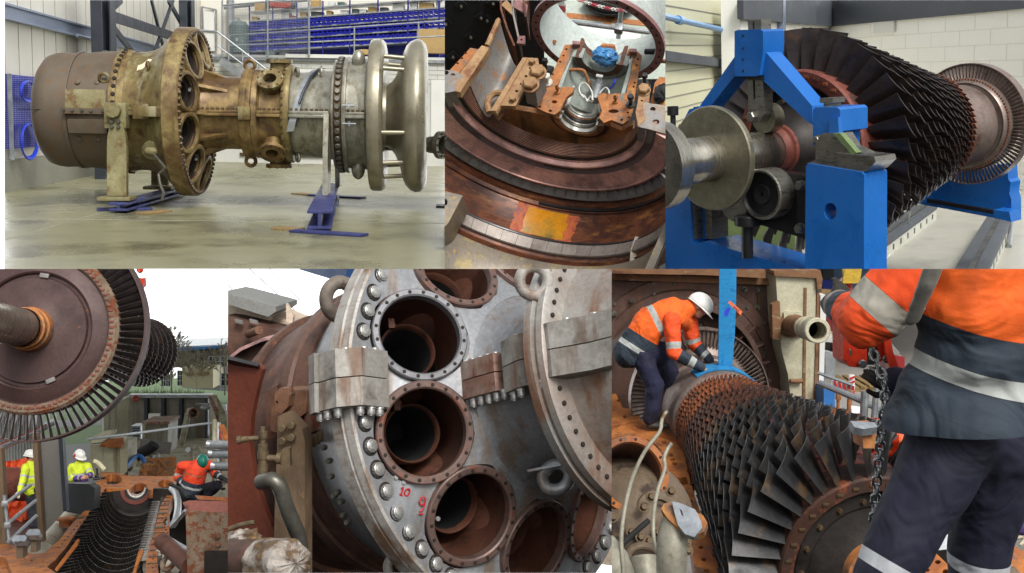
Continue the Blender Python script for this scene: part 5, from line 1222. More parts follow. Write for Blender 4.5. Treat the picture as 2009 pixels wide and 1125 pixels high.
# ---- rotor
A3 = 1.75
rt = thing('gas_turbine_rotor', 'long dark bladed rotor resting in the blue stand', 'rotor', (0, 0, A3))
I4 = Matrix.Identity(4)
NS = 15; xs_ = [.0]
for i in range(1, NS): xs_.append(xs_[-1]+.172-.0062*i)
tip = lambda i: .56+.44*(1-i/(NS-1))**1.35
hub = lambda i: .655-.0105*i
rows = []
for i in range(NS):
    n = 34+int(i*2.0); c = .155-.0062*i if i else .235
    mat = 'blade_orange' if i == NS-1 else ('blade_rusty' if i > 12 else 'blade_dark')
    rows.append((xs_[i], n, (lambda i=i, c=c: blade_mesh(hub(i)-.01, tip(i), c*.85, c*.98, 34, 58-i*.8, .022, .09)), mat, i*.37))
blade_rows(rt, rows, I4)
prof = [(-.12, .3), (-.13, .44), (-.1, .5), (-.1, .535), (-.13, .545), (-.13, .64), (-.11, .655), (.09, .655)]
for i in range(1, NS): prof += [(xs_[i]-.07, hub(i)-.035), (xs_[i]-.065, hub(i)), (xs_[i]+.065, hub(i)), (xs_[i]+.07, hub(i)-.035)]
m = MB(); m.lathe([(-.13, .53), (-.14, .545), (-.14, .64), (-.12, .657), (.1, .657), (.1, .62)], 72); m.build('rim', 'rim_red', rt)
m = MB(); m.lathe([(.1, .62)]+prof[8:], 72); m.build('drum', 'blade_rusty', rt)
m = MB(); m.lathe([(-.13, .535), (-.06, .53), (-.04, .47), (-.06, .455), (-.1, .45), (-.12, .36), (-.18, .31), (-.27, .25), (-.34, .21), (-.38, .205)], 64); m.build('front_disc', 'disc_dark', rt)
bolts('disc_bolt', 'bolt_brown', rt, [((-.1, .41*cos(2*pi*k/16), .41*sin(2*pi*k/16)), (-1, 0, 0)) for k in range(16)], .022, .035)
each('blade_lock', 'blade_orange', rt, [((-.14, .6*cos(2*pi*(k+.5)/38), .6*sin(2*pi*(k+.5)/38)), (-1, 0, 0)) for k in range(38)], lambda: MB().box((0, 0, 0), (.05, .03, .02), None, .006))
m = MB(); m.lathe([(-.37, .2), (-.38, .215), (-.41, .21), (-.42, .19), (-.45, .2), (-.47, .185), (-.5, .172)], 56); m.build('seal_rings', 'rim_red', rt)
m = MB(); m.lathe([(-.48, .16), (-.5, .17), (-1.1, .17), (-1.12, .16), (-1.24, .16), (-1.24, .165)], 64); m.build('journal', 'shaft_steel', rt)
m = MB(); m.lathe([(-1.17, .15), (-1.17, .405), (-1.18, .415), (-1.22, .415), (-1.23, .405), (-1.23, .15)], 80); m.build('thrust_collar', 'collar_steel', rt)
m = MB(); m.lathe([(-1.2, .18), (-1.46, .18), (-1.47, .175), (-1.72, .178), (-1.75, .2), (-1.76, .3), (-1.77, .34), (-1.9, .34), (-1.9, .01)], 64); m.build('shaft', 'shaft_steel', rt)
LW_ = 2.64
m = MB(); x0 = xs_[-1]+.06
m.lathe([(x0, hub(NS-1)-.03), (x0+.02, .42), (x0+.1, .38), (LW_-.5, .37), (LW_-.38, .4), (LW_-.24, .405), (LW_-.2, .4), (LW_-.18, .3), (LW_-.14, .29), (LW_-.12, .4), (LW_-.13, .42), (LW_-.1, .44), (LW_-.09, .465), (LW_+.1, .465), (LW_+.12, .3), (LW_+.5, .12), (LW_+.8, .12), (LW_+.8, .01)], 80); m.build('distance_piece', 'wheel_grey', rt)
bolts('coupling_bolt', 'bolt_brown', rt, [((LW_-.2, .35*cos(2*pi*k/24), .35*sin(2*pi*k/24)), (-1, 0, 0)) for k in range(24)], .014, .03)
rows = [(LW_, 92, lambda: blade_mesh(.46, .605, .09, .075, 15, 48, .012, .12, nr=3), 'wheel_grey', 0)]
blade_rows(rt, rows, I4, 60, 'turbine_blade')
m = MB(); m.lathe([(LW_-.05, .603), (LW_-.05, .612), (LW_+.05, .616), (LW_+.05, .607)], 96, closed=True); m.build('shroud_ring', 'wheel_grey', rt)
each('fir_tree_root', 'blade_orange', rt, [((LW_-.09, .452*cos(2*pi*k/92), .452*sin(2*pi*k/92)), (-1, 0, 0)) for k in range(92)], lambda: MB().box((0, 0, 0), (.016, .022, .02), None, .003))
# ---- blue front stand, in the plane across the shaft
xs = -.72
def pl(u, v, x=None): p = P.at(u, v, (xs if x is None else x, 0, 0), (1, 0, 0)); return (p.y, p.z)
def slabX(name, pts, x0, x1, mat, parent, holes=(), bev=False, ref=None):
    """plate in the plane across the shaft, outline given on the front face"""
    m = MB(); poly = [pl(u, v, x0 if ref is None else ref) for u, v in pts]
    hs_ = [[pl(u, v, x0 if ref is None else ref) for u, v in h] for h in holes]
    m.plate(poly, hs_, lambda y, z, h: V((h, y, z)), x1, x0); return m.build(name, mat, parent, sm=30)
bs_ = thing('balancing_stand', 'blue steel stand frame with an A-shaped arch holding the rotor shaft', 'stand', (0, 0, 0))
xf = -.95
slabX('base_frame', [(1290, 372), (1354, 372), (1358, 476), (1362, 480), (1382, 474), (1592, 536), (1740, 560), (1740, 700), (1290, 700)], xf, xf+.42, 'stand_blue', bs_)
slabX('upright_insert', [(1352, 372), (1362, 374), (1364, 470), (1354, 472)], xf+.02, xf+.3, 'bare_steel', bs_)
slabX('upright_insert', [(1382, 392), (1396, 396), (1398, 470), (1384, 468)], xf+.1, xf+.3, 'bare_steel', bs_)
slabX('upright_web', [(1364, 396), (1384, 400), (1386, 470), (1366, 470)], xf+.12, xf+.3, 'stand_blue', bs_)
def circpx(cu, cv, ru, rv, n=28): return [(cu+ru*cos(2*pi*i/n), cv+rv*sin(2*pi*i/n)) for i in range(n)]
blk = slabX('right_block', [(1581, 326), (1586, 321), (1690, 338), (1695, 343), (1695, 640), (1578, 640)], xf-.15, xf+.13, 'stand_blue', bs_, [circpx(1629, 415, 12.5, 16.5)])
slabX('block_cap', [(1581, 321), (1640, 300), (1715, 308), (1718, 318), (1700, 336), (1690, 339)], xf-.13, xf+.12, 'bare_steel', bs_)
slabX('steel_wedge', [(1600, 282), (1612, 262), (1648, 262), (1664, 288), (1702, 306), (1706, 328), (1690, 338), (1600, 322)], xf-.05, xf+.1, 'bare_steel', bs_)
slabX('wedge_strip', [(1634, 262), (1648, 262), (1680, 300), (1672, 305)], xf-.1, xf-.04, 'green_machine', bs_)
# A-frame
af = thing('arch_frame', 'blue A-shaped arch with tall apex block over the shaft', 'frame', (0, 0, 0)); xa = -.62
slabX('apex_block', [(1441, 62), (1447, 59), (1492, 58), (1497, 62), (1497, 100), (1490, 148), (1484, 150), (1441, 150)], xa-.16, xa+.1, 'stand_blue', af)
slabX('arm', [(1441, 112), (1441, 150), (1388, 216), (1370, 212)], xa-.12, xa+.06, 'stand_blue', af)
slabX('arm', [(1484, 96), (1497, 96), (1593, 208), (1595, 246), (1585, 240), (1488, 150)], xa-.12, xa+.06, 'stand_blue', af)
slabX('arm_foot', [(1352, 215), (1372, 209), (1388, 216), (1372, 232), (1350, 262), (1328, 262), (1337, 244)], xa-.14, xa+.08, 'stand_blue', af)
slabX('arm_joint', [(1356, 226), (1361, 210), (1372, 209), (1386, 221), (1372, 234)], xa-.17, xa-.13, 'stand_blue', af)
slabX('clamp_block', [(1595, 216), (1600, 211), (1642, 211), (1648, 216), (1648, 258), (1634, 262), (1632, 287), (1595, 285)], xa-.32, xa+.02, 'stand_blue', af)
slabX('clamp_face', [(1626, 232), (1644, 230), (1646, 262), (1626, 264)], xa-.35, xa-.3, 'stand_blue', af)
slabX('clamp_screw', [(1608, 193), (1634, 192), (1634, 202), (1626, 203), (1626, 212), (1616, 212), (1616, 203), (1608, 202)], xa-.25, xa-.1, 'bare_steel', af)
slabX('slide_bar', [(1467, 40), (1493, 38), (1494, 62), (1468, 62)], xa-.1, xa+.02, 'bare_steel', af, [[(1477, 44), (1480, 44), (1480, 58), (1477, 58)]])
slabX('hanger', [(1467, 150), (1496, 150), (1498, 225), (1490, 240), (1474, 240), (1468, 228)], xa-.12, xa+.0, 'bare_steel', af, [[(1477, 158), (1481, 158), (1482, 195), (1478, 195)]])
slabX('hanger_collar', [(1460, 148), (1496, 148), (1496, 158), (1460, 156)], xa-.14, xa+.04, 'black_paint', af)
y, z = pl(1504, 232, xa+.02); m = MB(); m.cyl((xa-.02, y, z), (xa+.1, y, z), .12, n=36); m.build('top_roller', 'collar_steel', af)
bolts('hanger_bolt', 'bare_steel', af, [((xa-.12,)+pl(1478, 229, xa-.12), (-1, 0, 0))], .045, .05, 6, 1.25)
bolts('apex_hole', 'dark_hole', af, [((xa-.16,)+pl(1458, v, xa-.16), (-1, 0, 0)) for v in (70, 95, 117, 139)], .01, .003, 10)
bolts('clamp_bolt', 'bare_steel', af, [((xa-.32,)+pl(1606, 274, xa-.32), (-1, 0, 0))], .03, .04, 6, 1.2)
bolts('foot_bolt', 'bare_steel', af, [((xa-.14,)+pl(1340, 249, xa-.14), (-1, 0, 0))], .028, .04, 6, 1.2)
m = MB(); y, z = pl(1321, 262); m.T = Matrix.Translation((xs, y, z)); m.cyl((0, 0, 0), (0, 0, .17), .025, n=12); m.lathe; m.ring_sweep([(V((0, 0, .16)), .05), (V((0, 0, .24)), .05), (V((0, 0, .24)), .03), (V((0, 0, .2)), .03)], 20); m.build('clamp_stud', 'black_paint', label='black socket screw standing upright left of the thrust collar', cat='screw')
slabX('foot_plate', [(1306, 262), (1334, 260), (1340, 272), (1306, 274)], xs-.1, xs+.15, 'stand_blue', bs_)
# roller carriage
ca = thing('roller_carriage', 'black roller carriage under the shaft with a steel rimmed roller', 'roller', (0, 0, 0)); xc = -.98
slabX('carriage_beam', [(1412, 420), (1440, 385), (1470, 355), (1510, 337), (1583, 346), (1583, 470), (1480, 438)], xc+.06, xc+.2, 'black_paint', ca)
slabX('end_plate', [(1563, 350), (1582, 348), (1582, 458), (1564, 454)], xc-.02, xc+.07, 'black_paint', ca)
y, z = pl(1493, 382, xc-.1); m = MB(); m.T = Matrix.Translation((xc-.1, y, z)); m.lathe([(.16, .02), (.16, .2), (.0, .2), (-.01, .19), (-.01, .175)], 56); m.build('roller', 'bare_steel', ca)
m = MB(); m.T = Matrix.Translation((xc-.1, y, z)); m.lathe([(-.01, .175), (.02, .165), (.02, .08), (-.0, .075), (.01, .01)], 48); m.build('roller_face', 'black_paint', ca)
y, z = pl(1449, 398, xc+.1); m = MB(); m.T = Matrix.Translation((xc+.05, y, z)); m.lathe([(.2, .02), (.2, .15), (.0, .15), (-.01, .14), (0, .01)], 40); m.build('rear_roller', 'bare_steel', ca)
bolts('plate_bolt', 'bare_steel', ca, [((xc-.02,)+pl(u, v, xc-.02), (-1, 0, 0)) for u, v in ((1573, 364), (1572, 448))], .038, .05, 6, 1.1)
bolts('frame_bolt', 'bare_steel', bs_, [((xf,)+pl(1361, 388, xf), (-1, 0, 0))], .03, .04, 6, 1.2)
m = MB(); y, z = pl(1466, 430, xc-.05); y2, z2 = pl(1468, 506, xc-.05); m.cyl((xc-.05, y, z), (xc-.05, y, z2), .045, n=16); m.ring_sweep([(V((xc-.05, y, z-.05)), .1), (V((xc-.05, y, z+.02)), .1), (V((xc-.05, y, z+.03)), .09)], 24); m.build('jack_screw', 'black_paint', label='black jacking screw standing on the blue base frame', cat='jack')
m = MB(); m.ring_sweep([(V((xc-.05, y, z-.055)), .104), (V((xc-.05, y, z+.0)), .104)], 24); 
# bed rails and rear stand
def rail(u0, v0, u1, v1, w, lab, z=.22):
    a, b = P.g(u0, v0, z), P.g(u1, v1, z); a = a+(a-b).normalized()*2
    t = thing('bed_rail', lab, 'rail', V(((a.x+b.x)/2, (a.y+b.y)/2, 0))); o = P.Mi @ t.matrix_world.translation; T0 = Matrix.Translation(-o)
    m = MB(); m.T = T0; m.bar(V((a.x, a.y, z-.03)), V((b.x, b.y, z-.03)), w, .06, bev=.008); m.build('rail_top', 'band_grey', t)
    m = MB(); m.T = T0; m.bar(V((a.x, a.y, z+.004)), V((b.x, b.y, z+.004)), w*.18, .008); m.build('rail_groove', 'black_paint', t)
    m = MB(); m.T = T0; m.bar(V((a.x, a.y, (z-.06)/2)), V((b.x, b.y, (z-.06)/2)), w*.92, z-.06); m.build('rail_body', 'rail_white', t)
    d = (b-a).normalized(); sd_ = d.cross(V((0, 0, 1))); L = (b-a).length
    for s in (1,):
        each('rail_slot', 'black_paint', t, [((a.x-o.x+d.x*k+sd_.x*w*.462, a.y-o.y+d.y*k+sd_.y*w*.462, .09), sd_) for k in [.4+.42*i for i in range(int(L/.42))]], lambda: MB().box((0, 0, 0), (.07, .07, .006)))
rail(1712, 476, 1818, 402, .3, 'white sided floor rail partly under the bladed rotor')
rail(1905, 528, 1962, 424, .32, 'black topped floor rail at the right in front of the rear stand')
rs = thing('rear_stand', 'blue steel plate stand under the far turbine wheel', 'stand', (0, 0, 0)); xr = LW_+.28
slabX('stand_plate', [(1800, 388), (1850, 345), (1890, 330), (1976, 322), (1978, 352), (1983, 358), (1980, 380), (1984, 392), (1984, 434), (1800, 400)], xr, xr+.2, 'stand_blue', rs)
slabX('stand_foot', [(1949, 412), (1980, 416), (1984, 436), (1950, 428)], xr-.2, xr, 'stand_blue', rs)
slabX('stand_foot', [(1790, 386), (1812, 384), (1814, 398), (1792, 400)], xr-.2, xr, 'stand_blue', rs)
m = MB(); a, b = P.at(1812, 392, (xr-.12, 0, 0), (1, 0, 0)), P.at(1950, 416, (xr-.12, 0, 0), (1, 0, 0)); m.bar(a, b, .06, .04); m.build('tie_bar', 'black_paint', rs)
# bits behind the stand
gm = thing('floor_machine', 'low green machine behind the left of the blue frame', 'machine', P.g(1440, 480)); o = P.Mi @ gm.matrix_world.translation
m = MB(); m.box((.9, .2, .18), (1.5, 2.2, .36), None, .03); m.build('machine_body', 'green_machine', gm)
m = MB(); m.box((.7, .2, .5), (.7, .8, .26), None, .03); m.cyl((.2, -.1, .42), (.2, .5, .42), .08); m.build('machine_top', 'bare_steel', gm)
m = MB(); p = P.g(1432, 448); m.box(p+V((.3, 0, .5)), (.3, .3, .18), None, .01); m.build('wood_block', 'cardboard', label='light wooden block on the green machine', cat='block')
m = MB(); m.tube([P.at(1788, 392, (1.2, -.75, 0), (0, 1, 0)), P.g(1786, 420, .3), P.g(1772, 468, .05), P.g(1745, 500, .02), P.g(1722, 530, .02)], .006, 6, smooth=2); m.build('wire', 'white_paint', label='thin pale wire trailing from the rotor to the floor', cat='wire')
m = MB(); m.cyl(P.g(1980, 484, .02), P.g(1988, 420, .25), .03, n=10); m.build('pry_bar', 'galv', label='grey pipe leaning on the rail at the right edge', cat='pipe')

# ================================================ set 4: rotor hung over the opened casing, crew around it
P4 = Panel((-3, 528, 447, 1127), 224, 652, 0, 0, 0, 20, 3.55, .85); use(P4)
ZG4 = -4.3
mb = MB(); mb.add([(-60, 5, ZG4), (40, 5, ZG4), (40, 60, ZG4), (-60, 60, ZG4)], [(0, 1, 2, 3)]); mb.build('yard_ground', 'asphalt', kind='structure')
mb = MB(); mb.add([(-80, 60, ZG4), (60, 60, ZG4), (60, 160, ZG4), (-80, 160, ZG4)], [(0, 1, 2, 3)]); mb.build('lawn', 'grass', kind='structure')
mb = MB(); mb.add([(-80, 78, ZG4+.01), (60, 72, ZG4+.01), (60, 80, ZG4+.01), (-80, 86, ZG4+.01)], [(0, 1, 2, 3)]); mb.build('road', 'asphalt', kind='structure')
# ---- hanging rotor
sR = 1.5
a0_ = V((-4.336, 9.3, -.925))*sR; a1_ = V((-4.474, 12.3, -1.482))*sR
Xr = P.R.transposed() @ (a1_-a0_).normalized(); o4 = P.Mi @ (a0_*P.k); L4 = (a1_-a0_).length
Zr = V((0, 0, 1)); Zr = (Zr-Xr*Zr.dot(Xr)).normalized(); R4 = Matrix((Xr, Zr.cross(Xr), Zr)).transposed()
h4 = thing('hanging_rotor', 'rusty bladed turbine rotor hanging in the air at the upper left', 'rotor', o4, R4)
S_ = lambda lst: [(x*sR, r*sR) for x, r in lst]
def lat4(name, prof, mat, n=96): m = MB(); m.lathe(S_(prof), n); return m.build(name, mat, h4)
lat4('disc', [(-.13, .17), (-.12, .19), (-.1, .3), (-.09, .475), (-.06, .485), (-.06, .51), (-.09, .52), (-.1, .535), (-.09, .56), (-.07, .62), (-.05, .655), (-.07, .665), (-.07, .675)], 'disc_purple', 112)
lat4('rim', [(-.07, .67), (-.085, .68), (-.085, .735), (-.06, .76), (.1, .76), (.12, .5), (.3, .3)], 'rust_rough', 112)
each('root_lock', 'rim_red', h4, [((-.088*sR, .70*sR*cos(2*pi*k/86), .70*sR*sin(2*pi*k/86)), (-1, 0, 0)) for k in range(86)], lambda: MB().box((0, 0, 0), (.05, .03, .02), None, .004))
for a in (1.75, -.05, -1.95):
    m = MB(); m.T = Matrix.Rotation(a, 4, 'X'); m.box((-.1*sR, .497*sR, 0), (.04, .06, .12), None, .006); m.build('locking_block', 'slate_plate', h4)
lat4('seal_sleeve', [(-.12, .2), (-.14, .205), (-.2, .195), (-.21, .18), (-.28, .185), (-.29, .17), (-.34, .172)], 'orange_rust', 56)
lat4('shaft', [(-.33, .16), (-.36, .165), (-.9, .165), (-1.6, .165)], 'shaft_steel', 56)
blade_rows(h4, [(0, 86, lambda: blade_mesh(.755*sR, .985*sR, .13*sR, .11*sR, 12, 33, .014*sR, .14, nr=4), 'blade_dark', 0)], Matrix.Identity(4), 86, 'turbine_blade')
lat4('shroud_ring', [(-.06, .982), (-.06, .998), (.06, 1.003), (.06, .985), (-.06, .982)], 'disc_purple', 120)
lat4('drum', [(.3, .3), (L4/sR-.05, .3), (L4/sR+.1, .3), (L4/sR+.12, .02)], 'blade_rusty', 60)
rows = []
for i in range(16):
    x = (.55+(L4/sR-.5)*i/15)*sR; rows.append((x, 44, (lambda i=i: blade_mesh(.29*sR, (.34+.075*(i/15)**1.3)*sR, .09*sR, .09*sR, 35, 50, .01*sR, .06, nr=2)), 'blade_dark' if i > 3 else 'blade_rusty', i*.31))
blade_rows(h4, rows, Matrix.Identity(4), 44, 'compressor_blade')
ck = thing('crane_hook', 'red crane hook block with a chain down to the hanging rotor', 'hook', P.dep(276, 556, 16))
o_ = P.dep(276, 556, 16); T0 = Matrix.Translation(-o_)
trace('hook_block', [(269, 547), (281, 546), (282, 562), (276, 568), (269, 565)], 16, .12, 'hoist_red', None).parent = ck
ck.children[0].matrix_world = ck.children[0].matrix_world
def into(o, par):
    """hang an already placed piece under its thing"""
    o.parent = par; o.matrix_parent_inverse = Matrix.Identity(4); o.matrix_local = (P.Mi @ par.matrix_world).inverted() if False else par.matrix_world.inverted() @ P.M
    return o
bpy.context.view_layer.update(); into(ck.children[0], ck)
into(pipe_px('hook', [(272, 520, 16), (271, 530, 16), (276, 535, 16), (278, 528, 16), (277, 520, 16)], .03, 'hoist_red', None, 10, 1), ck)
into(trace('block_side', [(267, 549), (270, 546), (270, 566), (267, 566)], 15.98, .14, 'black_paint', None), ck)
use(P4)
def plain_chain(pts, pitch, r, parent, mat):
    pts = [V(p) for p in pts]; it = []
    for a, b in zip(pts, pts[1:]):
        n = max(1, int((b-a).length/pitch)); it += [(a.lerp(b, (i+.5)/n), (b-a).normalized()) for i in range(n)]
    k = 0
    m = MB(); m.torus((0, 0, 0), pitch*.42, r, (0, 1, 0), 14, 6); proto = None
    for c, d in it:
        if proto is None: proto = m.build('chain_link', mat, parent); o = proto
        else: o = bpy.data.objects.new('chain_link', proto.data); COL.objects.link(o); o.parent = parent; P.objs.append(o)
        k += 1; o.matrix_local = parent.matrix_world.inverted() @ P.M @ (Matrix.Translation(c) @ Matrix.Rotation((k % 2)*pi/2, 4, 'Z') @ Matrix.Diagonal((.8, .8, 1.3, 1)))
plain_chain([P.dep(273, 568, 16), P.dep(276, 600, 16), P.dep(276, 640, 16)], .05, .009, ck, 'black_paint')
# ---- open casing in the foreground
oc = thing('open_casing', 'opened lower compressor casing with orange flanges and rows of dark vanes', 'casing', (0, 0, 0))
def flat4(name, pts, z, th, mat, parent, holes=(), **k):
    m = MB(); at = lambda u, v: (lambda q: (q.x, q.y))(P.g(u, v, z))
    m.plate([at(*p) for p in pts], [[at(*p) for p in h] for h in holes], lambda x, y, h: V((x, y, h)), z-th, z); return m.build(name, mat, parent, sm=30, **k)
hol = lambda lst, r=2.2: [oval(u, v, r, r*.62, 10) for u, v in lst]
def between(a, b, n): return [(a[0]+(b[0]-a[0])*(i+.5)/n, a[1]+(b[1]-a[1])*(i+.5)/n) for i in range(n)]
flat4('left_flange', [(199, 937), (208, 941), (209.5, 948), (207, 958), (185, 988), (170, 1014), (156, 1034), (130, 1074), (107, 1100), (97, 1108), (92, 1113), (110, 1124), (112, 1140), (30, 1140), (12, 1096), (-6, 1090), (-6, 1066), (6, 1067), (42, 1073), (44, 1080), (64, 1087), (87, 1085), (116, 1060), (139, 1031), (156, 1012), (166, 1002), (166, 991), (186, 976), (191, 962), (186, 948)], 0, .22, 'casing_orange', oc,
      hol(between((160, 1022), (112, 1078), 8))+hol(((40, 1093), (50, 1097), (62, 1100), (84, 1103)), 2.4)+hol(((180, 984), (189, 972), (198, 958), (203, 948)), 1.7))
each('flange_key', 'bolt_brown', oc, [(P.g(u, v, .004), (0, 0, 1)) for u, v in ((177, 992), (160, 1016), (170, 990))], lambda: MB().box((0, 0, 0), (.12, .16, .03), None, .006))
flat4('right_flange', [(331, 966), (341, 973), (328, 1001), (333, 1005), (332, 1014), (321, 1020), (320, 1028), (332, 1035), (331, 1045), (319, 1046), (315, 1065), (308, 1093), (313, 1140), (284, 1140), (287, 1098), (294, 1067), (304, 1039), (315, 992)], 0, .22, 'casing_orange', oc,
      hol(((310, 1052), (307, 1066), (304, 1080), (302, 1089), (300, 1097), (300, 1114), (326, 1040), (322, 1032), (318, 1018), (320, 1010), (324, 988), (330, 976)), 2.2))
each('flange_key', 'bolt_brown', oc, [(P.g(u, v, .004), (0, 0, 1)) for u, v in ((318, 1007), (312, 1035))], lambda: MB().box((0, 0, 0), (.16, .2, .03), None, .006))
flat4('end_flange', [(196, 927), (224, 926), (250, 933), (313, 935), (346, 934), (345, 944), (338, 952), (332, 962), (310, 967), (300, 962), (292, 962), (286, 950), (276, 948), (266, 950), (256, 958), (230, 959), (208, 958), (200, 948)], .01, .18, 'casing_orange', oc, [oval(220, 941, 20, 10, 24), oval(325, 950, 15, 8.5, 24)])
for cu, cv, ru, rv in ((220, 941, 20, 10), (325, 950, 15, 8.5)):
    m = MB(); n = 30; tp = [P.g(cu+ru*cos(2*pi*i/n), cv+rv*sin(2*pi*i/n), .0) for i in range(n)]; m.add(tp+[p-V((0, 0, .7)) for p in tp], [(i, (i+1) % n, n+(i+1) % n, n+i) for i in range(n)]+[tuple(range(n, 2*n))]); m.build('end_pocket', 'slate_plate', oc)
pA, pB = P.g(268, 958), P.g(205, 1130); Xc = (pB-pA).normalized(); LC4 = (pB-pA).length
RC = Matrix((Xc, V((0, 0, 1)).cross(Xc), V((0, 0, 1)))).transposed(); TC = Matrix.Translation(pA) @ RC.to_4x4()
RI = .74
m = MB(); m.T = TC
pf = []
for i in range(17): x = .25+i*(LC4-.3)/17; pf += [(x, RI), (x+.22, RI), (x+.23, RI+.03), (x+.3, RI+.03)]
m.lathe(pf, 60, pi, 2*pi); m.build('vane_drum', 'disc_dark', oc)
m = MB(); m.T = TC; m.lathe([(.2, .25), (.2, .5), (.26, .53), (.3, .6), (.26, .64), (.2, .8)], 60, pi, 2*pi); m.lathe([(-.1, .2), (.18, .2), (.2, .3)], 40, pi, 2*pi); m.build('end_bowl', 'disc_dark', oc)
m = MB(); m.T = TC; m.lathe([(-.25, .17), (.05, .17), (.06, .22)], 40, pi, 2*pi); m.build('bearing_seat', 'bright_metal', oc)
m = MB(); m.T = TC; m.lathe([(.14, .25), (.22, .25), (.22, .33), (.16, .35)], 40, pi, 2*pi); m.build('seal_ring', 'rim_red', oc)
left = [0]; proto = None; bulk = MB()
def vane(): return MB().bar((0, 0, 0), (0, 0, .19), .10, .016, up=V((.75, .66, 0)))
for i in range(17):
    for j in range(40):
        a = pi+pi*(j+.5)/40; x = .33+i*(LC4-.3)/17; p = TC @ V((x, (RI+.02)*cos(a), (RI+.02)*sin(a))); q = TC @ V((x, 0, 0)); d = (q-p).normalized()
        M = Matrix.Translation(p) @ Matrix((Xc, d.cross(Xc), d)).transposed().to_4x4()
        if i >= 14 and left[0] < 100:
            if proto is None: proto = vane().build('stator_vane', 'vane_dark', oc, sm=0); o = proto
            else: o = bpy.data.objects.new('stator_vane', proto.data); COL.objects.link(o); o.parent = oc; P.objs.append(o)
            o.matrix_local = M; left[0] += 1
        else: v_ = vane(); bulk.T = M; bulk.add(v_.v, v_.f)
bulk.build('stator_vane', 'vane_dark', oc, sm=0, kind='stuff')
m = MB(); n = 24
for k in range(n): u0_, v0_ = 313-k*1.25, 985+k*4.9; m.bar(P.g(u0_-10, v0_, -.12), P.g(u0_+2, v0_+.5, -.06), .12, .03)
m.build('slot_strip', 'slate_plate', oc)
m = MB(); m.T = TC; m.lathe([(LC4-.25, RI-.02), (LC4-.2, RI-.12), (LC4+.2, RI-.02), (LC4+.6, RI+.2), (LC4+.6, RI+.3), (LC4-.2, RI+.1)], 60, pi, 2*pi); m.build('inlet_lip', 'rim_red', oc)
trace('inner_rib', [(150, 1060), (153, 1062), (151, 1072), (112, 1122), (107, 1118)], 15.4, .06, 'casing_orange', oc)
trace('inner_rib', [(272, 1082), (277, 1079), (280, 1084), (270, 1110), (262, 1140), (256, 1140)], 15.2, .06, 'casing_orange', oc)
flat4('corner_flange', [(-10, 1100), (10, 1096), (34, 1140), (-10, 1140)], -.12, .3, 'casing_orange', oc)
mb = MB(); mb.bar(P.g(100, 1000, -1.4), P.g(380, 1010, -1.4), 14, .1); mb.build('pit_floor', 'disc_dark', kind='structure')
# parts to the left: pale pipe, taped stubs, grey box
t = thing('pale_pipe', 'pale rust stained pipe with a small flange beside the orange casing flange', 'pipe', (0, 0, 0))
m = MB(); a, b = P.g(78, 1088, -.45), P.g(138, 1018, -.35); m.cyl(a, b, .24, n=28); m.ball(b, .24, (1, 1, 1)); m.build('pipe_body', 'pale_tank', t)
m = MB(); c = P.g(129, 1016, -.02); m.ring_sweep([(c-V((0, 0, .16)), .12), (c-V((0, 0, .04)), .12), (c-V((0, 0, .04)), .17), (c, .17)], 24); m.ring_sweep([(c+V((0, 0, .002)), .07), (c+V((0, 0, .003)), .07)], 16); m.build('pipe_flange', 'casing_orange', t)
for (u0, v0, u1, v1, lab) in ((22, 1051, 53, 1062, 'silver taped stub post, the nearer left one of the pair'), (50, 1039, 79, 1050, 'silver taped stub post, the farther right one of the pair')):
    t = thing('taped_post', lab, 'post', (0, 0, 0)); trace('tape_pad', [(u0, v1-3), (u0+6, v0), (u1-3, v0-1), (u1, v0+4), (u1-4, v1), (u0+5, v1+1)], 15.5, .12, 'duct_tape', t, 0, 50); trace('post_body', [(u0+10, v1-4), (u1-8, v1-4), (u1-8, v1+34), (u0+10, v1+34)], 15.6, .15, 'grimy_cast', t)
trace('grey_bin', [(130, 949), (174, 950), (186, 958), (184, 1000), (160, 1010), (131, 1005)], 20.5, .3, 'black_wall', None, 0, 8, label='dark grey metal box in front of the worker with ear defenders', cat='box')
bl = thing('black_tools', 'small black power tools lying on the end of the left flange', 'tools', P.g(192, 944, .0)); m = MB(); m.tube([(-.1, 0, .05), (.1, .05, .06), (.14, .0, .05)], .03, 8); m.build('tool_body', 'black_paint', bl); m = MB(); m.cyl((0, .1, .02), (-.02, .1, .3), .025, n=10); m.ball((-.02, .1, .1), .05); m.build('tool_bottle', 'black_paint', bl)
pipe_px('cream_hose', [(184, 905, 23), (192, 908, 23), (200, 916, 22.8), (205, 922, 22.8)], .05, 'cream_render', None, 10, 1, label='short cream bent hose behind the left flange end', cat='hose')
# posts, screen, corrugated wall
mst = thing('mesh_screen', 'grey perforated screen between a brown post and a dark post', 'screen', (0, 0, 0))
trace('screen_panel', [(73, 855), (117, 855), (124, 1006), (84, 1050)], 18.5, .03, 'mesh_grey', mst, 0); trace('brown_post', [(62, 850), (72, 850), (85, 1064), (76, 1064)], 18.3, .12, 'weathered_post', mst); trace('dark_post', [(114, 855), (122, 855), (131, 1004), (124, 1004)], 18.4, .12, 'dark_steel', mst)
cw = thing('corrugated_wall', 'grey corrugated curved wall behind the left worker', 'wall', (0, 0, 0))
m = MB()
def corr(a, b): u = -15+a*100; v = 800+b*150; return P.dep(u, v, 30+1.5*sin(b*1.4)+.035*sin(a*110))
m.grid(corr, 160, 12); m.build('sheet', 'corrugated', cw)
pipe_px('handrail', [(-10, 884, 27), (40, 862, 27), (75, 846, 27), (110, 826, 27)], .08, 'galv', cw, 8, 0); trace('rail_strip', [(-10, 874), (90, 832), (90, 836), (-10, 879)], 26.8, .05, 'rim_red', cw)
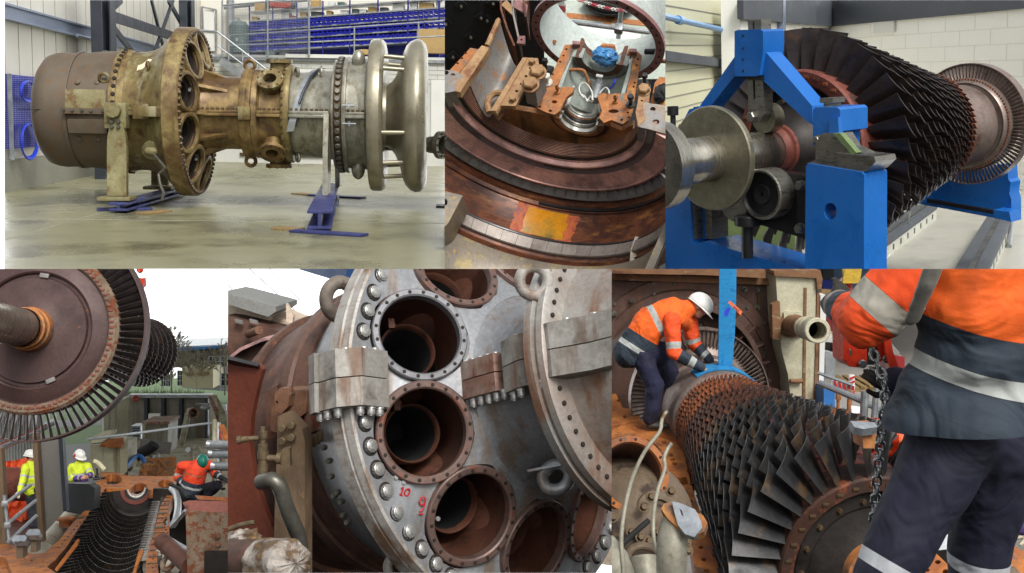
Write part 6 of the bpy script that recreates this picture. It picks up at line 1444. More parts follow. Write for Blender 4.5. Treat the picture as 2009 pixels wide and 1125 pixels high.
trace('left_post', [(-6, 880), (3, 880), (13, 1070), (-6, 1070)], 17.5, .12, 'weathered_post', None, label='brown grey post at the far left edge', cat='post')
tp4 = thing('orange_tarpaulin', 'bright orange tarpaulin sheet heaped behind the scaffold tubes', 'tarpaulin', (0, 0, 0)); m = MB()
def tarp4(a, b): u = -8+a*88; v = 905+b*165-22*a*(1-b)+8*sin(a*3); return P.dep(u, v, 28.5-2*b+.35*mnoise.noise(V((a*6, b*6, 2)))+.15*mnoise.noise(V((a*15, b*15, 3))))
m.grid(tarp4, 44, 44); m.build('sheet', 'tarp_orange', tp4, sm=20)
m = MB(); m.T = Matrix.Translation(P.dep(26, 950, 26.2)) @ Matrix.Rotation(rad(35), 4, 'Z') @ Matrix.Rotation(rad(10), 4, 'Y')
m.lathe([(-.5, .42), (.9, .42)], 40); m.lathe([(-.5, .42), (-.5, .3), (-.2, .28), (-.2, .01)], 40); m.build('tarp_roll', 'rim_red', tp4)
sf = thing('scaffold_tubes', 'galvanised scaffold tubes in front of the orange tarpaulin', 'scaffold', (0, 0, 0))
for nm, p in (('rail', [(6, 992, 17.4), (30, 974, 17.6), (60, 952, 17.9)]), ('rail', [(16, 1027, 17.2), (45, 1003, 17.6), (72, 982, 17.9)]), ('upright', [(8, 972, 17.3), (18, 1064, 17.2)]), ('rail', [(14, 1066, 17), (72, 1012, 17.7)])): pipe_px(nm, p, .03, 'galv', sf, 12, 0)
for u, v in ((10, 988), (15, 1030)): m = MB(); m.box(P.dep(u, v, 17.2), (.1, .1, .1), None, .02); m.build('coupler', 'galv', sf)
# ---- enclosure behind
en = thing('enclosure_wall', 'open topped grey steel enclosure wall behind the casing', 'enclosure', (0, 0, 0))
trace('back_wall', [(254, 778), (411, 778), (409, 905), (250, 905)], 42, .3, 'enclosure_grey', en); trace('top_rail', [(252, 775), (413, 775), (411, 781), (254, 781)], 41.7, .4, 'galv', en)
for u in (283, 316, 351, 402): trace('wall_post', [(u, 781), (u+6, 781), (u+5, 900), (u-1, 900)], 41.7, .3, 'dark_steel', en)
trace('vent_hatch', [(291, 812), (314, 812), (314, 829), (291, 829)], 41.6, .1, 'white_paint', en)
trace('side_wall', [(203, 803), (254, 778), (250, 905), (205, 940)], 38, .3, 'cream_box', en, 30)
for u, v in ((213, 800), (226, 795), (236, 790), (245, 786)): trace('side_post', [(u, v), (u+4, v-2), (u+3, 905), (u-1, 907)], 37 if u < 230 else 39, .25, 'enclosure_grey', en, 20)
trace('right_wall', [(409, 778), (413, 776), (432, 815), (434, 960), (420, 960), (412, 860)], 33, .2, 'cream_box', en, -60)
trace('right_edge', [(408, 778), (414, 776), (436, 822), (436, 850), (428, 832)], 32.5, .25, 'rust_rough', en)
m = MB(); m.torus(P.dep(266, 782, 41.4), .09, .05, (0, 1, 0), 18, 8); m.build('red_lamp', 'clutter_red', en)
mb = MB(); mb.add([P.g(190, 940, -.9), P.g(440, 940, -.9), P.g(430, 800, -.9), P.g(220, 800, -.9)], [(0, 1, 2, 3)]); mb.build('enclosure_floor', 'cream_box', kind='structure')
t = thing('machine_cabinet', 'square cream cabinet with orange rusted top at the left of the enclosure', 'cabinet', (0, 0, 0))
trace('cabinet_front', [(176, 873), (236, 876), (236, 930), (220, 938), (176, 928)], 27, 1.2, 'cream_box', t, 0, 0); trace('cabinet_side', [(236, 876), (251, 858), (250, 925), (236, 938)], 26.9, .4, 'cream_box', t, 40); trace('rusted_top', [(196, 874), (206, 862), (250, 858), (238, 876)], 26.9, .05, 'casing_orange', t, 0, 70)
trace('tilted_panel', [(178, 858), (205, 846), (228, 842), (226, 852), (200, 868), (180, 870)], 26.5, .08, 'cream_box', None, 10, 30, label='tilted cream panel leaning over the rusted cabinet', cat='panel')
t = thing('inner_cabinet', 'taller sooty cabinet standing against the enclosure back wall', 'cabinet', (0, 0, 0)); trace('cabinet_front', [(279, 832), (330, 830), (328, 890), (280, 895)], 34, 1, 'enclosure_grey', t); trace('cabinet_top', [(278, 829), (332, 827), (331, 833), (279, 833)], 33.8, 1.1, 'rust_rough', t); trace('cabinet_post', [(279, 833), (285, 833), (284, 920), (280, 920)], 33.6, .15, 'cream_box', t)
t = thing('louvre_unit', 'small louvred unit left of the sooty cabinet', 'vent', (0, 0, 0)); trace('unit_body', [(257, 836), (276, 836), (276, 862), (257, 862)], 35, .5, 'galv', t)
for k in range(4): trace('louvre', [(259, 840+k*5), (274, 840+k*5), (274, 842+k*5), (259, 842+k*5)], 34.9, .05, 'dark_steel', t)
t = thing('elbow_pipe', 'tall cream exhaust pipe ending in a round rusty mouth at the enclosure wall', 'pipe', (0, 0, 0)); pipe_px('pipe_body', [(355, 874, 33), (362, 845, 33), (367, 822, 33), (370, 810, 33), (376, 808, 32.7)], .1, 'cream_box', t, 16, 1)
m = MB(); a, b = P.dep(372, 808, 32.9), P.dep(380, 811, 32.2); d = (b-a).normalized(); x_, y_, z_ = basis(d); m.T = Matrix.Translation(a) @ Matrix((d, x_, y_)).transposed().to_4x4(); L = (b-a).length; m.lathe([(0, .12), (L*.6, .13), (L*.7, .17), (L, .17), (L, .12), (L*.3, .1), (L*.3, .01)], 28); m.build('pipe_mouth', 'rust_rough', t)
pipe_px('cable_run', [(172, 862, 25), (230, 855, 26), (300, 846, 28), (380, 834, 30), (418, 830, 31), (421, 824, 31)], .035, 'galv', None, 8, 1, label='grey cable tube slanting across the enclosure', cat='tube'); t = thing('bulkhead_lamp', 'round caged lamp under a short arm at the top right of the enclosure', 'lamp', (0, 0, 0)); pipe_px('lamp_arm', [(384, 793, 33), (412, 793, 33)], .03, 'galv', t, 8, 0)
m = MB(); m.ball(P.dep(403, 800, 32.8), .12, (1.3, 1, .8)); m.build('lamp_glass', 'lagging', t)
t = thing('mesh_cover', 'dark curved mesh cover lying in the enclosure', 'cover', (0, 0, 0)); m = MB(); m.T = Matrix.Translation(P.dep(303, 886, 32)) @ Matrix.Rotation(rad(12), 4, 'Y'); m.lathe([(-.45, .34), (.45, .34)], 30, 0, pi); m.build('cover_sheet', 'mesh_grey', t)
pipe_px('corrugated_duct', [(268, 895, 31), (282, 886, 31), (300, 876, 31), (303, 872, 31)], .17, 'rubber', None, 18, 1, label='fat black hose lying left of the mesh cover', cat='hose')
pipe_px('blue_hose', [(246, 918, 27), (256, 905, 27.5), (268, 894, 28), (278, 896, 28), (284, 908, 28)], .06, 'lime_blue', None, 10, 2, label='blue hose bent over the fittings behind the end flange', cat='hose')
random.seed(11)
jn = 0
for (u, v, d, kind) in [(random.uniform(236, 345), random.uniform(885, 930), 0, k) for k in ('valve', 'pipe', 'pipe', 'valve', 'wheel', 'pipe', 'valve', 'pipe', 'wheel', 'valve', 'pipe', 'valve', 'pipe', 'pipe', 'valve', 'pipe', 'wheel', 'valve', 'pipe', 'pipe')]:
    d = 33-(v-885)*.13; c = P.dep(u, v, d); m = MB(); mt = ('cream_box', 'grimy_cast', 'galv', 'old_valve', 'orange_rust')[jn % 5]
    if kind == 'pipe': q = c+V((random.uniform(-.5, .5), random.uniform(-.3, .3), random.uniform(-.1, .35))); m.tube([c-V((0, 0, .2)), c, q, q+V((0, 0, -.25))], random.uniform(.03, .06), 10, smooth=1)
    elif kind == 'wheel': m.torus(c, .14, .02, (random.uniform(-.5, .5), -1, .3), 20, 8); m.cyl(c, c+V((0, .15, -.2)), .03, n=8); m.bar(c-V((.13, 0, 0)), c+V((.13, 0, 0)), .02, .02)
    else: m.cyl(c-V((0, 0, .2)), c+V((0, 0, .12)), .07, n=14); m.cyl(c+V((-.14, 0, .0)), c+V((.14, 0, 0)), .06, n=12); m.cyl(c+V((0, 0, .12)), c+V((0, 0, .18)), .1, n=14)
    m.build({'pipe': 'loose_pipe', 'wheel': 'hand_wheel', 'valve': 'valve'}[kind], mt, label={'pipe': 'piece of bent pipework among the fittings behind the end flange', 'wheel': 'hand wheel among the fittings behind the end flange', 'valve': 'small valve among the fittings behind the end flange'}[kind], cat=kind, group={'pipe': 'pipework', 'wheel': 'hand wheels', 'valve': 'valves'}[kind]+' behind the casing'); jn += 1
trace('oily_deck', [(282, 900), (345, 896), (348, 934), (270, 936)], 29, .2, 'orange_rust', None, 0, 70, label='oily orange brown deck plate in the enclosure', cat='plate')
t = thing('gauge_stand', 'cream fitting with a round gauge right of the exhaust pipe', 'gauge', (0, 0, 0)); m = MB(); c = P.dep(374, 885, 29); m.cyl(c-V((0, 0, .4)), c+V((0, 0, .1)), .08, n=14); m.tube([c, c+V((.2, 0, .12)), c+V((.3, 0, -.1))], .06, 10, smooth=1); m.build('stand_body', 'cream_box', t); m = MB(); m.cyl(c+V((-.08, -.12, .05)), c+V((-.08, -.08, .05)), .07, n=20); m.build('gauge_face', 'win_frame', t)
for k, (v, u0) in enumerate(((872, 406), (890, 410), (914, 415))):
    m = MB(); m.tube([P.dep(u0, v, 20), P.dep(u0+12, v+1, 20), P.dep(460, v+2, 19.6)], .085, 16); m2 = MB()
    m.build('lagged_pipe', 'lagging', label=('topmost of the three silver wrapped pipes at the right edge', 'middle of the three silver wrapped pipes at the right edge', 'lowest of the three silver wrapped pipes at the right edge')[k], cat='pipe')
t = thing('right_pipes', 'upright pipes and red handled valves at the right edge above the silver pipes', 'pipes', (0, 0, 0))
for k, u in enumerate((421, 428, 438)): pipe_px('upright', [(u, 825+k*6, 22), (u, 960, 21)], .05, ('cream_box', 'galv', 'grimy_cast')[k], t, 10, 0)
pipe_px('red_handle', [(432, 846, 21.5), (433, 862, 21.5)], .03, 'clutter_red', t, 8, 0); pipe_px('rust_bar', [(435, 838, 21), (447, 868, 20.5), (455, 890, 20)], .07, 'casing_orange', t, 8, 0)
trace('dark_recess', [(405, 905), (460, 905), (460, 985), (395, 985)], 24, .2, 'enclosure_grey', None, label='grey wall recess behind the worker in the green helmet', cat='wall')
# rusty plate at the lower right, things beside the flange
t = thing('rusted_box', 'rough rusty steel box with red flange at the lower right', 'box', (0, 0, 0))
trace('top_flange', [(358, 986), (372, 982), (460, 984), (460, 1008), (366, 1003)], 13.5, .5, 'rim_red', t, 0, 25); trace('top_strip', [(382, 972), (460, 977), (460, 984), (388, 980)], 13.8, .3, 'casing_orange', t, 0, 20); trace('front_plate', [(364, 1004), (460, 1010), (460, 1140), (368, 1140)], 13.4, .1, 'rust_rough', t); trace('dark_panel', [(401, 1082), (460, 1082), (460, 1140), (400, 1140)], 13.36, .05, 'disc_dark', t)
bolts('plate_bolt', 'rust_lug', t, [(P.dep(426, 1052, 13.38), (0, -1, 0)), (P.dep(427, 1068, 13.38), (0, -1, 0))], .03, .05, 6, 1.6)
pipe_px('rust_pipe', [(318, 1062, 15), (340, 1082, 14.6), (372, 1112, 14)], .12, 'port_inside', None, 16, 0, label='thick brown pipe running under the rusted box', cat='pipe')
t = thing('round_nozzle', 'grey round casing nozzle with a rusty flange beside the right flange', 'nozzle', (0, 0, 0)); m = MB(); m.ball(P.g(318, 1110, -.25), .3, (1, 1, .9)); m.build('nozzle_body', 'pale_tank', t); m = MB(); c = P.dep(332, 1102, 14.7); m.torus(c, .12, .04, P.R.transposed() @ V((-.5, -.6, .6)), 26, 10); m.build('nozzle_flange', 'rust_rough', t)
trace('grating', [(324, 1053), (330, 1051), (366, 1072), (368, 1080), (338, 1066)], 15.6, .06, 'galv', None, 0, 40, label='strip of grey step grating right of the orange flange', cat='grating')
for k, p in enumerate(([(337, 960, 19), (346, 968, 18.5), (350, 990, 18), (346, 1020, 17), (338, 1032, 17)], [(364, 1002, 16), (352, 1018, 16.2), (336, 1034, 16.5)], [(333, 950, 19), (345, 955, 18.8), (360, 962, 18.5), (368, 975, 18)])): pipe_px('cable', p, .03 if k else .06, 'galv' if k < 2 else 'rubber', None, 10, 2, label=('thick grey conduit bent down beside the right flange', 'thin grey cable crossing to the rusted box', 'black cable looping under the crouching worker')[k], cat='cable')
trace('gap_shade', [(300, 960), (372, 960), (372, 1140), (300, 1140)], 22, .1, 'disc_dark', None, label='dark sheet standing for the shade between the right flange and the rusted box', cat='gap')  # added dark sheet, its colour stands for the shade down there
# ---- building, trees and lawn far behind
bd = thing('office_building', 'brown and white office building with a blue roof edge behind the trees', 'building', (0, 0, 0)); dB = 105
trace('upper_wall', [(320, 690), (470, 686), (470, 720), (322, 722)], dB, 8, 'brick_grey', bd); trace('blue_roof', [(318, 684), (370, 682), (470, 676), (470, 680), (370, 688), (318, 690)], dB-1, 9, 'roof_blue', bd); trace('roof_band', [(330, 681), (470, 675), (470, 677), (330, 684)], dB-.5, 8, 'galv', bd)
trace('lower_wall', [(360, 722), (470, 720), (470, 770), (360, 762)], dB-.2, 8, 'win_frame', bd); trace('cream_block', [(357, 722), (418, 722), (418, 762), (357, 760)], dB-4, 4, 'cream_render', bd)
def window(u0, v0, u1, v1, nu, nv, d=dB-1):
    f = trace('window', [(u0, v0), (u1, v0), (u1, v1), (u0, v1)], d, .3, 'glass_dark', bd)
    for i in range(nu+1): u = u0+(u1-u0)*i/nu; trace('frame_bar', [(u-.5, v0), (u+.5, v0), (u+.5, v1), (u-.5, v1)], d-.1, .1, 'win_frame', f)
    for i in range(nv+1): v = v0+(v1-v0)*i/nv; trace('frame_bar', [(u0, v-.5), (u1, v-.5), (u1, v+.5), (u0, v+.5)], d-.1, .1, 'win_frame', f)
window(388, 700, 408, 721, 3, 2); window(410, 700, 430, 720, 3, 2); window(433, 699, 452, 720, 3, 2); window(419, 730, 430, 757, 2, 3); window(434, 733, 452, 757, 2, 2)
window(316, 735, 334, 758, 4, 2); window(348, 728, 358, 757, 2, 3); trace('small_window', [(386, 731), (409, 730), (409, 736), (386, 737)], dB-4.2, .3, 'wood', bd); trace('small_window', [(366, 732), (379, 731), (379, 737), (366, 738)], dB-4.2, .3, 'wood', bd)
def tree(nm, u, vb, d, h, lab, spread=.35, n0=9, seed=1, tr=.012):
    random.seed(seed); b = P.dep(u, vb, d); t = thing(nm, lab, 'tree', b); T = MB(); C = MB()
    T.tube([(0, 0, 0), (.01*h, 0, h*.3), (-.01*h, 0, h*.62), (0, 0, h*.95)], [h*tr, h*tr*.8, h*tr*.5, h*tr*.15], 8)
    def br(p, dirn, L, r, lv):
        q = p+dirn*L*.5+V((random.uniform(-.1, .1)*L, random.uniform(-.1, .1)*L, .06*L)); e = q+(dirn+V((0, 0, .25))).normalized()*L*.5
        C.tube([p, q, e], [max(r, .018), max(r*.75, .015), max(r*.45, .012)], 4 if lv else 5, cap=False)
        if lv < 3:
            for k in range(5 if lv < 2 else 4):
                f = random.uniform(.3, 1); s = p.lerp(e, f); dd = (dirn+V((random.uniform(-.9, .9), random.uniform(-.9, .9), random.uniform(-.2, .8)))).normalized(); br(s, dd, L*random.uniform(.4, .6), r*.5, lv+1)
    for k in range(n0):
        z = h*(.28+.6*k/n0); a = k*2.4+random.random(); br(V((0, 0, z)), V((cos(a), sin(a), .75)).normalized(), h*spread*(1-.5*k/n0), h*tr*.36, 0)
    T.build('trunk', 'bark', t); C.build('crown', 'twig', t)
tree('bare_tree', 336, 778, 88, 6.0, 'tall bare tree against the sky left of the building', .3, 13, 3); tree('bare_bush', 385, 776, 84, 3.0, 'low bare bush in front of the cream block', .55, 11, 5, .008); tree('bare_tree', 441, 776, 86, 4.3, 'bare thin tree at the right edge in front of the building', .35, 9, 8, .016); tree('bare_bush', 318, 778, 82, 2.2, 'small bare bush just right of the hanging rotor', .6, 8, 9, .009)
pipe_px('lamp_post', [(432, 766, 95), (433, 690, 95), (434, 668, 95), (437, 664, 95)], .045, 'galv', None, 8, 0, label='slim lamp post in front of the office building', cat='lamp post')
random.seed(5); hd4 = MB()
for i in range(900): u = random.uniform(240, 400); v = 778-abs(random.gauss(0, 7)); p = P.dep(u, 779, 76+random.uniform(-2, 2)); hgt = (779-v)/2000*76; q = p+V((random.uniform(-.1, .1), 0, hgt+.1)); s = .05; hd4.add([p, p+V((s, 0, 0)), q], [(0, 1, 2)])
hd4.build('hedge_stems', 'grass', kind='stuff', label='thin green hedge stems along the road', cat='hedge', sm=0)
trace('white_sign', [(425, 795), (444, 795), (444, 806), (425, 806)], 60, .1, 'sign_white', None, label='white board standing on the road at the right', cat='sign')
# ---- the crew
def crew(u, v, d, fw, label, sl, jk, hel, sh, arms, waist, legs=(), hand_mat='skin', extra=None, thick=1.0, trs='trouser_dark', tip=.0):
    J = lambda q: P.dep(*q) if len(q) == 3 else P.dep(q[0], q[1], d)
    hd = P.dep(u, v, d); up = V((0, 0, 1))+V(fw)*tip; balls, P_, R_ = head_parts(hd, fw, up, 1.0); nk = J(sh[2]); w = J(waist); s1, s2 = J(sh[0]), J(sh[1])
    caps = [(w, w.lerp(nk, .5), .14, .15), (w.lerp(nk, .5), nk, .15, .07), (nk, hd, .06, .058)]
    A = [[J(q) for q in a] for a in arms]; Lg = [[J(q) for q in l] for l in legs]
    for a in A: caps += [(a[0], a[1], .055, .045), (a[1], a[2], .043, .034)]
    for l in Lg: caps += [(l[0], l[1], .08, .06), (l[1], l[2], .056, .042)]
    b = melt('person', 'skin', None, caps, .014, balls, 4, label=label, cat='person'); face_bits(b, P_, R_, 1, None, 'hair_dark')
    m = MB(); m.ball(P_(0, -.03, .012), .1, (.82, .84, .8), R_); m.build('hair', 'hair_dark', b); helmet(b, P_, R_, hel, 1.05, True, .012)
    jv = w+(w-nk).normalized()*.12
    melt('jacket', jk, b, [(jv, w, .19*thick, .2*thick), (w, w.lerp(nk, .6), .2*thick, .2*thick), (w.lerp(nk, .6), nk, .19*thick, .1), (s1, s2, .1, .1)], .016, (), 5, .02, 8, {'band': along([jv, nk])})
    for a in A: melt('sleeve', sl, b, [(a[0], a[1], .1, .082), (a[1], a[2], .08, .056)], .012, (), 4, .012, 11, {'band': along(a)})
    if Lg: melt('trousers', trs, b, [(Lg[0][0], Lg[-1][0], .15, .15)]+[(l[0], l[1], .115, .1) for l in Lg]+[(l[1], l[2], .1, .09) for l in Lg], .015, (), 4, .018, 8)
    for i, a in enumerate(A): d_ = (a[2]-a[1]).normalized(); hand('hand' if hand_mat == 'skin' else 'glove', hand_mat, b, a[2], a[2]+d_*.1, V((0, -.4, 1)), .7, 1.1, 1 if i else -1)
    return b, P_, R_
d_ = 24.5
bY, P_, R_ = crew(156, 896, d_, (.45, -.75, -.35), 'person in yellow and purple jacket with white helmet and red ear defenders', 'sleeve_yellow', 'jacket_yellow', 'helmet_white', ((141, 917), (171, 915), (155, 910)), [[(141, 918, d_), (140, 941, d_-.15), (161, 937, d_-.4)], [(171, 916, d_), (178, 932, d_-.2), (170, 934, d_-.42)]], (156, 945))
for s in (-1, 1): m = MB(); m.ball(P_(s*.115, -.02, .02), .05, (.6, 1, 1.2), R_); m.build('ear_defender', 'ear_red', bY)
m = MB(); m.ball(P_(0, .1, -.28), .07, (1, .5, 1.5), R_); m.build('shirt', 'shirt_navy', bY)
crew(60, 896, 25.0, (.9, -.3, -.15), 'person in bright yellow jacket and white helmet partly behind the brown post', 'sleeve_lime', 'jacket_lime', 'helmet_white', ((50, 918), (70, 918), (61, 910)), [[(50, 920, 24.8), (44, 945, 24.6), (38, 964, 24.4)], [(71, 920, 25.1), (77, 940, 25.1), (76, 958, 25.0)]], (61, 950), [[(58, 958), (62, 992), (64, 1030)], [(68, 958), (72, 992), (73, 1030)]], 'glove_cream')
d_ = 21.0
bG, P_, R_ = crew(397, 908, d_-.25, (.05, -.55, -.85), 'crouching person in orange jacket and green helmet looking down beside the silver pipes', 'sleeve_hivis', 'jacket_orange', 'helmet_green', ((357, 914), (413, 914), (390, 908)), [[(356, 916, d_), (348, 938, d_-.15), (362, 950, d_-.3)], [(411, 916, d_), (421, 930, d_-.2), (436, 938, d_-.35)]], (378, 950), [[(370, 960, d_), (376, 985, d_-.2), (378, 1010, d_)], [(392, 962, d_), (428, 952, d_-.45), (404, 975, d_-.1)]], 'glove_black', None, 1.15, 'trouser_dark', .35)
pipe_px('torch', [(431, 936, d_-.5), (441, 941, d_-.55)], .05, 'black_paint', None, 12, 0, label='black torch held by the crouching person', cat='torch')
m = MB(); m.ball(P_(0, -.02, -.16), .1, (1.2, 1, .7), R_); m.build('collar', 'trouser_navy', bG)

# ================================================ set 5: close view of a silver casing face with its round ports
S5 = 1.55
P5 = Panel.axes((447, 528, 1200, 1125), (.73694, -.61096, .28923), (.67041, .71423, -.20107), (-.08349, .34187, .93603), V((-.016, 5.328, -.887))*S5); use(P5)
I5 = lambda h, r, a: V((h*S5, r*cos(a)*S5, r*sin(a)*S5))
face5 = lambda r: max(0, .94-r)*.50 if r < .94 else 0.0      # how far the coned face stands forward
sc5 = thing('combustor_casing', 'silver grey casing face with bolts round its edge and large round ports', 'casing', (0, 0, 0))
cans = [pi+(k-1.5)*pi/5 for k in range(10)]
HO, HI = .236, .198
def cone5(y, z, h):
    r = sqrt(y*y+z*z)/S5; return V((face5(r)*S5+h, y, z))
rc = .745
m = MB(); m.plate(circ(0, 0, 1.055*S5, 140), [circ(rc*cos(a)*S5, rc*sin(a)*S5, .226*S5, 40) for a in cans]+[circ(0, 0, .5*S5, 60)], cone5, -.03*S5, 0)
# finer facets so that the cone bends smoothly
def lat5(name, prof, mat, n=120, a0=0, a1=2*pi, closed=False, parent=None, sm=35):
    m = MB(); m.lathe([(h*S5, r*S5) for h, r in prof], n, a0, a1, closed); return m.build(name, mat, parent or sc5, sm=sm)
m.build('front_face', 'silver_face', sc5, sm=25)
lat5('flange_edge', [(-.01, 1.04), (0.0, 1.055), (-.008, 1.066), (-.05, 1.072), (-.058, 1.06), (-.066, 1.06), (-.074, 1.07), (-.15, 1.066), (-.16, 1.05), (-.165, .98)], 'tan_flange_edge', 140)
lat5('rear_shell', [(-.165, 1.0), (-.2, .96), (-.28, .93), (-.42, .88), (-.66, .8)], 'silver_face', 110)
lat5('neck', [(.2, .54), (.21, .505), (.25, .475), (.32, .45), (.42, .435), (.55, .43), (.7, .44), (.74, .5)], 'silver_face', 110)
lat5('neck_flange', [(.70, .45), (.70, .66), (.71, .68), (.755, .685), (.76, .66), (.775, .66), (.78, .675), (.81, .672), (.82, .655), (.825, .6), (.83, .56), (.9, .54), (1.1, .53), (1.6, .55), (2.2, .56)], 'stained_neck', 120)
bolts('neck_hole', 'dark_hole', sc5, [(I5(.826, .622, pi+(i-12)*.105+.05), (1, 0, 0)) for i in range(25)], .017, .01, 12)
for k, a in enumerate(cans):
    ca, sa = cos(a), sin(a); c = V((face5(rc)*S5, rc*ca*S5, rc*sa*S5)); d = V((1, .50*ca, .50*sa)).normalized(); x, y, z = basis(d)
    T = Matrix.Translation(c) @ Matrix((d, x, y)).transposed().to_4x4()
    m = MB(); m.T = T; q = S5
    m.lathe([(-.03*q, HO*q), (.012*q, HO*q), (.018*q, (HO-.006)*q), (.018*q, (HI+.008)*q), (.012*q, HI*q), (-.03*q, HI*q)], 72); rim = m.build('port_rim', 'port_rim_grey' if k == 1 else 'port_rim', sc5)
    m = MB(); m.T = T; m.lathe([(-.03*q, HI*q), (-.05*q, (HI+.012)*q), (-.42*q, (HI+.012)*q)], 56); m.build('port_bore', 'port_inside', rim)
    m = MB(); m.T = T @ Matrix.Translation((0, -.045*q*0, .0)); m.lathe([(-.42*q, .145*q), (-.2*q, .142*q), (-.19*q, .135*q), (-.2*q, .13*q), (-.24*q, .128*q)], 48); m.build('liner_tube', 'port_inside', rim)
    m = MB(); m.T = T; m.lathe([(-.24*q, .1285*q), (-.75*q, .12*q), (-.76*q, .005)], 40); m.lathe([(-.42*q, (HI+.012)*q), (-.75*q, (HI+.01)*q), (-.76*q, .1*q)], 48); m.build('shade_liner', 'void_black', rim)  # inner walls coloured black for the shade inside the ports
    m = MB(); m.T = T; b = a+.5
    m.box((-.2*q, .155*q*cos(2.1), .155*q*sin(2.1)), (.05*q, .03*q, .05*q)); m.bar((-.22*q, .15*q*cos(1.9), .15*q*sin(1.9)), (-.3*q, .19*q*cos(1.9), .19*q*sin(1.9)), .02, .03); m.build('liner_bracket', 'port_inside', rim)
    if k <= 5 or k == 9: bolts('rim_hole', 'dark_hole', rim, [(T @ V((.018*q, (HO+HI)/2*q*cos(t), (HO+HI)/2*q*sin(t))), d) for t in [2*pi*(i+.5)/20 for i in range(20)]], .0135, .006, 12)
    if k in (0,): pass
# twelve point bolts in their spot faces
NB = 59
items = []
for i in range(NB):
    a = 2*pi*i/NB+.03; da = abs((a-pi+pi) % (2*pi)-pi)
    if abs(a-pi) < .16 or a < .16 or a > 2*pi-.16: continue
    items.append(a)
items.sort(key=lambda a: abs(a-pi*1.1))
def pt12():
    m = MB(); n = 24; prof = [(0, .030), (.016, .030), (.018, .027)]
    vs = [];
    for h, r in prof: vs += [V((r*S5*(1+.045*(1 if j % 2 else -1))*cos(2*pi*j/n), r*S5*(1+.045*(1 if j % 2 else -1))*sin(2*pi*j/n), h*S5)) for j in range(n)]
    m.add(vs, [(k*n+j, k*n+(j+1) % n, k*n+n+(j+1) % n, k*n+n+j) for k in range(2) for j in range(n)]+[tuple(range(2*n, 3*n))])
    m.ring_sweep([(V((0, 0, -.01)), .024*S5), (V((0, 0, .021*S5)), .023*S5), (V((0, 0, .023*S5)), .019*S5)], 20); return m
each('flange_bolt', 'bolt_bright', sc5, [(I5(0.002, 1.0, a), (1, 0, 0)) for a in items], pt12)
each('spot_face', 'dark_hole', sc5, [(I5(0.001, 1.0, a), (1, 0, 0)) for a in items], lambda: MB().torus((0, 0, 0), .0375*S5, .0055*S5, (0, 0, 1), 28, 6))  # dark rings painted in for the shade of the bolt recesses
bolts('plug', 'bolt_bright', sc5, [(cone5(r*cos(a)*S5, r*sin(a)*S5, 0), (1, .3*cos(a), .3*sin(a))) for r, a in ((.925, 3.62), (.905, 3.66), (.86, 3.93), (.93, 3.35))], .018, .02, 8)
# the red chalk marks 10 and 9
def mark(name, r, a, strokes, sz, rot, lab):
    m = MB()
    for st in strokes:
        pts = []
        for x, y in st:
            xx, yy = (x*cos(rot)-y*sin(rot))*sz, (x*sin(rot)+y*cos(rot))*sz
            p = cone5(r*cos(a)*S5+xx, r*sin(a)*S5+yy-.5*sz, .028); pts.append(p)
        m2 = MB(); m2.tube(pts, .006, 6, smooth=1); m.add(m2.v, m2.f)
    m.build(name, 'red_mark', sc5, label=lab)
zero = [(.35+.28*cos(t), .5+.42*sin(t)) for t in [2*pi*i/14 for i in range(15)]]
mark('chalk_mark', .93, 3.695, [[(-.5, .75), (-.3, 1.0), (-.3, 0)], [(-.5, .05), (-.08, .0)], zero], .058, -.3, 'red hand written 10')
mark('chalk_mark', .885, 3.80, [[(.25+.0, .5), (.1, .35), (-.15, .4), (-.22, .7), (-.05, .95), (.15, .95), (.27, .75), (.25, .4), (.15, .0), (-.1, -.15)], [(-.15, -.35), (.2, -.35)]], .085, .05, 'red hand written 9')
# joint lugs on the split line, left and right of the ports
def lug(prof, z, mat, name, top=True):
    out = []
    for s in (1, -1):
        m = MB(); m.prism([(h*S5, r*S5) for h, r in prof], lambda x, r, k: V((x, -r, s*(k+.004))), 0, z*S5)
        out.append(m.build(name, mat, sc5, sm=20))
    return out
lug([(-.17, .98), (-.17, 1.13), (-.10, 1.15), (.0, 1.14), (.085, 1.06), (.085, .905), (.02, .93), (-.0, 1.02)], .127, 'joint_cast', 'edge_lug')
lug([(-.18, 1.1), (-.18, 1.15), (-.115, 1.17), (-.115, 1.1)], .132, 'joint_cast', 'lug_end')
lug([(.2, .5), (.19, .545), (.24, .56), (.42, .56), (.46, .5), (.5, .42), (.3, .42)], .085, 'joint_rust', 'neck_joint')
lug([(.5, .45), (.5, .59), (.62, .63), (.66, .63), (.68, .61), (.68, .45)], .115, 'joint_cast', 'ring_joint')
lug([(.685, .45), (.685, .63), (.84, .66), (1.0, .60), (1.3, .58), (2.2, .58), (2.2, .4), (.69, .4)], .115, 'joint_cast', 'ring_joint')
def jb(items, name='joint_bolt', r=.019, hh=.036):
    def mk():
        m = MB(); m.cyl((0, 0, -.01), (0, 0, .008*S5), r*1.25*S5, n=16); m.bolt((0, 0, .008*S5), (0, 0, 1), r*S5, hh*.75*S5, 12); m.cyl((0, 0, hh*.7*S5), (0, 0, hh*1.05*S5), r*.62*S5, n=12); return m
    each(name, 'bolt_bright', sc5, items, mk)
low = [(h, r, -.13) for h, r in ((.04, 1.04), (.055, .99), (.06, .945), (-.04, 1.1), (-.1, 1.11), (-.15, 1.11))]
low += [(h, .515, -.09) for h in (.235, .285, .335, .385, .435)]+[(.53, .56, -.12), (.6, .59, -.12), (.76, .63, -.12), (.5, .5, -.1)]
jb([(V((h*S5, -r*S5, z*S5)), (0, 0, -1)) for h, r, z in low])
